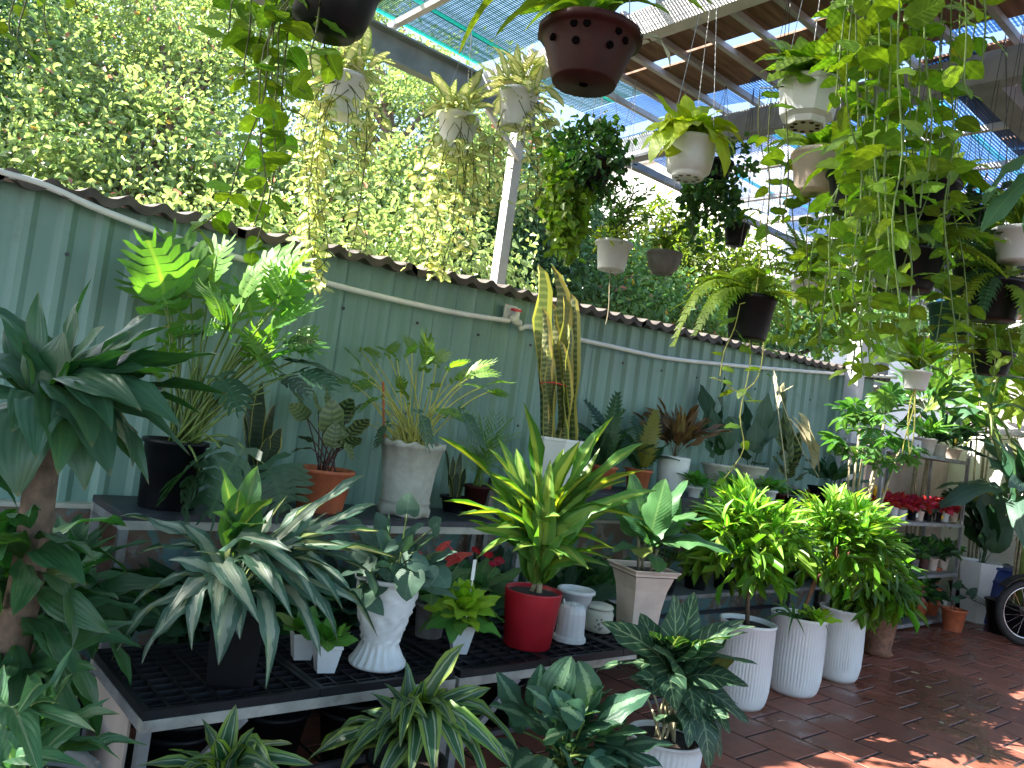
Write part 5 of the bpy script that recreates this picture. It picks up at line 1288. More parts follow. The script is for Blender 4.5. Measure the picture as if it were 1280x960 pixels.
# stalk with long pale leaves leaning over the bench
pb = on_y(985, 640, 3.40); pb.z = 1.13
r = thing('pale_leaf_plant', 'leaning stalk with long pale dry leaves catching the sun', 'potted plant', pb, G_BENCH)
pot(r, pb, .04, .05, .07, M['black_plastic'])
d0 = depth(pb) - .12
path = [(985, 618), (978, 580), (966, 520), (966, 480), (972, 500), (984, 525), (1004, 560), (1022, 594)]
path = [Pd(x, y, d0) for x, y in [(985, 622), (980, 570), (967, 470)]]
stem(r, path, .006, 'stem_pale', .004)
path2 = [Pd(x, y, d0 - .02) for x, y in [(967, 470), (974, 490), (985, 522), (1004, 565), (1024, 597)]]
stem(r, path2, .005, 'stem_pale', .003)
leaves_px(r, path2[1], [(967, 462, .0, .6, 0), (980, 478, .02, .8, 0), (992, 482, .04, 1.0, 0), (972, 512, .0, .7, 0)], 'l_dry', 'lance', .075, .05)
for a, t_, w_ in (((990, 520), (1018, 588), 1.0), ((997, 515), (1024, 592), .9), ((984, 522), (1014, 572), .8)):
    leaf(r, Pd(a[0], a[1], d0 - .04), Pd(t_[0], t_[1], d0 - .05), .085 * w_, 'l_dry', 'lance', .05, U(-.4, .4))

for k, (px, py, yy) in enumerate(((250, 790, 3.5), (330, 770, 3.5), (420, 765, 3.55), (505, 760, 3.5), (570, 745, 3.5), (630, 740, 3.55), (690, 745, 3.5), (740, 735, 3.55))):
    p = on_y(px, py, yy); pb = V((p.x, yy, 0))
    lab = ('shaded leafy plant under the raised bench nearest the silver plant', 'shaded leafy plant under the raised bench behind the silver plant', 'shaded plant under the raised bench behind the white urn', 'shaded plant under the raised bench just past the white urn', 'shaded plant under the raised bench behind the lime plant', 'shaded plant under the raised bench behind the red pot', 'shaded plant in the gap behind the upturned white pot', 'shaded plant in the gap behind the lidded jar')[k]
    r = thing('shade_plant', lab, 'potted plant', pb, G_FLOOR)
    pot(r, pb, .13, .17, .34, M['black_plastic'], 20)
    rosette(r, pb + V((0, 0, .32)), 30, .46, .13, ('l_selloum_dark', 'l_round', 'l_blue')[k % 3], ('lance', 'broad', 'lance')[k % 3], 1.5, .0, .16, .25)

for k, (x, y, n) in enumerate(((1.15, 2.95, 3), (1.55, 3.0, 2), (1.85, 2.9, 3), (2.35, 2.95, 2), (2.75, 3.0, 3), (3.2, 2.95, 2))):  # black pots added to darken the space under the benches
    pb = V((x, y, 0))
    lab = ('three nested black pots added as dark filler under the front bench, nearest its corner leg', 'two nested black pots added as dark filler under the front bench below the silver plant', 'three nested black pots added as dark filler under the bench joint', 'two nested black pots added as dark filler under the bench below the lime plant', 'three nested black pots added as dark filler under the bench below the red pot', 'two nested black pots added as dark filler under the bench below the lidded jar')[k]
    r = thing('filler_pots', lab, 'pots', pb)
    for j in range(n): obj('nested_pot', lathe(pb + V((.01 * j, 0, .05 * j)), [(.10, 0), (.135, .20), (.145, .202), (.145, .22), (.13, .22)], 18), M['black_plastic'], r, True)
for x, y, lab in ((.62, 2.95, 'bushy dark plant on the floor between the cane dracaena and the bench end'), (.78, 3.25, 'dark leafy plant by the peeling wall behind the bench end')):
    pb = V((x, y, 0))
    r = thing('floor_plant', lab, 'potted plant', pb, G_FLOOR)
    pot(r, pb, .12, .15, .3, M['black_plastic'], 20)
    stem(r, [pb + V((0, 0, .27)), pb + V((.01, 0, .62))], .012, 'bark')
    rosette(r, pb + V((0, 0, .60)), 34, .34, .095, 'l_bright', 'lance', 1.45, -.6, .2, .15, .06)
# ---------------------------------------------------------------- front row on the floor
c = Pd(512, 925, 2.78)
r = thing('striped_dracaena', 'lemon and green striped dracaena spreading before the bench joint', 'dracaena', (c.x, c.y, 0), G_FLOOR)
pot(r, (c.x, c.y, 0), .10, .13, c.z - .06, M['black_plastic'])
stem(r, [(c.x, c.y, c.z - .09), (c.x, c.y, c.z + .05)], .018, 'stem_green')
leaves_px(r, c, [(581, 804, .0, 1.2, .08), (507, 826, -.05, 1.1, .05), (480, 854, .02, 1.0, .2), (462, 866, .0, .9, .24), (384, 951, .1, 1.0, .24), (430, 942, .14, 1.0, .3), (432, 953, .2, 1.0, .3), (467, 956, .24, .9, .34), (500, 935, .3, .9, .46), (601, 858, -.05, 1.0, .16), (612, 893, .0, 1.0, .24), (614, 860, -.1, .9, .1), (648, 938, .05, 1.0, .34), (640, 962, .12, 1.0, .34), (628, 948, .18, .9, .34),
                 (582, 966, .24, 1.1, .46), (542, 972, .3, 1.1, .46), (512, 975, .28, 1.0, .46), (535, 898, .24, .9, .3), (440, 915, .05, 1.0, .24), (560, 860, .05, 1.0, .1), (530, 850, .1, 1.0, .1), (450, 890, -.05, 1.0, .2), (565, 905, .22, 1.0, .3), (490, 905, .26, 1.0, .34), (470, 915, .2, 1.0, .34), (590, 930, .2, 1.0, .34), (550, 880, .16, 1.0, .2), (400, 935, -.05, .9, .2), (500, 868, .12, .9, .16), (470, 985, .2, 1, .34), (610, 985, .15, 1, .34), (420, 985, .1, 1, .3)], 'l_lemon', 'strap', .084, .2, spread=.03)
c = Pd(285, 985, 2.28)
r = thing('striped_dracaena', 'smaller lemon striped dracaena cut off below, near the bench corner leg', 'dracaena', (c.x, c.y, 0), G_FLOOR)
pot(r, (c.x, c.y, 0), .08, .11, max(.1, c.z - .05), M['black_plastic'])
leaves_px(r, c, [(295, 880, .0, 1.0, .05), (252, 898, -.02, 1.0, .08), (318, 909, .08, .7, .1), (171, 958, .1, .9, .24), (210, 937, .05, .8, .16), (366, 930, .0, 1.0, .2), (318, 938, .15, .8, .2), (392, 956, .08, .9, .24), (270, 925, .12, 1.0, .1), (300, 930, .1, 1.0, .1), (235, 950, .15, .9, .24), (340, 960, .18, .9, .3), (200, 985, .15, .9, .3), (370, 985, .15, .9, .3)], 'l_lemon', 'strap', .07, .15, spread=.03)
c = Pd(705, 965, 2.95)
r = thing('dieffenbachia', 'low plant with silver striped dark leaves beneath the red pot', 'dieffenbachia', (c.x, c.y, 0), G_FLOOR)
pot(r, (c.x, c.y, 0), .10, .13, max(.12, c.z - .03), M['black_plastic'])
stalked(r, c, [(655, 915, 620, 840, .0, .9), (668, 885, 676, 830, -.05, .8), (690, 880, 714, 820, .0, 1.2), (738, 882, 722, 826, .02, 1.1), (748, 900, 814, 866, .05, 1.1), (778, 935, 842, 931, .1, 1.0), (742, 920, 780, 905, .16, 1.0), (680, 925, 708, 915, .2, 1.0), (760, 955, 812, 965, .15, 1.0), (668, 945, 640, 965, .15, .9), (705, 900, 690, 862, .1, .9), (700, 935, 722, 975, .25, 1.1), (735, 945, 765, 985, .2, 1.1), (720, 880, 745, 855, -.08, .9), (650, 950, 612, 930, .0, .9), (690, 950, 672, 985, .2, .9), (760, 905, 775, 870, -.05, .9), (730, 900, 700, 885, .18, 1.0)], 'l_dief', 'broad', .125, 'stem_green', .006, .02, .12, .04)
leaves_px(r, c, [(int(U(610, 830)), int(U(850, 985)), U(-.1, .25), U(.8, 1.1), U(.1, .3)) for k in range(34)], 'l_dief', 'broad', .115, .2, pet=.45)
c = Pd(832, 918, 3.55)
pw = V((c.x, c.y, 0))
r = thing('pinstripe_plant', 'plant with dark pinstriped leaves on pale stems in the low ribbed white pot', 'potted plant', pw, G_FLOOR)
rib = lambda k, amp, z0, z1: (lambda a, rr, z: (rr + (amp * (abs(math.cos(a * k / 2)) ** .6 - .6) if z0 < z < z1 else 0), z))
pot(r, pw, .13, .165, c.z + .0, M['white_pot'], 192, .004, .012, .012, .88, rib(42, .007, .03, c.z - .04), extra=[(.15, .15), (.16, .4), (.165, .8)])
b = V((c.x, c.y, c.z - .02))
for k in range(12):
    e = Pd(U(805, 850), U(840, 890), depth(b) + U(-.08, .08)); petiole(r, b + V((U(-.05, .05), U(-.05, .05), 0)), e, .01, .007, 'stem_pale')
leaves_px(r, b + V((0, 0, .14)), [(750, 778, .12, 1.1, .2), (773, 774, .0, 1.1, .16), (800, 766, -.05, 1.0, .16), (842, 743, -.02, .8, .05), (868, 740, -.1, 1.0, .05), (746, 838, .1, .6, .3), (931, 775, .0, 1.1, .2), (945, 783, .08, 1.1, .24), (948, 831, .1, 1.0, .3), (936, 858, .16, 1.0, .34), (937, 906, .18, 1.0, .34), (912, 918, .24, 1.0, .34), (886, 962, .28, 1.0, .46), (850, 795, .2, 1.1, .2), (880, 800, .1, 1.1, .2), (790, 850, .2, 1.0, .34), (815, 810, .22, 1.0, .24), (905, 820, -.05, 1.0, .2), (870, 900, .28, 1.0, .46), (845, 890, .32, .9, .46), (800, 800, .05, 1, .2), (895, 880, .15, 1.0, .34), (900, 950, .2, .9, .46), (860, 935, .3, .9, .46)], 'l_birkin', 'broad', .155, .2, pet=.28)
leaves_px(r, b + V((0, 0, .12)), [(int(U(765, 940)), int(U(770, 930)), U(-.15, .25), U(.8, 1.0), U(.1, .3)) for k in range(16)], 'l_birkin', 'broad', .13, .2, pet=.3)

# the three tall ribbed white pots
def ribbed(x, y, rr, h, name, label, cat):
    r = thing(name, label, cat, (x, y, 0), G_FLOOR)
    pot(r, (x, y, 0), rr * .72, rr, h, M['white_pot'], 224, .004, .02, .016, .94, rib(54, .009, .06, h - .055), extra=[(rr * .82, .02), (rr * .90, .06), (rr * .95, .12), (rr * .985, .22), (rr, .45)])
    return r
def bush(r, b, c, rad, n, L, W, mats, fork=5, hang=0.0, trunk_mat='bark', sq=.75, low=-.3):
    """trunk, forks and leaf tufts over a dome"""
    stem(r, [b, V(b).lerp(V(c), .5) + V((U(-.02, .02), U(-.02, .02), 0)), V(c) - V((0, 0, rad * .5))], .014, trunk_mat, .011, 'trunk', 7)
    nt = n // 7; tu = []
    while len(tu) < nt:
        v = V((random.gauss(0, 1), random.gauss(0, 1), random.gauss(0, 1))).normalized()
        if v.z < low: continue
        tu.append(V(c) + V((v.x * rad, v.y * rad, v.z * rad * sq)) * U(.72, 1.0))
    for k, p in enumerate(tu):
        if k < fork * 2: stem(r, [V(c) - V((0, 0, rad * .55)), V(c).lerp(p, .5) - V((0, 0, .03)), p], .006, trunk_mat, .004, 'branch', 5)
        out = (p - V(c)).normalized()
        for j in range(7):
            d = (out * .5 + V((random.gauss(0, .55), random.gauss(0, .55), random.gauss(.25 - hang, .4)))).normalized()
            zr = (p.z - c[2]) / (rad * sq)
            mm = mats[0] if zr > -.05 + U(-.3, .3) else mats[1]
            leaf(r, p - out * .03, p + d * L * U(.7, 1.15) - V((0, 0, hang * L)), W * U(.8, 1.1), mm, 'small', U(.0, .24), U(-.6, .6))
    PP, DD, SS = blob_leaves([(tuple(V(c) - V((0, 0, rad * .12))), rad * .74, sq), (tuple(V(c) - V((0, 0, rad * .4))), rad * .72, .7)], 5600, L * .85, int(b[0] * 100), .05, 8, .2 + hang)
    foliage('inner_leaves', r, PP, DD, SS, 'f_bush', .22, int(b[0] * 100))
P1, P2, P3 = (4.36, 2.64), (4.98, 2.65), (5.66, 2.69)
r = ribbed(*P1, .165, .50, 'gold_bush', 'clipped dome of gold green leaves in the first ribbed white pot with bare soil', 'bush')
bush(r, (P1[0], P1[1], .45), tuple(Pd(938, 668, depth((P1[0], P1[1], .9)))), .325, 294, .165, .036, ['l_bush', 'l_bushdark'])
r = ribbed(*P2, .175, .50, 'gold_bush', 'gold green dome bush in the middle ribbed pot with a lime seedling', 'bush')
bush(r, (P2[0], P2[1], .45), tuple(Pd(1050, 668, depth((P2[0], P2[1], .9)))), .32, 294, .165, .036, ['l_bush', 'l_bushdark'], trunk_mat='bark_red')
rosette(r, (P2[0] - .02, P2[1] - .12, .47), 14, .15, .06, 'l_lime', 'lance', 1.3, .0, .15, .2)
rosette(r, (P2[0] - .12, P2[1] - .03, .47), 18, .2, .02, 'l_bushdark', 'grass', 1.0, -.2, .3, 0, droop=.3)
r = ribbed(*P3, .155, .50, 'drooping_bush', 'drooping leafy bush in the farthest ribbed white pot', 'bush')
bush(r, (P3[0], P3[1], .45), tuple(Pd(1085, 715, depth((P3[0], P3[1], .8)))), .26, 180, .19, .045, ['l_bushdark', 'l_bushdark'], hang=.4, sq=1.0)
# brown pot behind the ribbed ones
pb = on_z(1096, 818, 0)
r = thing('brown_pot_plant', 'pinkish leaved plant in a tapered brown pot behind the ribbed pots', 'potted plant', pb, G_FLOOR)
pot(r, pb, .10, .145, .42, M['bark_red'], extra=[(.125, .05), (.10, .12), (.12, .5)])
P, D, S = blob_leaves([((pb.x, pb.y, .55), .2, .8)], 1800, .1, 31, .06, 10)
foliage('leaves', r, P, D, S, 'f_pink', .45, 31)
# white tall pot peeking out behind the third
pb = on_z(1090, 812, 0) + V((-.12, .3, 0))
r = thing('tall_white_pot', 'plain tall white pot peeking out behind the farthest ribbed pot', 'pot', pb)
pot(r, pb, .12, .15, .62, M['white_pot'], 28, .004)

# shelf under the long bench: dark glossy plants
for k, (px, py, L) in enumerate(((828, 735, .34), (868, 738, .38), (905, 736, .36), (948, 735, .3), (990, 735, .3))):
    pb = on_y(px, py, 3.42 + .04 * (k % 2)); pb.z = .47
    lab = ('glossy dark leaved plant on the lower shelf beside the beige pot', 'glossy dark leaved plant on the lower shelf with a yellowish new shoot', 'dark plant on the lower shelf behind the first gold bush', 'dark plant on the lower shelf between the two gold bushes', 'dark plant on the lower shelf behind the second gold bush')[k]
    r = thing('glossy_plant', lab, 'potted plant', pb, G_BENCH)
    pot(r, pb, .075, .095, .15, M['black_plastic'])
    b = pb + V((0, 0, .14))
    for j in range(9):
        yaw = j * 2.4 + U(-.3, .3); pit = U(.6, 1.35); e = b + V((math.cos(pit) * math.cos(yaw), math.cos(pit) * math.sin(yaw), math.sin(pit))) * L * U(.8, 1.1)
        pts = arc(b, e, .03, 6); stem(r, pts, .006, 'stem_green', .003)
        for q in range(9):
            p = along(pts, .25 + .75 * q / 9); a = yaw + (1.3 if q % 2 else -1.3) + U(-.3, .3)
            leaf(r, p, p + V((math.cos(a), math.sin(a), U(-.1, .5))) * U(.07, .10), .036, 'l_round' if j % 2 else 'l_selloum_dark', 'small', .1, U(-.4, .4))
    if k == 1:
        for j in range(7): leaf(r, b + V((0, -.05, .12 + .03 * j)), Pd(856 + j * 4, 640 - j * 7, depth(b) - .12), .03, 'l_bush', 'small', .1, U(-.5, .5))

# umbrella tree
pb = on_z(1078, 770, 0) + V((.1, .45, 0))
pb = V((6.35, 3.05, 0))
r = thing('umbrella_tree', 'umbrella tree with shiny fingered leaves on several bare stems', 'umbrella tree', pb, G_FLOOR)
pot(r, pb, .13, .17, .36, M['black_plastic'])
d0 = depth((pb.x, pb.y, 1.3))
heads = [Pd(x, y, d0 + dd) for x, y, dd in ((1062, 575, 0), (1080, 560, .1), (1100, 570, -.1), (1075, 535, .1), (1105, 530, 0), (1125, 560, .1))]
for hd in heads: stem(r, [pb + V((U(-.06, .06), U(-.06, .06), .3)), pb.lerp(hd, .5) + V((0, 0, .1)), hd], .016, 'bark_pale', .01, 'trunk', 6)
for k in range(52):
    x, y = U(1042, 1150), U(478, 580)
    if (x - 1092) ** 2 / 58 ** 2 + (y - 532) ** 2 / 58 ** 2 > 1: continue
    p = Pd(x, y, d0 + U(-.3, .3)); hd = min(heads, key=lambda q: (q - p).length)
    dv = (p - hd); dv.z *= .3
    leaf(r, hd.lerp(p, .35), p + V((dv.x, dv.y, U(-.02, .06))).normalized() * .16 if dv.length > .02 else p + V((.1, -.1, .02)), .27 * U(.8, 1.15), 'l_scheff', 'palmate', 0, U(-.35, .35))
for x, y in ((1120, 590), (1145, 585), (1105, 595), (1060, 575)):
    p = Pd(x, y, d0 - .2); leaf(r, p + V((-.12, .05, .12)), p, .26, 'l_scheff', 'palmate', 0, U(-.35, .35))

# ---------------------------------------------------------------- the end rack's pots
def rack_pot(px, py, z, lab, pm, rr, hh, mat, crown_r, n=60, yy=3.42, tag=None, size=.06, flat=.7, up=.0, grp=G_RACK):
    pb = on_y(px, py, yy); pb.z = z
    r = thing('rack_pot', lab, 'potted plant', pb, grp)
    pot(r, pb, rr * .78, rr, hh, M[pm], 16, .003, .012, .004, .9)
    rg = np.random.default_rng(int(px * 7 + py))
    v = rg.normal(size=(n, 3)); v /= np.linalg.norm(v, axis=1, keepdims=True); v[:, 2] = np.abs(v[:, 2])
    ct = np.array([pb.x, pb.y, pb.z + hh + up]); pts = ct + v * crown_r * rg.uniform(.3, .95, (n, 1)) * np.array([1, 1, flat])
    foliage('leaves', r, pts, v + rg.normal(size=(n, 3)) * .4, rg.uniform(.7, 1.2, n) * size, mat, .6, int(px))
    if tag:
        obj('pot_label', box((pb.x - .022, pb.y - rr - .006, pb.z + hh * .35), (pb.x + .022, pb.y - rr - .001, pb.z + hh * .75)), M[tag], r)
    return r
cols = [(1103, 'cream', 'cream pot of red leaves at the near end of the red row'), (1116, 'white_plastic', 'tall pale pot of red leaves, second in the red row'), (1127, 'white_plastic', 'small white pot of red leaves beside the black labelled pot'), (1140, 'black_plastic', 'black pot with a white label under red leaves'), (1149, 'tan', 'pinkish pot of red leaves beside the black labelled pot'),
        (1160, 'black_plastic', 'plain black pot of red leaves next to the pinkish pot'), (1172, 'black_plastic', 'black pot with a round yellow label under red leaves'), (1181, 'white_plastic', 'white pot of red leaves near the far rack post')]
for k, (px, pm, lab) in enumerate(cols):
    rack_pot(px, 643, 1.05, lab, pm, .046, .10 + .02 * (k == 1), 'l_poins', .105, 70, 3.38 + .03 * (k % 2), 'card' if k == 3 else ('yellow' if k == 6 else None), .085, .75, .03)
rack_pot(1192, 643, 1.05, 'pinkish pot of dark green leaves at the far end of the red row', 'tan', .05, .11, 'f_potdark', .17, 90, 3.42, None, .08, .9, .07)
for k, (px, pm, lab) in enumerate(((1120, 'grey_pot', 'grey pot of drooping green leaves, first on the third shelf'), (1132, 'black_plastic', 'black pot of drooping leaves, second on the third shelf'), (1141, 'grey_pot', 'grey pot of green leaves, third on the third shelf'), (1154, 'stem_purple', 'purple pot of green leaves in the middle of the third shelf'), (1165, 'tan', 'narrow pinkish pot of green leaves on the third shelf'), (1178, 'tan', 'wide pinkish pot of green leaves near the third shelf end'))):
    rack_pot(px, 708, .53, lab, pm, .055, .13, 'f_pot' if k % 2 else 'f_potdark', .16, 80, 3.42, None, .10, .75, .05)
for k, (px, pm, mt_, lab) in enumerate(((1118, 'black_plastic', 'f_pink', 'black pot of pink tinged leaves on the bottom shelf'), (1134, 'black_plastic', 'f_pot', 'black pot of tall green blades on the bottom shelf'), (1147, 'terracotta', 'f_potdark', 'terracotta pot of dark leaves on the bottom shelf'))):
    rack_pot(px, 782, .06, lab, pm, .075, .15, mt_, .2, 110, 3.44, None, .11, .9, .06)
pb = on_y(1161, 778, 3.42); pb.z = .06
r = thing('pot_stack', 'leaning stack of ribbed terracotta pots on the bottom shelf', 'pot stack', pb)
for k in range(4): obj('nested_pot', lathe(pb + V((.004 * k, .0, .0 + .05 * k)), [(.062, 0), (.082, .115), (.09, .117), (.09, .133), (.078, .133)], 18), M['terracotta'], r, True)
for k in range(2): obj('nested_pot', lathe(pb + V((.0, .0, .34 + .045 * k)), [(.055, 0), (.07, .1), (.076, .102), (.076, .115), (.066, .115)], 18), M['terracotta'], r, True)
pb = on_y(1177, 778, 3.38); pb.z = .06
r = thing('cream_vase', 'small cream barrel vase beside the terracotta stack', 'vase', pb)
obj('vase', lathe(pb, [(.05, 0), (.055, .01), (.062, .03), (.062, .04), (.07, .09), (.07, .1), (.062, .16), (.052, .2), (.055, .215), (.045, .215), (.04, .15)], 28), M['cream'], r, True)
for px, pm, mt_, lab, rr, hh in ((1139, 'white_plastic', None, 'white perforated box on the rack top', .05, .12), (1155, 'stone', 'f_pot', 'broad grey pot on the rack top trailing a sprig', .105, .17), (1172, 'stone', 'f_potdark', 'second grey pot on the rack top under dark blades', .09, .14), (1190, 'tan', 'f_potdark', 'pinkish pot on the rack top at the far post', .09, .12)):
    pb = on_y(px, 562, 3.42); pb.z = 1.72
    if mt_ is None:
        r = thing('white_box', lab, 'box', pb)
        obj('shell', box(pb + V((-.075, -.06, 0)), pb + V((.075, .06, .13)), .006), M['white_plastic'], r)
        obj('hole', tube([pb + V((-.0, -.0605, .075)), pb + V((0, -.063, .075))], .014, 8), M['black_plastic'], r)
    else:
        r = thing('rack_top_plant', lab, 'potted plant', pb, G_RACK)
        pot(r, pb, rr * .8, rr, hh, M[pm], 20)
        rosette(r, pb + V((0, 0, hh * .9)), 26, .42 if px > 1160 else .3, .07, 'l_limegreen' if px < 1160 else 'l_selloum_dark', 'lance', 1.4, .1, .16, .1)
pb = on_y(1091, 648, 3.44); pb.z = 1.05
r = thing('bromeliad', 'yellow and orange bromeliad at the near end of the rack', 'bromeliad', pb, G_RACK)
M['l_orange'] = leafmat('orange_bract', (0.65, 0.12, 0.02), (0.7, 0.3, 0.05), 'mid', .35, .4); M['l_gold'] = leafmat('gold_bract', (0.75, 0.48, 0.02), (0.8, 0.6, 0.1), 'mid', .35, .4)
pot(r, pb, .05, .065, .10, M['terracotta'], 16)
rosette(r, pb + V((0, 0, .1)), 12, .14, .06, 'l_orange', 'lance', 1.2, .2, .1); rosette(r, pb + V((0, 0, .2)), 12, .13, .055, 'l_gold', 'lance', 1.5, .5, .1)
# dark plant between bench end and rack
pb = V((6.95, 3.2, 0))
r = thing('dark_leaf_tub', 'tub of dark leaves in the gap before the end rack', 'potted plant', pb, G_FLOOR)
pot(r, pb, .13, .16, .3, M['black_plastic'], 24)
rosette(r, pb + V((0, 0, .28)), 34, .55, .12, 'l_selloum_dark', 'lance', 1.5, .2, .16, .2, .3)

# ---------------------------------------------------------------- the far corner
pb = on_z(1218, 776, 0)
r = thing('tall_planter', 'tall faceted white planter with big dark upright leaves', 'planter', pb, G_FLOOR)
pot(r, pb, .165, .235, .66, M['white_pot'], 6, .002, .01, .012, .93, None, .35)
b = pb + V((0, 0, .62))
leaves_px(r, b, [(1205, 600, .0, 1.0, .08), (1225, 595, .05, 1.1, .05), (1245, 610, .0, 1.1, .1), (1262, 640, .05, 1.0, .16), (1198, 640, .05, 1.0, .16), (1238, 630, .15, 1.1, .1), (1215, 635, .15, 1.0, .1), (1270, 670, .0, .9, .24), (1196, 610, -.1, 1.0, .1), (1256, 615, -.15, 1.0, .1)], 'l_selloum_dark', 'broad', .27, .1, pet=.25)
stalked(r, pb + V((.1, -.25, .1)), [(1205, 735, 1195, 725, .1), (1212, 745, 1222, 735, .1), (1216, 750, 1226, 758, .1), (1204, 745, 1196, 750, .1)], 'l_blue', 'heart', .1, 'stem_green', .004, .02)
pb = V((9.55, 2.75, 0))
r = thing('banana_plant', 'banana plant with huge ribbed drooping leaves by the white wall', 'banana plant', pb, G_FLOOR)
pot(r, pb, .15, .2, .32, M['black_plastic'], 24)
top = Pd(1236, 520, depth((9.55, 2.75, 1.6)))
stem(r, [pb + V((0, 0, .28)), pb + V((.02, .02, 1.2)), top], .06, 'stem_green', .04, 'trunk', 9)
d0 = depth(top)
for a, t_, wf, sg, nr in (((1240, 545), (1257, 645), 1.0, .16, .2), ((1262, 548), (1278, 650), .8, .16, .1), ((1236, 505), (1202, 480), 1.0, .2, .0), ((1240, 500), (1262, 462), 1.0, .1, -.1), ((1238, 512), (1290, 520), .9, .2, .1), ((1250, 470), (1300, 480), .9, .1, .1), ((1240, 498), (1225, 440), .8, .0, -.1), ((1232, 520), (1190, 540), .6, .3, -.1)):
    A = Pd(a[0], a[1], d0 - nr); stem(r, arc(top, A, .08, 5), .016, 'stem_green', .01, 'petiole', 6)
    leaf(r, A, Pd(t_[0], t_[1], d0 - nr - .1), .30 * wf, 'l_banana', 'banana', sg, U(-.3, .3))
pb = on_z(1190, 788, 0)
r = thing('red_clay_pot', 'small red clay pot with a thin sprig beside the tall planter', 'potted plant', pb, G_FLOOR)
pot(r, pb, .085, .115, .22, M['terracotta'], 24)
stalked(r, pb + V((0, 0, .2)), [(1188, 740, 1180, 728, 0), (1194, 735, 1202, 725, 0), (1192, 750, 1200, 748, .03), (1187, 752, 1179, 750, .03)], 'l_selloum_dark', 'heart', .08, 'stem_purple', .004, .02)
pb = on_z(1252, 786, 0) + V((.25, .12, 0))
r = thing('blue_drum', 'dark blue plastic drum behind the motorbike wheel', 'drum', pb)
obj('drum', lathe(pb, [(.25, 0), (.27, .02), (.27, .2), (.28, .22), (.27, .24), (.27, .46), (.28, .48), (.27, .5), (.26, .60), (.24, .605)], 32), M['blue'], r, True)
obj('rim', lathe(pb + V((0, 0, .606)), [(.262, 0), (.275, .005), (.275, .025), (.262, .03)], 32), M['blue'], r, True)
pb = V((9.35, 2.15, 0)) ; q = on_z(1300, 770, 0)
pb = on_z(1282, 752, 0) + V((.3, -.5, 0))
r = thing('variegated_shrub', 'pot of yellow variegated and pinkish leaves at the far right by the wall', 'potted plant', pb, G_FLOOR)
pot(r, pb, .14, .18, .34, M['black_plastic'], 20)
rosette(r, pb + V((0, 0, .3)), 24, .42, .12, 'l_marble', 'lance', 1.3, .0, .2, .2); rosette(r, pb + V((0, 0, .25)), 12, .3, .1, 'l_cordy', 'lance', 1.0, .0, .2, .2)

# motorbike, its front wheel in the picture
wc = Pd(1284, 766, 7.75); wr = wc.z if .2 < wc.z < .5 else .31
r = thing('motorbike', 'parked motorbike showing its front wheel beside the blue drum', 'motorbike', (wc.x, wc.y, 0))
fx = V((0.80, -0.6, 0)); sx_ = V((0.6, 0.8, 0))      # the bike points to the fence corner
wc = V((wc.x, wc.y, wr))
def ring(c, R, rr, ax, n=36, k=8):
    u = V((0, 0, 1)); vv = ax.cross(u).normalized(); vs, fs = [], []
    for i in range(n):
        a = 2 * math.pi * i / n; d = u * math.cos(a) + vv * math.sin(a)
        for j in range(k):
            b_ = 2 * math.pi * j / k; vs.append(c + d * (R + rr * math.cos(b_)) + ax * (rr * math.sin(b_)))
    for i in range(n):
        for j in range(k): fs.append((i * k + j, ((i + 1) % n) * k + j, ((i + 1) % n) * k + (j + 1) % k, i * k + (j + 1) % k))
    return vs, fs
wh = obj('wheel', ring(wc, wr - .038, .038, sx_), M['rubber'], r, True)
obj('rim', ring(wc, wr - .078, .012, sx_), M['chrome'], wh, True)
obj('hub', tube([wc - sx_ * .05, wc + sx_ * .05], .045, 12), M['chrome'], wh)
for k in range(18):
    a = k * 2 * math.pi / 18; d = V((0, 0, 1)) * math.cos(a) + fx * math.sin(a); e = V((0, 0, 1)) * math.cos(a + .35) + fx * math.sin(a + .35)
    obj('spoke', tube([wc + d * .04 + sx_ * (.03 if k % 2 else -.03), wc + e * (wr - .085)], .0018, 4), M['chrome'], wh)
bk = fx
for s in (-1, 1): obj('fork', tube([wc + sx_ * (.075 * s), wc + sx_ * (.07 * s) + bk * .16 + V((0, 0, .42))], .018, 8), M['chrome'], r, True)
arcp = [wc + (V((0, 0, 1)) * math.cos(a) + fx * math.sin(a)) * (wr + .035) for a in np.linspace(-.9, 1.3, 12)]
obj('mudguard', join(*[bar(arcp[i], arcp[i + 1], .11, .008, (arcp[i] - wc).normalized()) for i in range(11)]), M['rubber'], r)
obj('leg_shield', bar(wc + bk * .30 + V((0, 0, .05)), wc + bk * .22 + V((0, 0, .55)), .38, .05, fx), M['blue'], r)
obj('steering_column', tube([wc + bk * .16 + V((0, 0, .4)), wc + bk * .24 + V((0, 0, .68))], .03, 8), M['dark_steel'], r, True)
obj('headlight', tube([wc + bk * .20 + V((0, 0, .6)), wc + bk * .10 + V((0, 0, .6))], .075, 16), M['chrome'], r, True)
obj('handlebar', tube([wc + bk * .3 - sx_ * .32 + V((0, 0, .74)), wc + bk * .24 + V((0, 0, .70)), wc + bk * .3 + sx_ * .32 + V((0, 0, .74))], .014, 8), M['dark_steel'], r, True)
obj('body', bar(wc + bk * .45 + V((0, 0, .12)), wc + bk * 1.15 + V((0, 0, .26)), .24, .22), M['dark_steel'], r)
obj('seat', bar(wc + bk * .6 + V((0, 0, .46)), wc + bk * 1.25 + V((0, 0, .50)), .24, .1), M['rubber'], r)
w2 = wc + bk * 1.2
wh = obj('wheel', ring(w2, wr - .038, .038, sx_), M['rubber'], r, True); obj('rim', ring(w2, wr - .078, .012, sx_), M['chrome'], wh, True); obj('hub', tube([w2 - sx_ * .05, w2 + sx_ * .05], .06, 12), M['chrome'], wh)
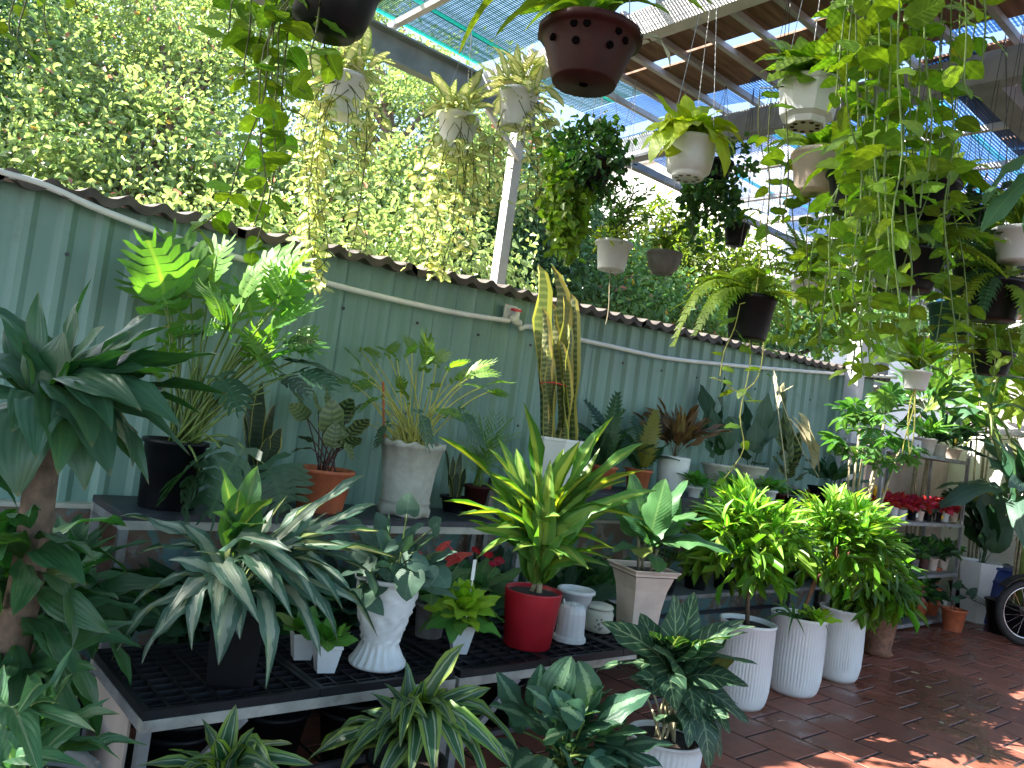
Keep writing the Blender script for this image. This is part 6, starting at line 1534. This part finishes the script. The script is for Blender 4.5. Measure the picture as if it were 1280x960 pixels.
# string of bulbs on the end wall
pa, pc = Pd(1205, 545, 8.9), Pd(1290, 545, 8.5)
r = thing('bulb_string', 'dark string of unlit bulbs hanging before the white end wall', 'string lights', pa)
obj('cord', tube(arc(pa, pc, -.04, 8), .004, 4), M['wire_dark'], r)
for f in (.12, .5, .8):
    p = pa.lerp(pc, f) - V((0, 0, .05)); s_ = obj('socket', tube([p, p - V((0, 0, .12))], .014, 6), M['wire_dark'], r); obj('bulb', lathe(p - V((0, 0, .2)), [(.01, 0), (.03, .02), (.032, .045), (.02, .075), (.014, .085)], 12), M['card'], s_, True)
# fallen leaves and scraps on the tiles
for px, py in ((972, 902), (1268, 815), (1148, 851), (1150, 843), (1165, 860), (1120, 870), (1225, 850), (1250, 870), (1180, 905)):
    p = on_z(px, py, .006)
    o = leaf(None, p, p + V((U(-.06, .06), U(-.06, .06), .004)), .022, 'l_dry', 'small', .08, U(-.3, .3), 0, 'fallen_leaf')
    setp(o, 'small dry pale leaf fallen on the red tiles', 'fallen leaf', 'dry leaves fallen on the tiles')

for px, py, d, L, W, mt_, sh, n, lab, zz in ((1285, 700, 9.2, .5, .13, 'l_selloum_dark', 'broad', 26, 'low dark leafy pot by the tall planter at the far corner', 0),
        (1275, 610, 8.3, .8, .20, 'l_blue', 'broad', 22, 'tall broad leaved plant under the banana at the far corner', 0), (1160, 500, 8.9, .75, .10, 'l_scheff', 'lance', 44, 'tall leafy shrub behind the end rack against the wall', 0),
        (1240, 470, 9.3, .9, .16, 'l_pothos', 'lance', 40, 'sunlit leafy shrub behind the banana plant at the far corner', 0), (1300, 500, 9.0, .9, .2, 'l_fern', 'lance', 40, 'sunlit shrub at the right edge beside the banana plant', 0)):
    c = Pd(px, py, d); pb = V((c.x, c.y, 0))
    r = thing('corner_shrub', lab, 'shrub', pb, G_FLOOR)
    pot(r, pb, .15, .2, .34, M['black_plastic'], 20)
    h = max(.45, c.z - .15)
    if h > .6:
        for k in range(4): stem(r, [pb + V((U(-.06, .06), U(-.06, .06), .3)), pb + V((U(-.1, .1), U(-.1, .1), h))], .014, 'bark_pale', .01)
    rosette(r, pb + V((0, 0, h)), n, L, W, mt_, sh, 1.4, -.4, .16, .2, .1, droop=.15)
# ---------------------------------------------------------------- hanging pots
def hpot(px, py, d, name, label, cat, r0, r1, h, mat, n=28, ztop=3.56, wires=3, dark=False, **kw):
    """a pot whose rim centre is seen at px, py; hung by wires from the canopy"""
    c = Pd(px, py, d); c.z -= h
    r = thing(name, label, cat, c, G_HANG)
    pot(r, c, r0, r1, h, M[mat], n, **kw)
    hang_wires(r, c, r1, c.z + h - .01, ztop, wires, dark)
    return r, c + V((0, 0, h))
def px_path(pts, d0, n=3):
    return smooth([Pd(x, y, d0) for x, y in pts], n)
def vines_px(root, rim, paths, step, L, W, mat, shape='heart', mats=None, d0=None, vm='stem_vine', jit=.12):
    d0 = depth(rim) if d0 is None else d0
    for p in paths:
        d = d0 + U(-jit, jit)
        pts = [V(rim) + V((U(-.06, .06), U(-.06, .06), 0))] + px_path(p, d)
        vine(root, pts, vm, .0025); vine_leaves(root, pts[1:], step, L, W, mat, shape, mats)

# bowl of bird's nest fern
def holes(root, c, R, lst, mat='hole', s=.010):
    for a, z, rr in lst:
        n_ = V((math.cos(a), math.sin(a), 0)); p = V(c) + n_ * rr + V((0, 0, z))
        obj('hole', tube([p - n_ * .004, p + n_ * .0006], s, 12), M[mat], root)
r, b = hpot(738, 42, 2.25, 'nest_fern', 'ribbon leaved fern in a reddish brown hanging bowl with round side holes', 'fern', .092, .138, .148, 'brown_bowl', 40, rim=.010, rimh=.022, mod=lambda a, rr, z: (rr + (.0022 * math.cos(a * 26) if z > .128 else 0), z), extra=[(.100, .2), (.118, .55), (.130, .8)])
view_a = math.atan2(-b.y, -b.x)
holes(r, b - V((0, 0, .148)), 0, [(view_a + da, z, rr) for da, z, rr in ((-.38, .112, .1305), (-.10, .112, .1305), (-.32, .070, .1195), (.62, .112, .1305), (.50, .072, .120), (.88, .10, .128), (-.95, .09, .126))], s=.0105)
obj('drain_hole', tube([b - V((0, 0, .148)), b - V((0, 0, .1495))], .013, 12), M['hole'], r)
leaves_px(r, b + V((0, 0, -.02)), [(572, 72, .0, 1.0, .46), (618, 48, .05, .9, .34), (640, 20, .0, 1.0, .24), (655, -40, -.05, 1.0, .2), (690, -60, .0, 1.1, .1), (720, -70, .05, 1.1, .08), (750, -75, .0, 1.1, .08), (785, -60, .05, 1.0, .1), (820, -30, .0, 1.1, .2), (860, -5, .0, 1.0, .24), (885, 18, .05, 1.1, .34), (896, 10, -.1, 1.1, .3), (840, 20, .1, 1.0, .34), (670, 5, .1, .9, .3), (705, -30, .12, 1.0, .2), (765, -30, .12, 1.0, .2), (800, -10, .12, 1.0, .3), (640, -20, -.1, 1.0, .2), (740, -40, -.1, 1.0, .1), (830, -60, -.1, 1.0, .2), (610, -10, -.1, 1.0, .3), (780, 5, .14, .9, .3), (655, 40, .12, .8, .34)], 'l_nest', 'strap', .062, .2)
leaf(r, Pd(795, 45, 2.2), Pd(838, 88, 2.18), .03, 'l_dry', 'lance', .24, .5, name='dead_leaf')
leaf(r, Pd(800, 50, 2.2), Pd(822, 70, 2.2), .025, 'l_cordy', 'lance', .24, .5, name='dead_leaf')

# black pot cut by the top edge, long pothos vines
r, b = hpot(420, -30, 2.3, 'hanging_pothos', 'shiny black hanging pot with long pothos vines over the fence', 'pothos', .082, .135, .17, 'black_plastic', 36, rim=.010, extra=[(.10, .12), (.122, .5)], dark=True)
vines_px(r, b, [[(395, -20), (350, -10), (341, 60), (340, 130), (345, 190), (336, 250), (322, 300), (312, 318)], [(390, -25), (322, -20), (312, 40), (305, 90), (318, 110)], [(380, -20), (340, 30), (330, 120), (300, 200), (285, 250), (270, 268), (240, 290)], [(385, -30), (300, -10), (287, 30), (285, 55)], [(400, 0), (395, 40), (388, 70), (392, 95)], [(370, -30), (360, 40), (352, 120), (356, 180)], [(410, 10), (405, 60), (412, 82)], [(375, -20), (330, 60), (325, 160), (332, 230), (318, 280)], [(395, -20), (352, 20), (348, 90), (342, 160), (350, 215)], [(385, -25), (335, 20), (322, 70), (330, 140), (322, 200)]], .043, .105, .078, 'l_pothos')
r = thing('hanging_pothos', 'tips of pothos vines trailing in at the top corner before the dark tree', 'pothos', Pd(40, -60, 2.5), G_HANG)
b = Pd(60, -70, 2.5); pot(r, b - V((0, 0, .05)), .08, .11, .15, M['black_plastic']); hang_wires(r, b - V((0, 0, .05)), .11, b.z + .09, 3.6)
vines_px(r, b, [[(50, -40), (30, 10), (22, 50), (40, 72)], [(60, -30), (55, 20), (62, 50)], [(90, -30), (95, 5), (100, 15)], [(30, -30), (12, 20), (16, 55)]], .055, .075, .052, 'l_pothos')

# three white pots with marbled pothos along the edge beam
for px, py, d, lab, paths in ((433, 97, 3.9, 'white hanging pot of cream marbled pothos nearest the fence start', [[(400, 110), (392, 170), (398, 250), (392, 300), (397, 345), (405, 362)], [(405, 105), (390, 200), (385, 270), (392, 330)], [(440, 140), (448, 200), (446, 290), (440, 310)], [(420, 110), (402, 160), (408, 230), (396, 290), (388, 345)], [(455, 110), (462, 160), (455, 200)], [(398, 110), (380, 180), (378, 240)]]),
                            (574, 146, 4.3, 'white hanging pot of marbled pothos in the middle of the three by the beam', [[(560, 165), (548, 230), (545, 290), (530, 335)], [(590, 165), (592, 230), (585, 290), (575, 320)], [(575, 170), (570, 240), (560, 310), (545, 340)], [(600, 160), (612, 220), (604, 260)], [(550, 165), (538, 220), (533, 270), (525, 320)], [(585, 170), (580, 220), (560, 270)], [(565, 165), (556, 200), (575, 260)]]),
                            (649, 116, 4.4, 'white hanging pot of marbled pothos right before the leaning post', [[(660, 150), (672, 200), (668, 260)], [(635, 150), (625, 190), (632, 230)], [(672, 130), (690, 180), (684, 240), (700, 280)], [(640, 150), (652, 170), (660, 200)], [(665, 130), (700, 160), (702, 190)]])):
    r, b = hpot(px, py, d, 'marbled_pothos', lab, 'pothos', .078, .108, .20, 'white_plastic', 24, rim=.006)
    for k in range(60):
        yaw = U(0, 6.28); pit = U(-.7, 1.3); p = b + V((U(-.08, .08), U(-.08, .08), U(-.02, .08))); l = U(.07, .13)
        dv = V((math.cos(yaw) * math.cos(pit), math.sin(yaw) * math.cos(pit), math.sin(pit)))
        leaf(r, p + dv * U(0, .08), p + dv * (.10 + l), l * .5, 'l_marble', 'heart', U(.05, .24), U(-.6, .6), .2)
    vines_px(r, b, paths + [[(x + U(-14, 14), y + U(-6, 10)) for x, y in p] for p in paths] + [[(x + U(-20, 20), y + U(-10, 25)) for x, y in p] for p in paths], .034, .075, .05, 'l_marble', 'heart', None, depth(b) - .1, 'stem_vine')

# round basket of small leaved ivy
c = Pd(738, 205, 4.05)
r = thing('ivy_basket', 'round black basket smothered in tiny leaved ivy hanging by white wires', 'hanging basket', c, G_HANG)
pot(r, c - V((0, 0, .12)), .09, .12, .13, M['black_plastic'], 28); hang_wires(r, c, .15, c.z + .02, 3.58, 4)
rg = np.random.default_rng(5)
P, D, S = blob_leaves([(tuple(c + V((0, 0, .02))), .20, .9), (tuple(Pd(738, 180, 4.05)), .15, .8), (tuple(Pd(738, 205, 3.92)), .13, .8)], 12000, .042, 41, .035, 9, .5)
foliage('leaves', r, P, D, S, 'f_ivy', .75, 41)
tr_ = []
for x0, y0, x1, y1 in ((700, 200, 694, 315), (712, 220, 705, 310), (725, 235, 716, 300), (730, 235, 726, 290), (690, 190, 685, 280), (715, 210, 712, 325), (705, 220, 716, 300), (735, 240, 722, 285), (700, 215, 700, 300)):
    pts = px_path([(x0, y0), (x0 * .5 + x1 * .5 + U(-5, 5), (y0 + y1) / 2), (x1, y1)], 4.0 + U(-.15, .1)); vine(r, pts, r=.0018); tr_ += [(along(pts, f), 1) for f in np.linspace(0, 1, 42)]
pts = np.array([tuple(p + V((U(-.035, .035), U(-.035, .035), U(-.02, .02)))) for p, _ in tr_ for k in range(2)])
foliage('trailing_leaves', r, pts, rg.normal(size=(len(pts), 3)) + np.array([0, 0, -.5]), rg.uniform(.035, .06, len(pts)), 'f_ivylit', .8, 42)

# lime pothos in a white pot
r, b = hpot(865, 176, 3.2, 'lime_pothos', 'white hanging pot bursting with lime yellow pothos, holes in its foot', 'pothos', .064, .098, .155, 'white_plastic', 30, rim=.006, extra=[(.066, .10), (.068, .13), (.086, .18), (.094, .5)])
cb = b - V((0, 0, .155))
for k in range(8): a = k * .785; p = cb + V((.042 * math.cos(a), .042 * math.sin(a), 0)); obj('drain_hole', tube([p + V((0, 0, .001)), p - V((0, 0, .0012))], .010, 8), M['grey_pot'], r)
leaves_px(r, b, [(int(U(805, 925)), int(U(125, 200)), U(-.12, .14), .85, U(.1, .3)) for k in range(18)], 'l_pothos_lime', 'heart', .085, .2, pet=.32)
leaves_px(r, b, [(815, 115, .0, 1.2, .1), (845, 128, .05, 1.0, .1), (800, 170, .05, 1.1, .24), (812, 205, .12, 1.1, .34), (830, 190, .15, 1.0, .3), (880, 140, .0, 1.0, .16), (905, 138, .0, 1.0, .2), (925, 165, .0, 1.1, .3), (918, 195, .1, 1.0, .34), (905, 222, .1, 1.0, .34), (850, 150, .14, 1.1, .24), (872, 158, .16, 1.0, .3), (895, 160, .12, 1.0, .24), (822, 150, .1, 1.0, .2), (835, 140, -.1, 1.1, .1), (865, 130, -.1, 1.0, .1), (890, 175, .16, .9, .3), (815, 185, -.05, 1.0, .3), (908, 180, -.05, 1.0, .3), (845, 168, .17, .9, .34), (825, 165, .14, .9, .3), (800, 190, -.02, .9, .34), (930, 182, -.05, .9, .34), (856, 118, -.05, .9, .1)], 'l_pothos_lime', 'heart', .092, .2, pet=.32)

# white pot with sprigs, grey bowl
r, b = hpot(768, 303, 4.6, 'sprig_pot', 'small white hanging pot with needle sprigs and yellow sedum', 'potted plant', .078, .098, .165, 'white_plastic', 24, rim=.012)
pts, ds, sz = [], [], []
for k in range(9):
    px, py = 768 + U(-8, 50), 225 + U(0, 45); e = Pd(px, py, depth(b) + U(-.1, .1)); q = arc(b + V((U(-.05, .05), U(-.05, .05), 0)), e, .02, 6); stem(r, q, .003, 'stem_green', .002)
    for f in np.linspace(.1, 1, 46):
        p = along(q, f); d = (e - b).normalized() * .6 + V((random.gauss(0, .6), random.gauss(0, .6), random.gauss(0, .4))); pts.append(tuple(p)); ds.append(tuple(d)); sz.append(U(.03, .06))
foliage('sprigs', r, pts, ds, sz, 'f_needle', .16, 51)
P, D, S = blob_leaves([(tuple(b + V((-.03, 0, .02))), .11, .5)], 9000, .04, 52, .03, 8, .2); foliage('sedum', r, P, D, S, 'f_yellow', .4, 52)
obj('dangling_root', tube(hang_path(b - V((0, 0, .165)), .35, .03), .003, 4, cap=False), M['bark_pale'], r)
r, b = hpot(831, 316, 4.6, 'grey_bowl', 'grey clay bowl of yellow green grass hanging beside the sprig pot', 'potted plant', .06, .098, .125, 'grey_pot', 28, rim=.006, extra=[(.062, .08), (.085, .3), (.096, .65)])
rosette(r, b, 40, .15, .012, 'l_fern', 'grass', 1.4, .2, .3)
P, D, S = blob_leaves([(tuple(b + V((0, 0, .02))), .08, .6)], 5000, .06, 53, .04, 10, .1); foliage('grass_tufts', r, P, D, S, 'f_bamboo', .2, 53)

# fine trailing ivy by the white house
c = Pd(893, 225, 4.4)
r = thing('trailing_ivy', 'dangling curtain of tiny round leaves in front of the white house', 'ivy', c, G_HANG)
pot(r, c, .07, .085, .10, M['black_plastic']); hang_wires(r, c, .08, c.z + .12, 3.5, 3, True)
P, D, S = blob_leaves([(tuple(c + V((0, 0, .1))), .17, .8), (tuple(Pd(890, 250, 4.35)), .13, .9)], 8000, .042, 43, .04, 9, .5); foliage('leaves', r, P, D, S, 'f_ivy', .8, 43)
pp = []
for k in range(16):
    x = U(855, 920); y1 = U(265, 318) if x < 905 else U(240, 280)
    q = px_path([(x * .6 + 893 * .4, 225), (x, 245), (x + U(-8, 8), y1)], 4.35 + U(-.12, .1)); vine(r, q, r=.0014); pp += [along(q, f) for f in np.linspace(.1, 1, 20)]
pp = np.array([tuple(p + V((U(-.025, .025), U(-.025, .025), U(-.02, .02)))) for p in pp]); foliage('trailing_leaves', r, pp, rg.normal(size=(len(pp), 3)) + np.array([0, 0, -.6]), rg.uniform(.035, .055, len(pp)), 'f_ivy', .85, 44)
r, b = hpot(921, 281, 4.5, 'small_black_pot', 'small black hanging pot half hidden beside the trailing ivy', 'potted plant', .05, .066, .12, 'black_plastic', 20, dark=True)
rosette(r, b, 14, .16, .03, 'l_fern', 'lance', 1.2, -.2, .3)

# fern in a black pot before the fence end
r, b = hpot(940, 371, 3.4, 'hanging_fern', 'yellow green sword fern in a plain black hanging pot above the fence', 'fern', .078, .102, .185, 'black_plastic', 30, rim=.004, dark=True)
for k, (x, y, nr, wf) in enumerate([(842, 434, .2, 1.0), (868, 420, .28, 1.1), (838, 388, .05, .9), (855, 372, .0, 1.0), (872, 350, .0, 1.0), (893, 338, -.05, 1.0), (905, 330, .0, 1.0), (925, 320, .05, 1.0), (950, 325, .0, 1.0), (975, 340, .0, 1.0), (995, 365, .1, 1.0), (1000, 395, .15, 1.0), (985, 410, .2, .9), (900, 400, .25, 1.0), (880, 385, .2, 1.0), (915, 345, .2, 1.0), (960, 345, .2, 1.0), (930, 340, -.2, 1.0), (890, 360, -.2, 1.0), (965, 360, -.2, 1.0), (1010, 380, -.1, 1.0), (875, 400, .1, 1.0), (945, 335, .2, .9), (905, 355, .15, 1.0)]):
    leaf(r, b + V((U(-.04, .04), U(-.04, .04), -.01)), Pd(x, y, depth(b) - nr), .085 * wf, 'l_fern', 'frond', (.34, .24, .16)[k % 3], U(-.3, .3), name='frond')
vines_px(r, b, [[(932, 385), (938, 440), (935, 470), (925, 520), (930, 560), (912, 590), (905, 598)], [(950, 380), (955, 420), (948, 470), (925, 490), (905, 478), (890, 472)], [(925, 380), (918, 410), (905, 440), (900, 470)], [(945, 370), (952, 300), (948, 260)]], .075, .085, .058, 'l_pothos', vm='stem_yellow')

# white pot of pothos under the beams, tan pot behind
r, b = hpot(1013, 104, 2.6, 'hanging_pothos', 'pale eight sided hanging pot of broad leaved pothos with slotted foot', 'pothos', .062, .098, .145, 'white_plastic', 8, rim=.006, extra=[(.064, .08), (.066, .13), (.086, .2), (.093, .5)])
cb = b - V((0, 0, .145))
obj('foot_grid', lathe(cb - V((0, 0, .0015)), [(.056, 0), (.056, .001)], 16), M['cream'], r)
for k in range(9): a = k * .698; p = cb + V((.040 * math.cos(a), .040 * math.sin(a), 0)); obj('slot', tube([p - V((0, 0, .0012)), p - V((0, 0, .003))], .0085, 6), M['soil'], r)
leaves_px(r, b, [(int(U(945, 1080)), int(U(45, 115)), U(-.12, .14), .9, U(.1, .3)) for k in range(20)], 'l_pothos', 'heart', .09, .2, pet=.32)
leaves_px(r, b, [(955, 75, .05, 1.2, .2), (945, 95, .0, 1.0, .3), (985, 62, .1, 1.2, .2), (1000, 45, .0, 1.0, .1), (1020, 50, .1, 1.1, .2), (1035, 70, .12, 1.0, .2), (1055, 60, .0, 1.1, .2), (970, 90, .12, 1.0, .3), (1045, 40, -.1, 1.0, .1), (1070, 95, .0, 1.1, .3), (975, 50, -.1, 1.0, .1), (995, 80, .14, 1.0, .3), (1060, 115, .08, 1.0, .34), (1025, 85, .14, .9, .3), (960, 60, -.08, 1.0, .2), (940, 80, -.1, .9, .3)], 'l_pothos', 'heart', .10, .2, pet=.3)
vines_px(r, b, [[(965, 110), (960, 180), (962, 240), (958, 300), (965, 340)], [(1075, 110), (1070, 180), (1062, 240), (1066, 290)], [(950, 110), (948, 160), (955, 200)], [(985, 180), (985, 230), (978, 280)]], .07, .085, .06, 'l_pothos')
r, b = hpot(1022, 192, 3.3, 'hanging_pothos', 'tan plastic hanging pot just below the pale eight sided one', 'pothos', .075, .098, .165, 'tan', 24, rim=.008)
vines_px(r, b, [[(1000, 195), (990, 260), (1000, 330), (1010, 380)], [(1040, 195), (1050, 260), (1040, 320)], [(985, 200), (975, 250), (985, 300)], [(1030, 200), (1035, 300), (1028, 390), (1020, 440)], [(1015, 230), (1008, 300), (1015, 400)]], .07, .09, .062, 'l_pothos')
rosette(r, b, 16, .2, .07, 'l_pothos', 'heart', 1.2, -.3, .25, .3)

# the pothos curtain: pots just above the picture, vines down through it
sets = ((1075, -70, 2.25, 'pothos curtain of long vines hanging from a pot above, nearest the pale eight sided pot', [[(1080, -20), (1085, 100), (1078, 200), (1085, 300), (1075, 400), (1080, 470)], [(1060, -20), (1062, 60), (1055, 160), (1058, 260), (1048, 350), (1055, 430)], [(1095, -20), (1100, 80), (1092, 180), (1100, 270), (1090, 340)], [(1070, -20), (1072, 120), (1088, 220), (1080, 320)], [(1085, -10), (1110, 60), (1105, 150), (1112, 230)], [(1090, 0), (1086, 140), (1096, 250), (1086, 360), (1092, 440)], [(1050, -10), (1045, 70), (1050, 120)]]),
        (1140, -80, 2.15, 'pothos curtain with the broadest leaves in the middle of the hanging vines', [[(1125, -20), (1122, 90), (1128, 190), (1115, 280), (1125, 380)], [(1145, -20), (1150, 100), (1140, 200), (1148, 300)], [(1115, -20), (1112, 110), (1105, 220), (1112, 320), (1100, 410)], [(1160, -20), (1155, 60), (1165, 140), (1158, 230)], [(1135, -20), (1138, 130), (1130, 240), (1140, 340), (1132, 420)], [(1130, -10), (1120, 60), (1130, 150), (1126, 210)], [(1150, -20), (1160, 120), (1150, 260)]]),
        (1205, -80, 2.2, 'pothos vines hanging in front of the heavy corner beams', [[(1190, -20), (1188, 80), (1192, 180), (1180, 260), (1186, 330)], [(1205, -20), (1208, 40), (1205, 100), (1212, 120)], [(1215, -20), (1220, 20), (1214, 60)], [(1180, -20), (1175, 60), (1178, 150), (1170, 230)], [(1200, 10), (1198, 90), (1190, 170), (1184, 250), (1165, 310)], [(1228, -20), (1232, 30), (1226, 90)]]))
for px, py, d, lab, paths in sets:
    c = Pd(px, py, d)
    r = thing('pothos_curtain', lab, 'pothos', c, G_HANG)
    pot(r, c - V((0, 0, .05)), .09, .125, .15, M['white_plastic'], 24); hang_wires(r, c - V((0, 0, .05)), .125, c.z + .09, 3.5)
    vines_px(r, c + V((0, 0, .09)), paths + ([[(x + U(-22, 22), y) for x, y in p] for p in paths] if px < 1100 else []), .052, .092, .068, 'l_pothos', 'heart', None, d, 'stem_green', .2)

# ferns and pots in the right hand tangle
r, b = hpot(1135, 315, 3.2, 'hanging_fern', 'dark hanging basket of wide arching ferns behind the pothos curtain', 'fern', .10, .135, .16, 'black_plastic', 30, dark=True)
for k in range(34):
    yaw = k * 2.4; f = k / 34; p = 1.2 - 1.2 * f; l = U(.32, .46); e = b + V((math.cos(yaw) * math.cos(p) * l, math.sin(yaw) * math.cos(p) * l, math.sin(p) * l * .8 - .12 * f))
    leaf(r, b + V((U(-.05, .05), U(-.05, .05), -.01)), e, .10, 'l_fern' if k % 3 else 'l_ferndark', 'frond', .24, U(-.3, .3), name='frond')
r, b = hpot(1246, 352, 3.3, 'hanging_fern', 'plain black hanging pot of long feathery fern at the right edge', 'fern', .085, .105, .165, 'black_plastic', 30, dark=True)
for k, (x, y, nr) in enumerate([(1180, 330, .0), (1165, 350, .1), (1200, 300, .0), (1215, 280, -.1), (1190, 370, .15), (1250, 290, .0), (1275, 300, .0), (1290, 340, .1), (1285, 400, .15), (1278, 430, .2), (1295, 420, .1), (1205, 385, .2), (1225, 400, .22), (1260, 300, .15), (1230, 310, .15), (1300, 370, .1), (1175, 310, -.15), (1240, 275, -.1), (1290, 450, .15)]):
    leaf(r, b + V((U(-.04, .04), U(-.04, .04), -.01)), Pd(x, y, depth(b) - nr), .09, 'l_fern' if k % 2 else 'l_ferndark', 'frond', .24, U(-.3, .3), name='frond')
r, b = hpot(1275, 288, 3.2, 'hanging_pot', 'white hanging pot at the right edge under the big dark leaves', 'potted plant', .07, .092, .13, 'white_plastic', 24, dark=True)
rosette(r, b, 14, .24, .05, 'l_fern', 'lance', 1.3, .2, .2)
# big dark leaves at the right edge
c = Pd(1400, 120, 2.3)
r = thing('big_leaf_plant', 'hanging plant with huge dark leaves drooping at the right edge', 'potted plant', c, G_HANG)
pot(r, c - V((0, 0, .1)), .10, .13, .15, M['black_plastic']); hang_wires(r, c - V((0, 0, .1)), .13, c.z + .04, 3.4, 3, True)
for a, t_, w_ in (((1292, 188), (1230, 258), .055), ((1300, 215), (1226, 292), .05), ((1310, 150), (1284, 70), .06), ((1315, 230), (1290, 320), .06)):
    petiole(r, c, Pd(a[0], a[1], 2.25), .02, .006); leaf(r, Pd(a[0], a[1], 2.25), Pd(t_[0], t_[1], 2.2), w_ * 1.3, 'l_banana', 'broad', .12, U(-.3, .3))
r, b = hpot(1192, 382, 4.5, 'hanging_pot', 'dark green hanging pot half hidden deep in the tangle', 'potted plant', .10, .125, .2, 'green_plastic' if 'green_plastic' in M else M.setdefault('green_plastic', solid('green_plastic', (.02, .08, .06), .45)) and 'green_plastic', 24, dark=True)
rosette(r, b, 26, .4, .07, 'l_pothos', 'heart', 1.3, -.2, .2, .3)
r, b = hpot(1146, 464, 5.5, 'hanging_pot', 'white hanging pot of yellow green leaves low over the end rack', 'potted plant', .072, .09, .13, 'white_plastic', 24)
rosette(r, b, 30, .34, .09, 'l_pothos', 'heart', 1.3, .0, .2, .3)
for k in range(3): stem(r, hang_path(b - V((0, 0, .13)), .5, .04), .006, 'stem_yellow', .003)
r, b = hpot(1012, 352, 4.6, 'hanging_pot', 'grey white hanging pot faint behind the vines by the white house', 'potted plant', .08, .10, .15, 'white_plastic', 24)
rosette(r, b, 34, .36, .06, 'l_fern', 'frond', 1.3, -.3, .24)
r, b = hpot(1240, 440, 4.2, 'hanging_fern', 'loose hanging fern low at the right edge above the banana leaves', 'fern', .08, .10, .12, 'black_plastic', 24, dark=True)
for k in range(26):
    yaw = k * 2.4; f = k / 26; p = 1.2 - 1.6 * f; l = U(.3, .45); e = b + V((math.cos(yaw) * math.cos(p) * l, math.sin(yaw) * math.cos(p) * l, math.sin(p) * l * .8))
    leaf(r, b, e, .09, 'l_fern', 'frond', .24, U(-.3, .3), name='frond')
r, b = hpot(1105, 250, 3.9, 'hanging_pot', 'hanging pot of thick small leaved foliage deep behind the pothos curtain', 'potted plant', .09, .12, .15, 'black_plastic', 24, dark=True)
P, D, S = blob_leaves([(tuple(b + V((0, 0, .05))), .26, .8), (tuple(Pd(1060, 330, 3.9)), .22, 1.0), (tuple(Pd(1040, 400, 4.0)), .16, 1.1)], 3600, .075, 61, .06, 10, .5); foliage('leaves', r, P, D, S, 'f_ivylit', .6, 61)
r, b = hpot(1195, 262, 3.9, 'hanging_pot', 'hanging pot of dark small leaved foliage before the blue net', 'potted plant', .09, .12, .15, 'black_plastic', 24, dark=True)
P, D, S = blob_leaves([(tuple(b + V((0, 0, .03))), .22, .7), (tuple(Pd(1215, 300, 3.9)), .18, .9)], 3600, .07, 62, .06, 10, .5); foliage('leaves', r, P, D, S, 'f_potdark', .6, 62)

# more of the tangle: vines reaching down between the far pots
for px, py, d, lab, paths in ((1075, 215, 3.0, 'hanging pothos behind the curtain with vines down to the umbrella tree', [[(1070, 230), (1065, 320), (1072, 400), (1066, 460)], [(1085, 230), (1092, 330), (1085, 420), (1090, 470)], [(1060, 230), (1040, 300), (1030, 380), (1025, 430)], [(1100, 230), (1110, 320), (1120, 420)], [(1075, 240), (1078, 360), (1100, 440)], [(1050, 230), (1020, 290), (1010, 360)]]),
                              (1160, 230, 3.1, 'hanging pothos behind the curtain near the blue net, vines down over the rack', [[(1150, 240), (1145, 330), (1155, 420), (1150, 455)], [(1170, 240), (1180, 340), (1170, 430)], [(1185, 240), (1205, 330), (1210, 430)], [(1160, 245), (1130, 330), (1120, 430)], [(1175, 245), (1190, 380), (1200, 460)]]),
                              (1225, 330, 3.6, 'hanging pothos with vines falling before the banana leaves', [[(1220, 345), (1215, 420), (1222, 480)], [(1235, 345), (1245, 430), (1238, 490)], [(1210, 345), (1195, 420), (1185, 470)], [(1240, 345), (1262, 420), (1266, 460)]])):
    r, b = hpot(px, py, d, 'hanging_pothos', lab, 'pothos', .085, .11, .15, 'black_plastic', 24, dark=True)
    rosette(r, b, 18, .24, .085, 'l_pothos', 'heart', 1.2, -.3, .25, .3)
    vines_px(r, b, paths, .06, .10, .07, 'l_pothos', 'heart', None, d - .05, 'stem_green', .15)
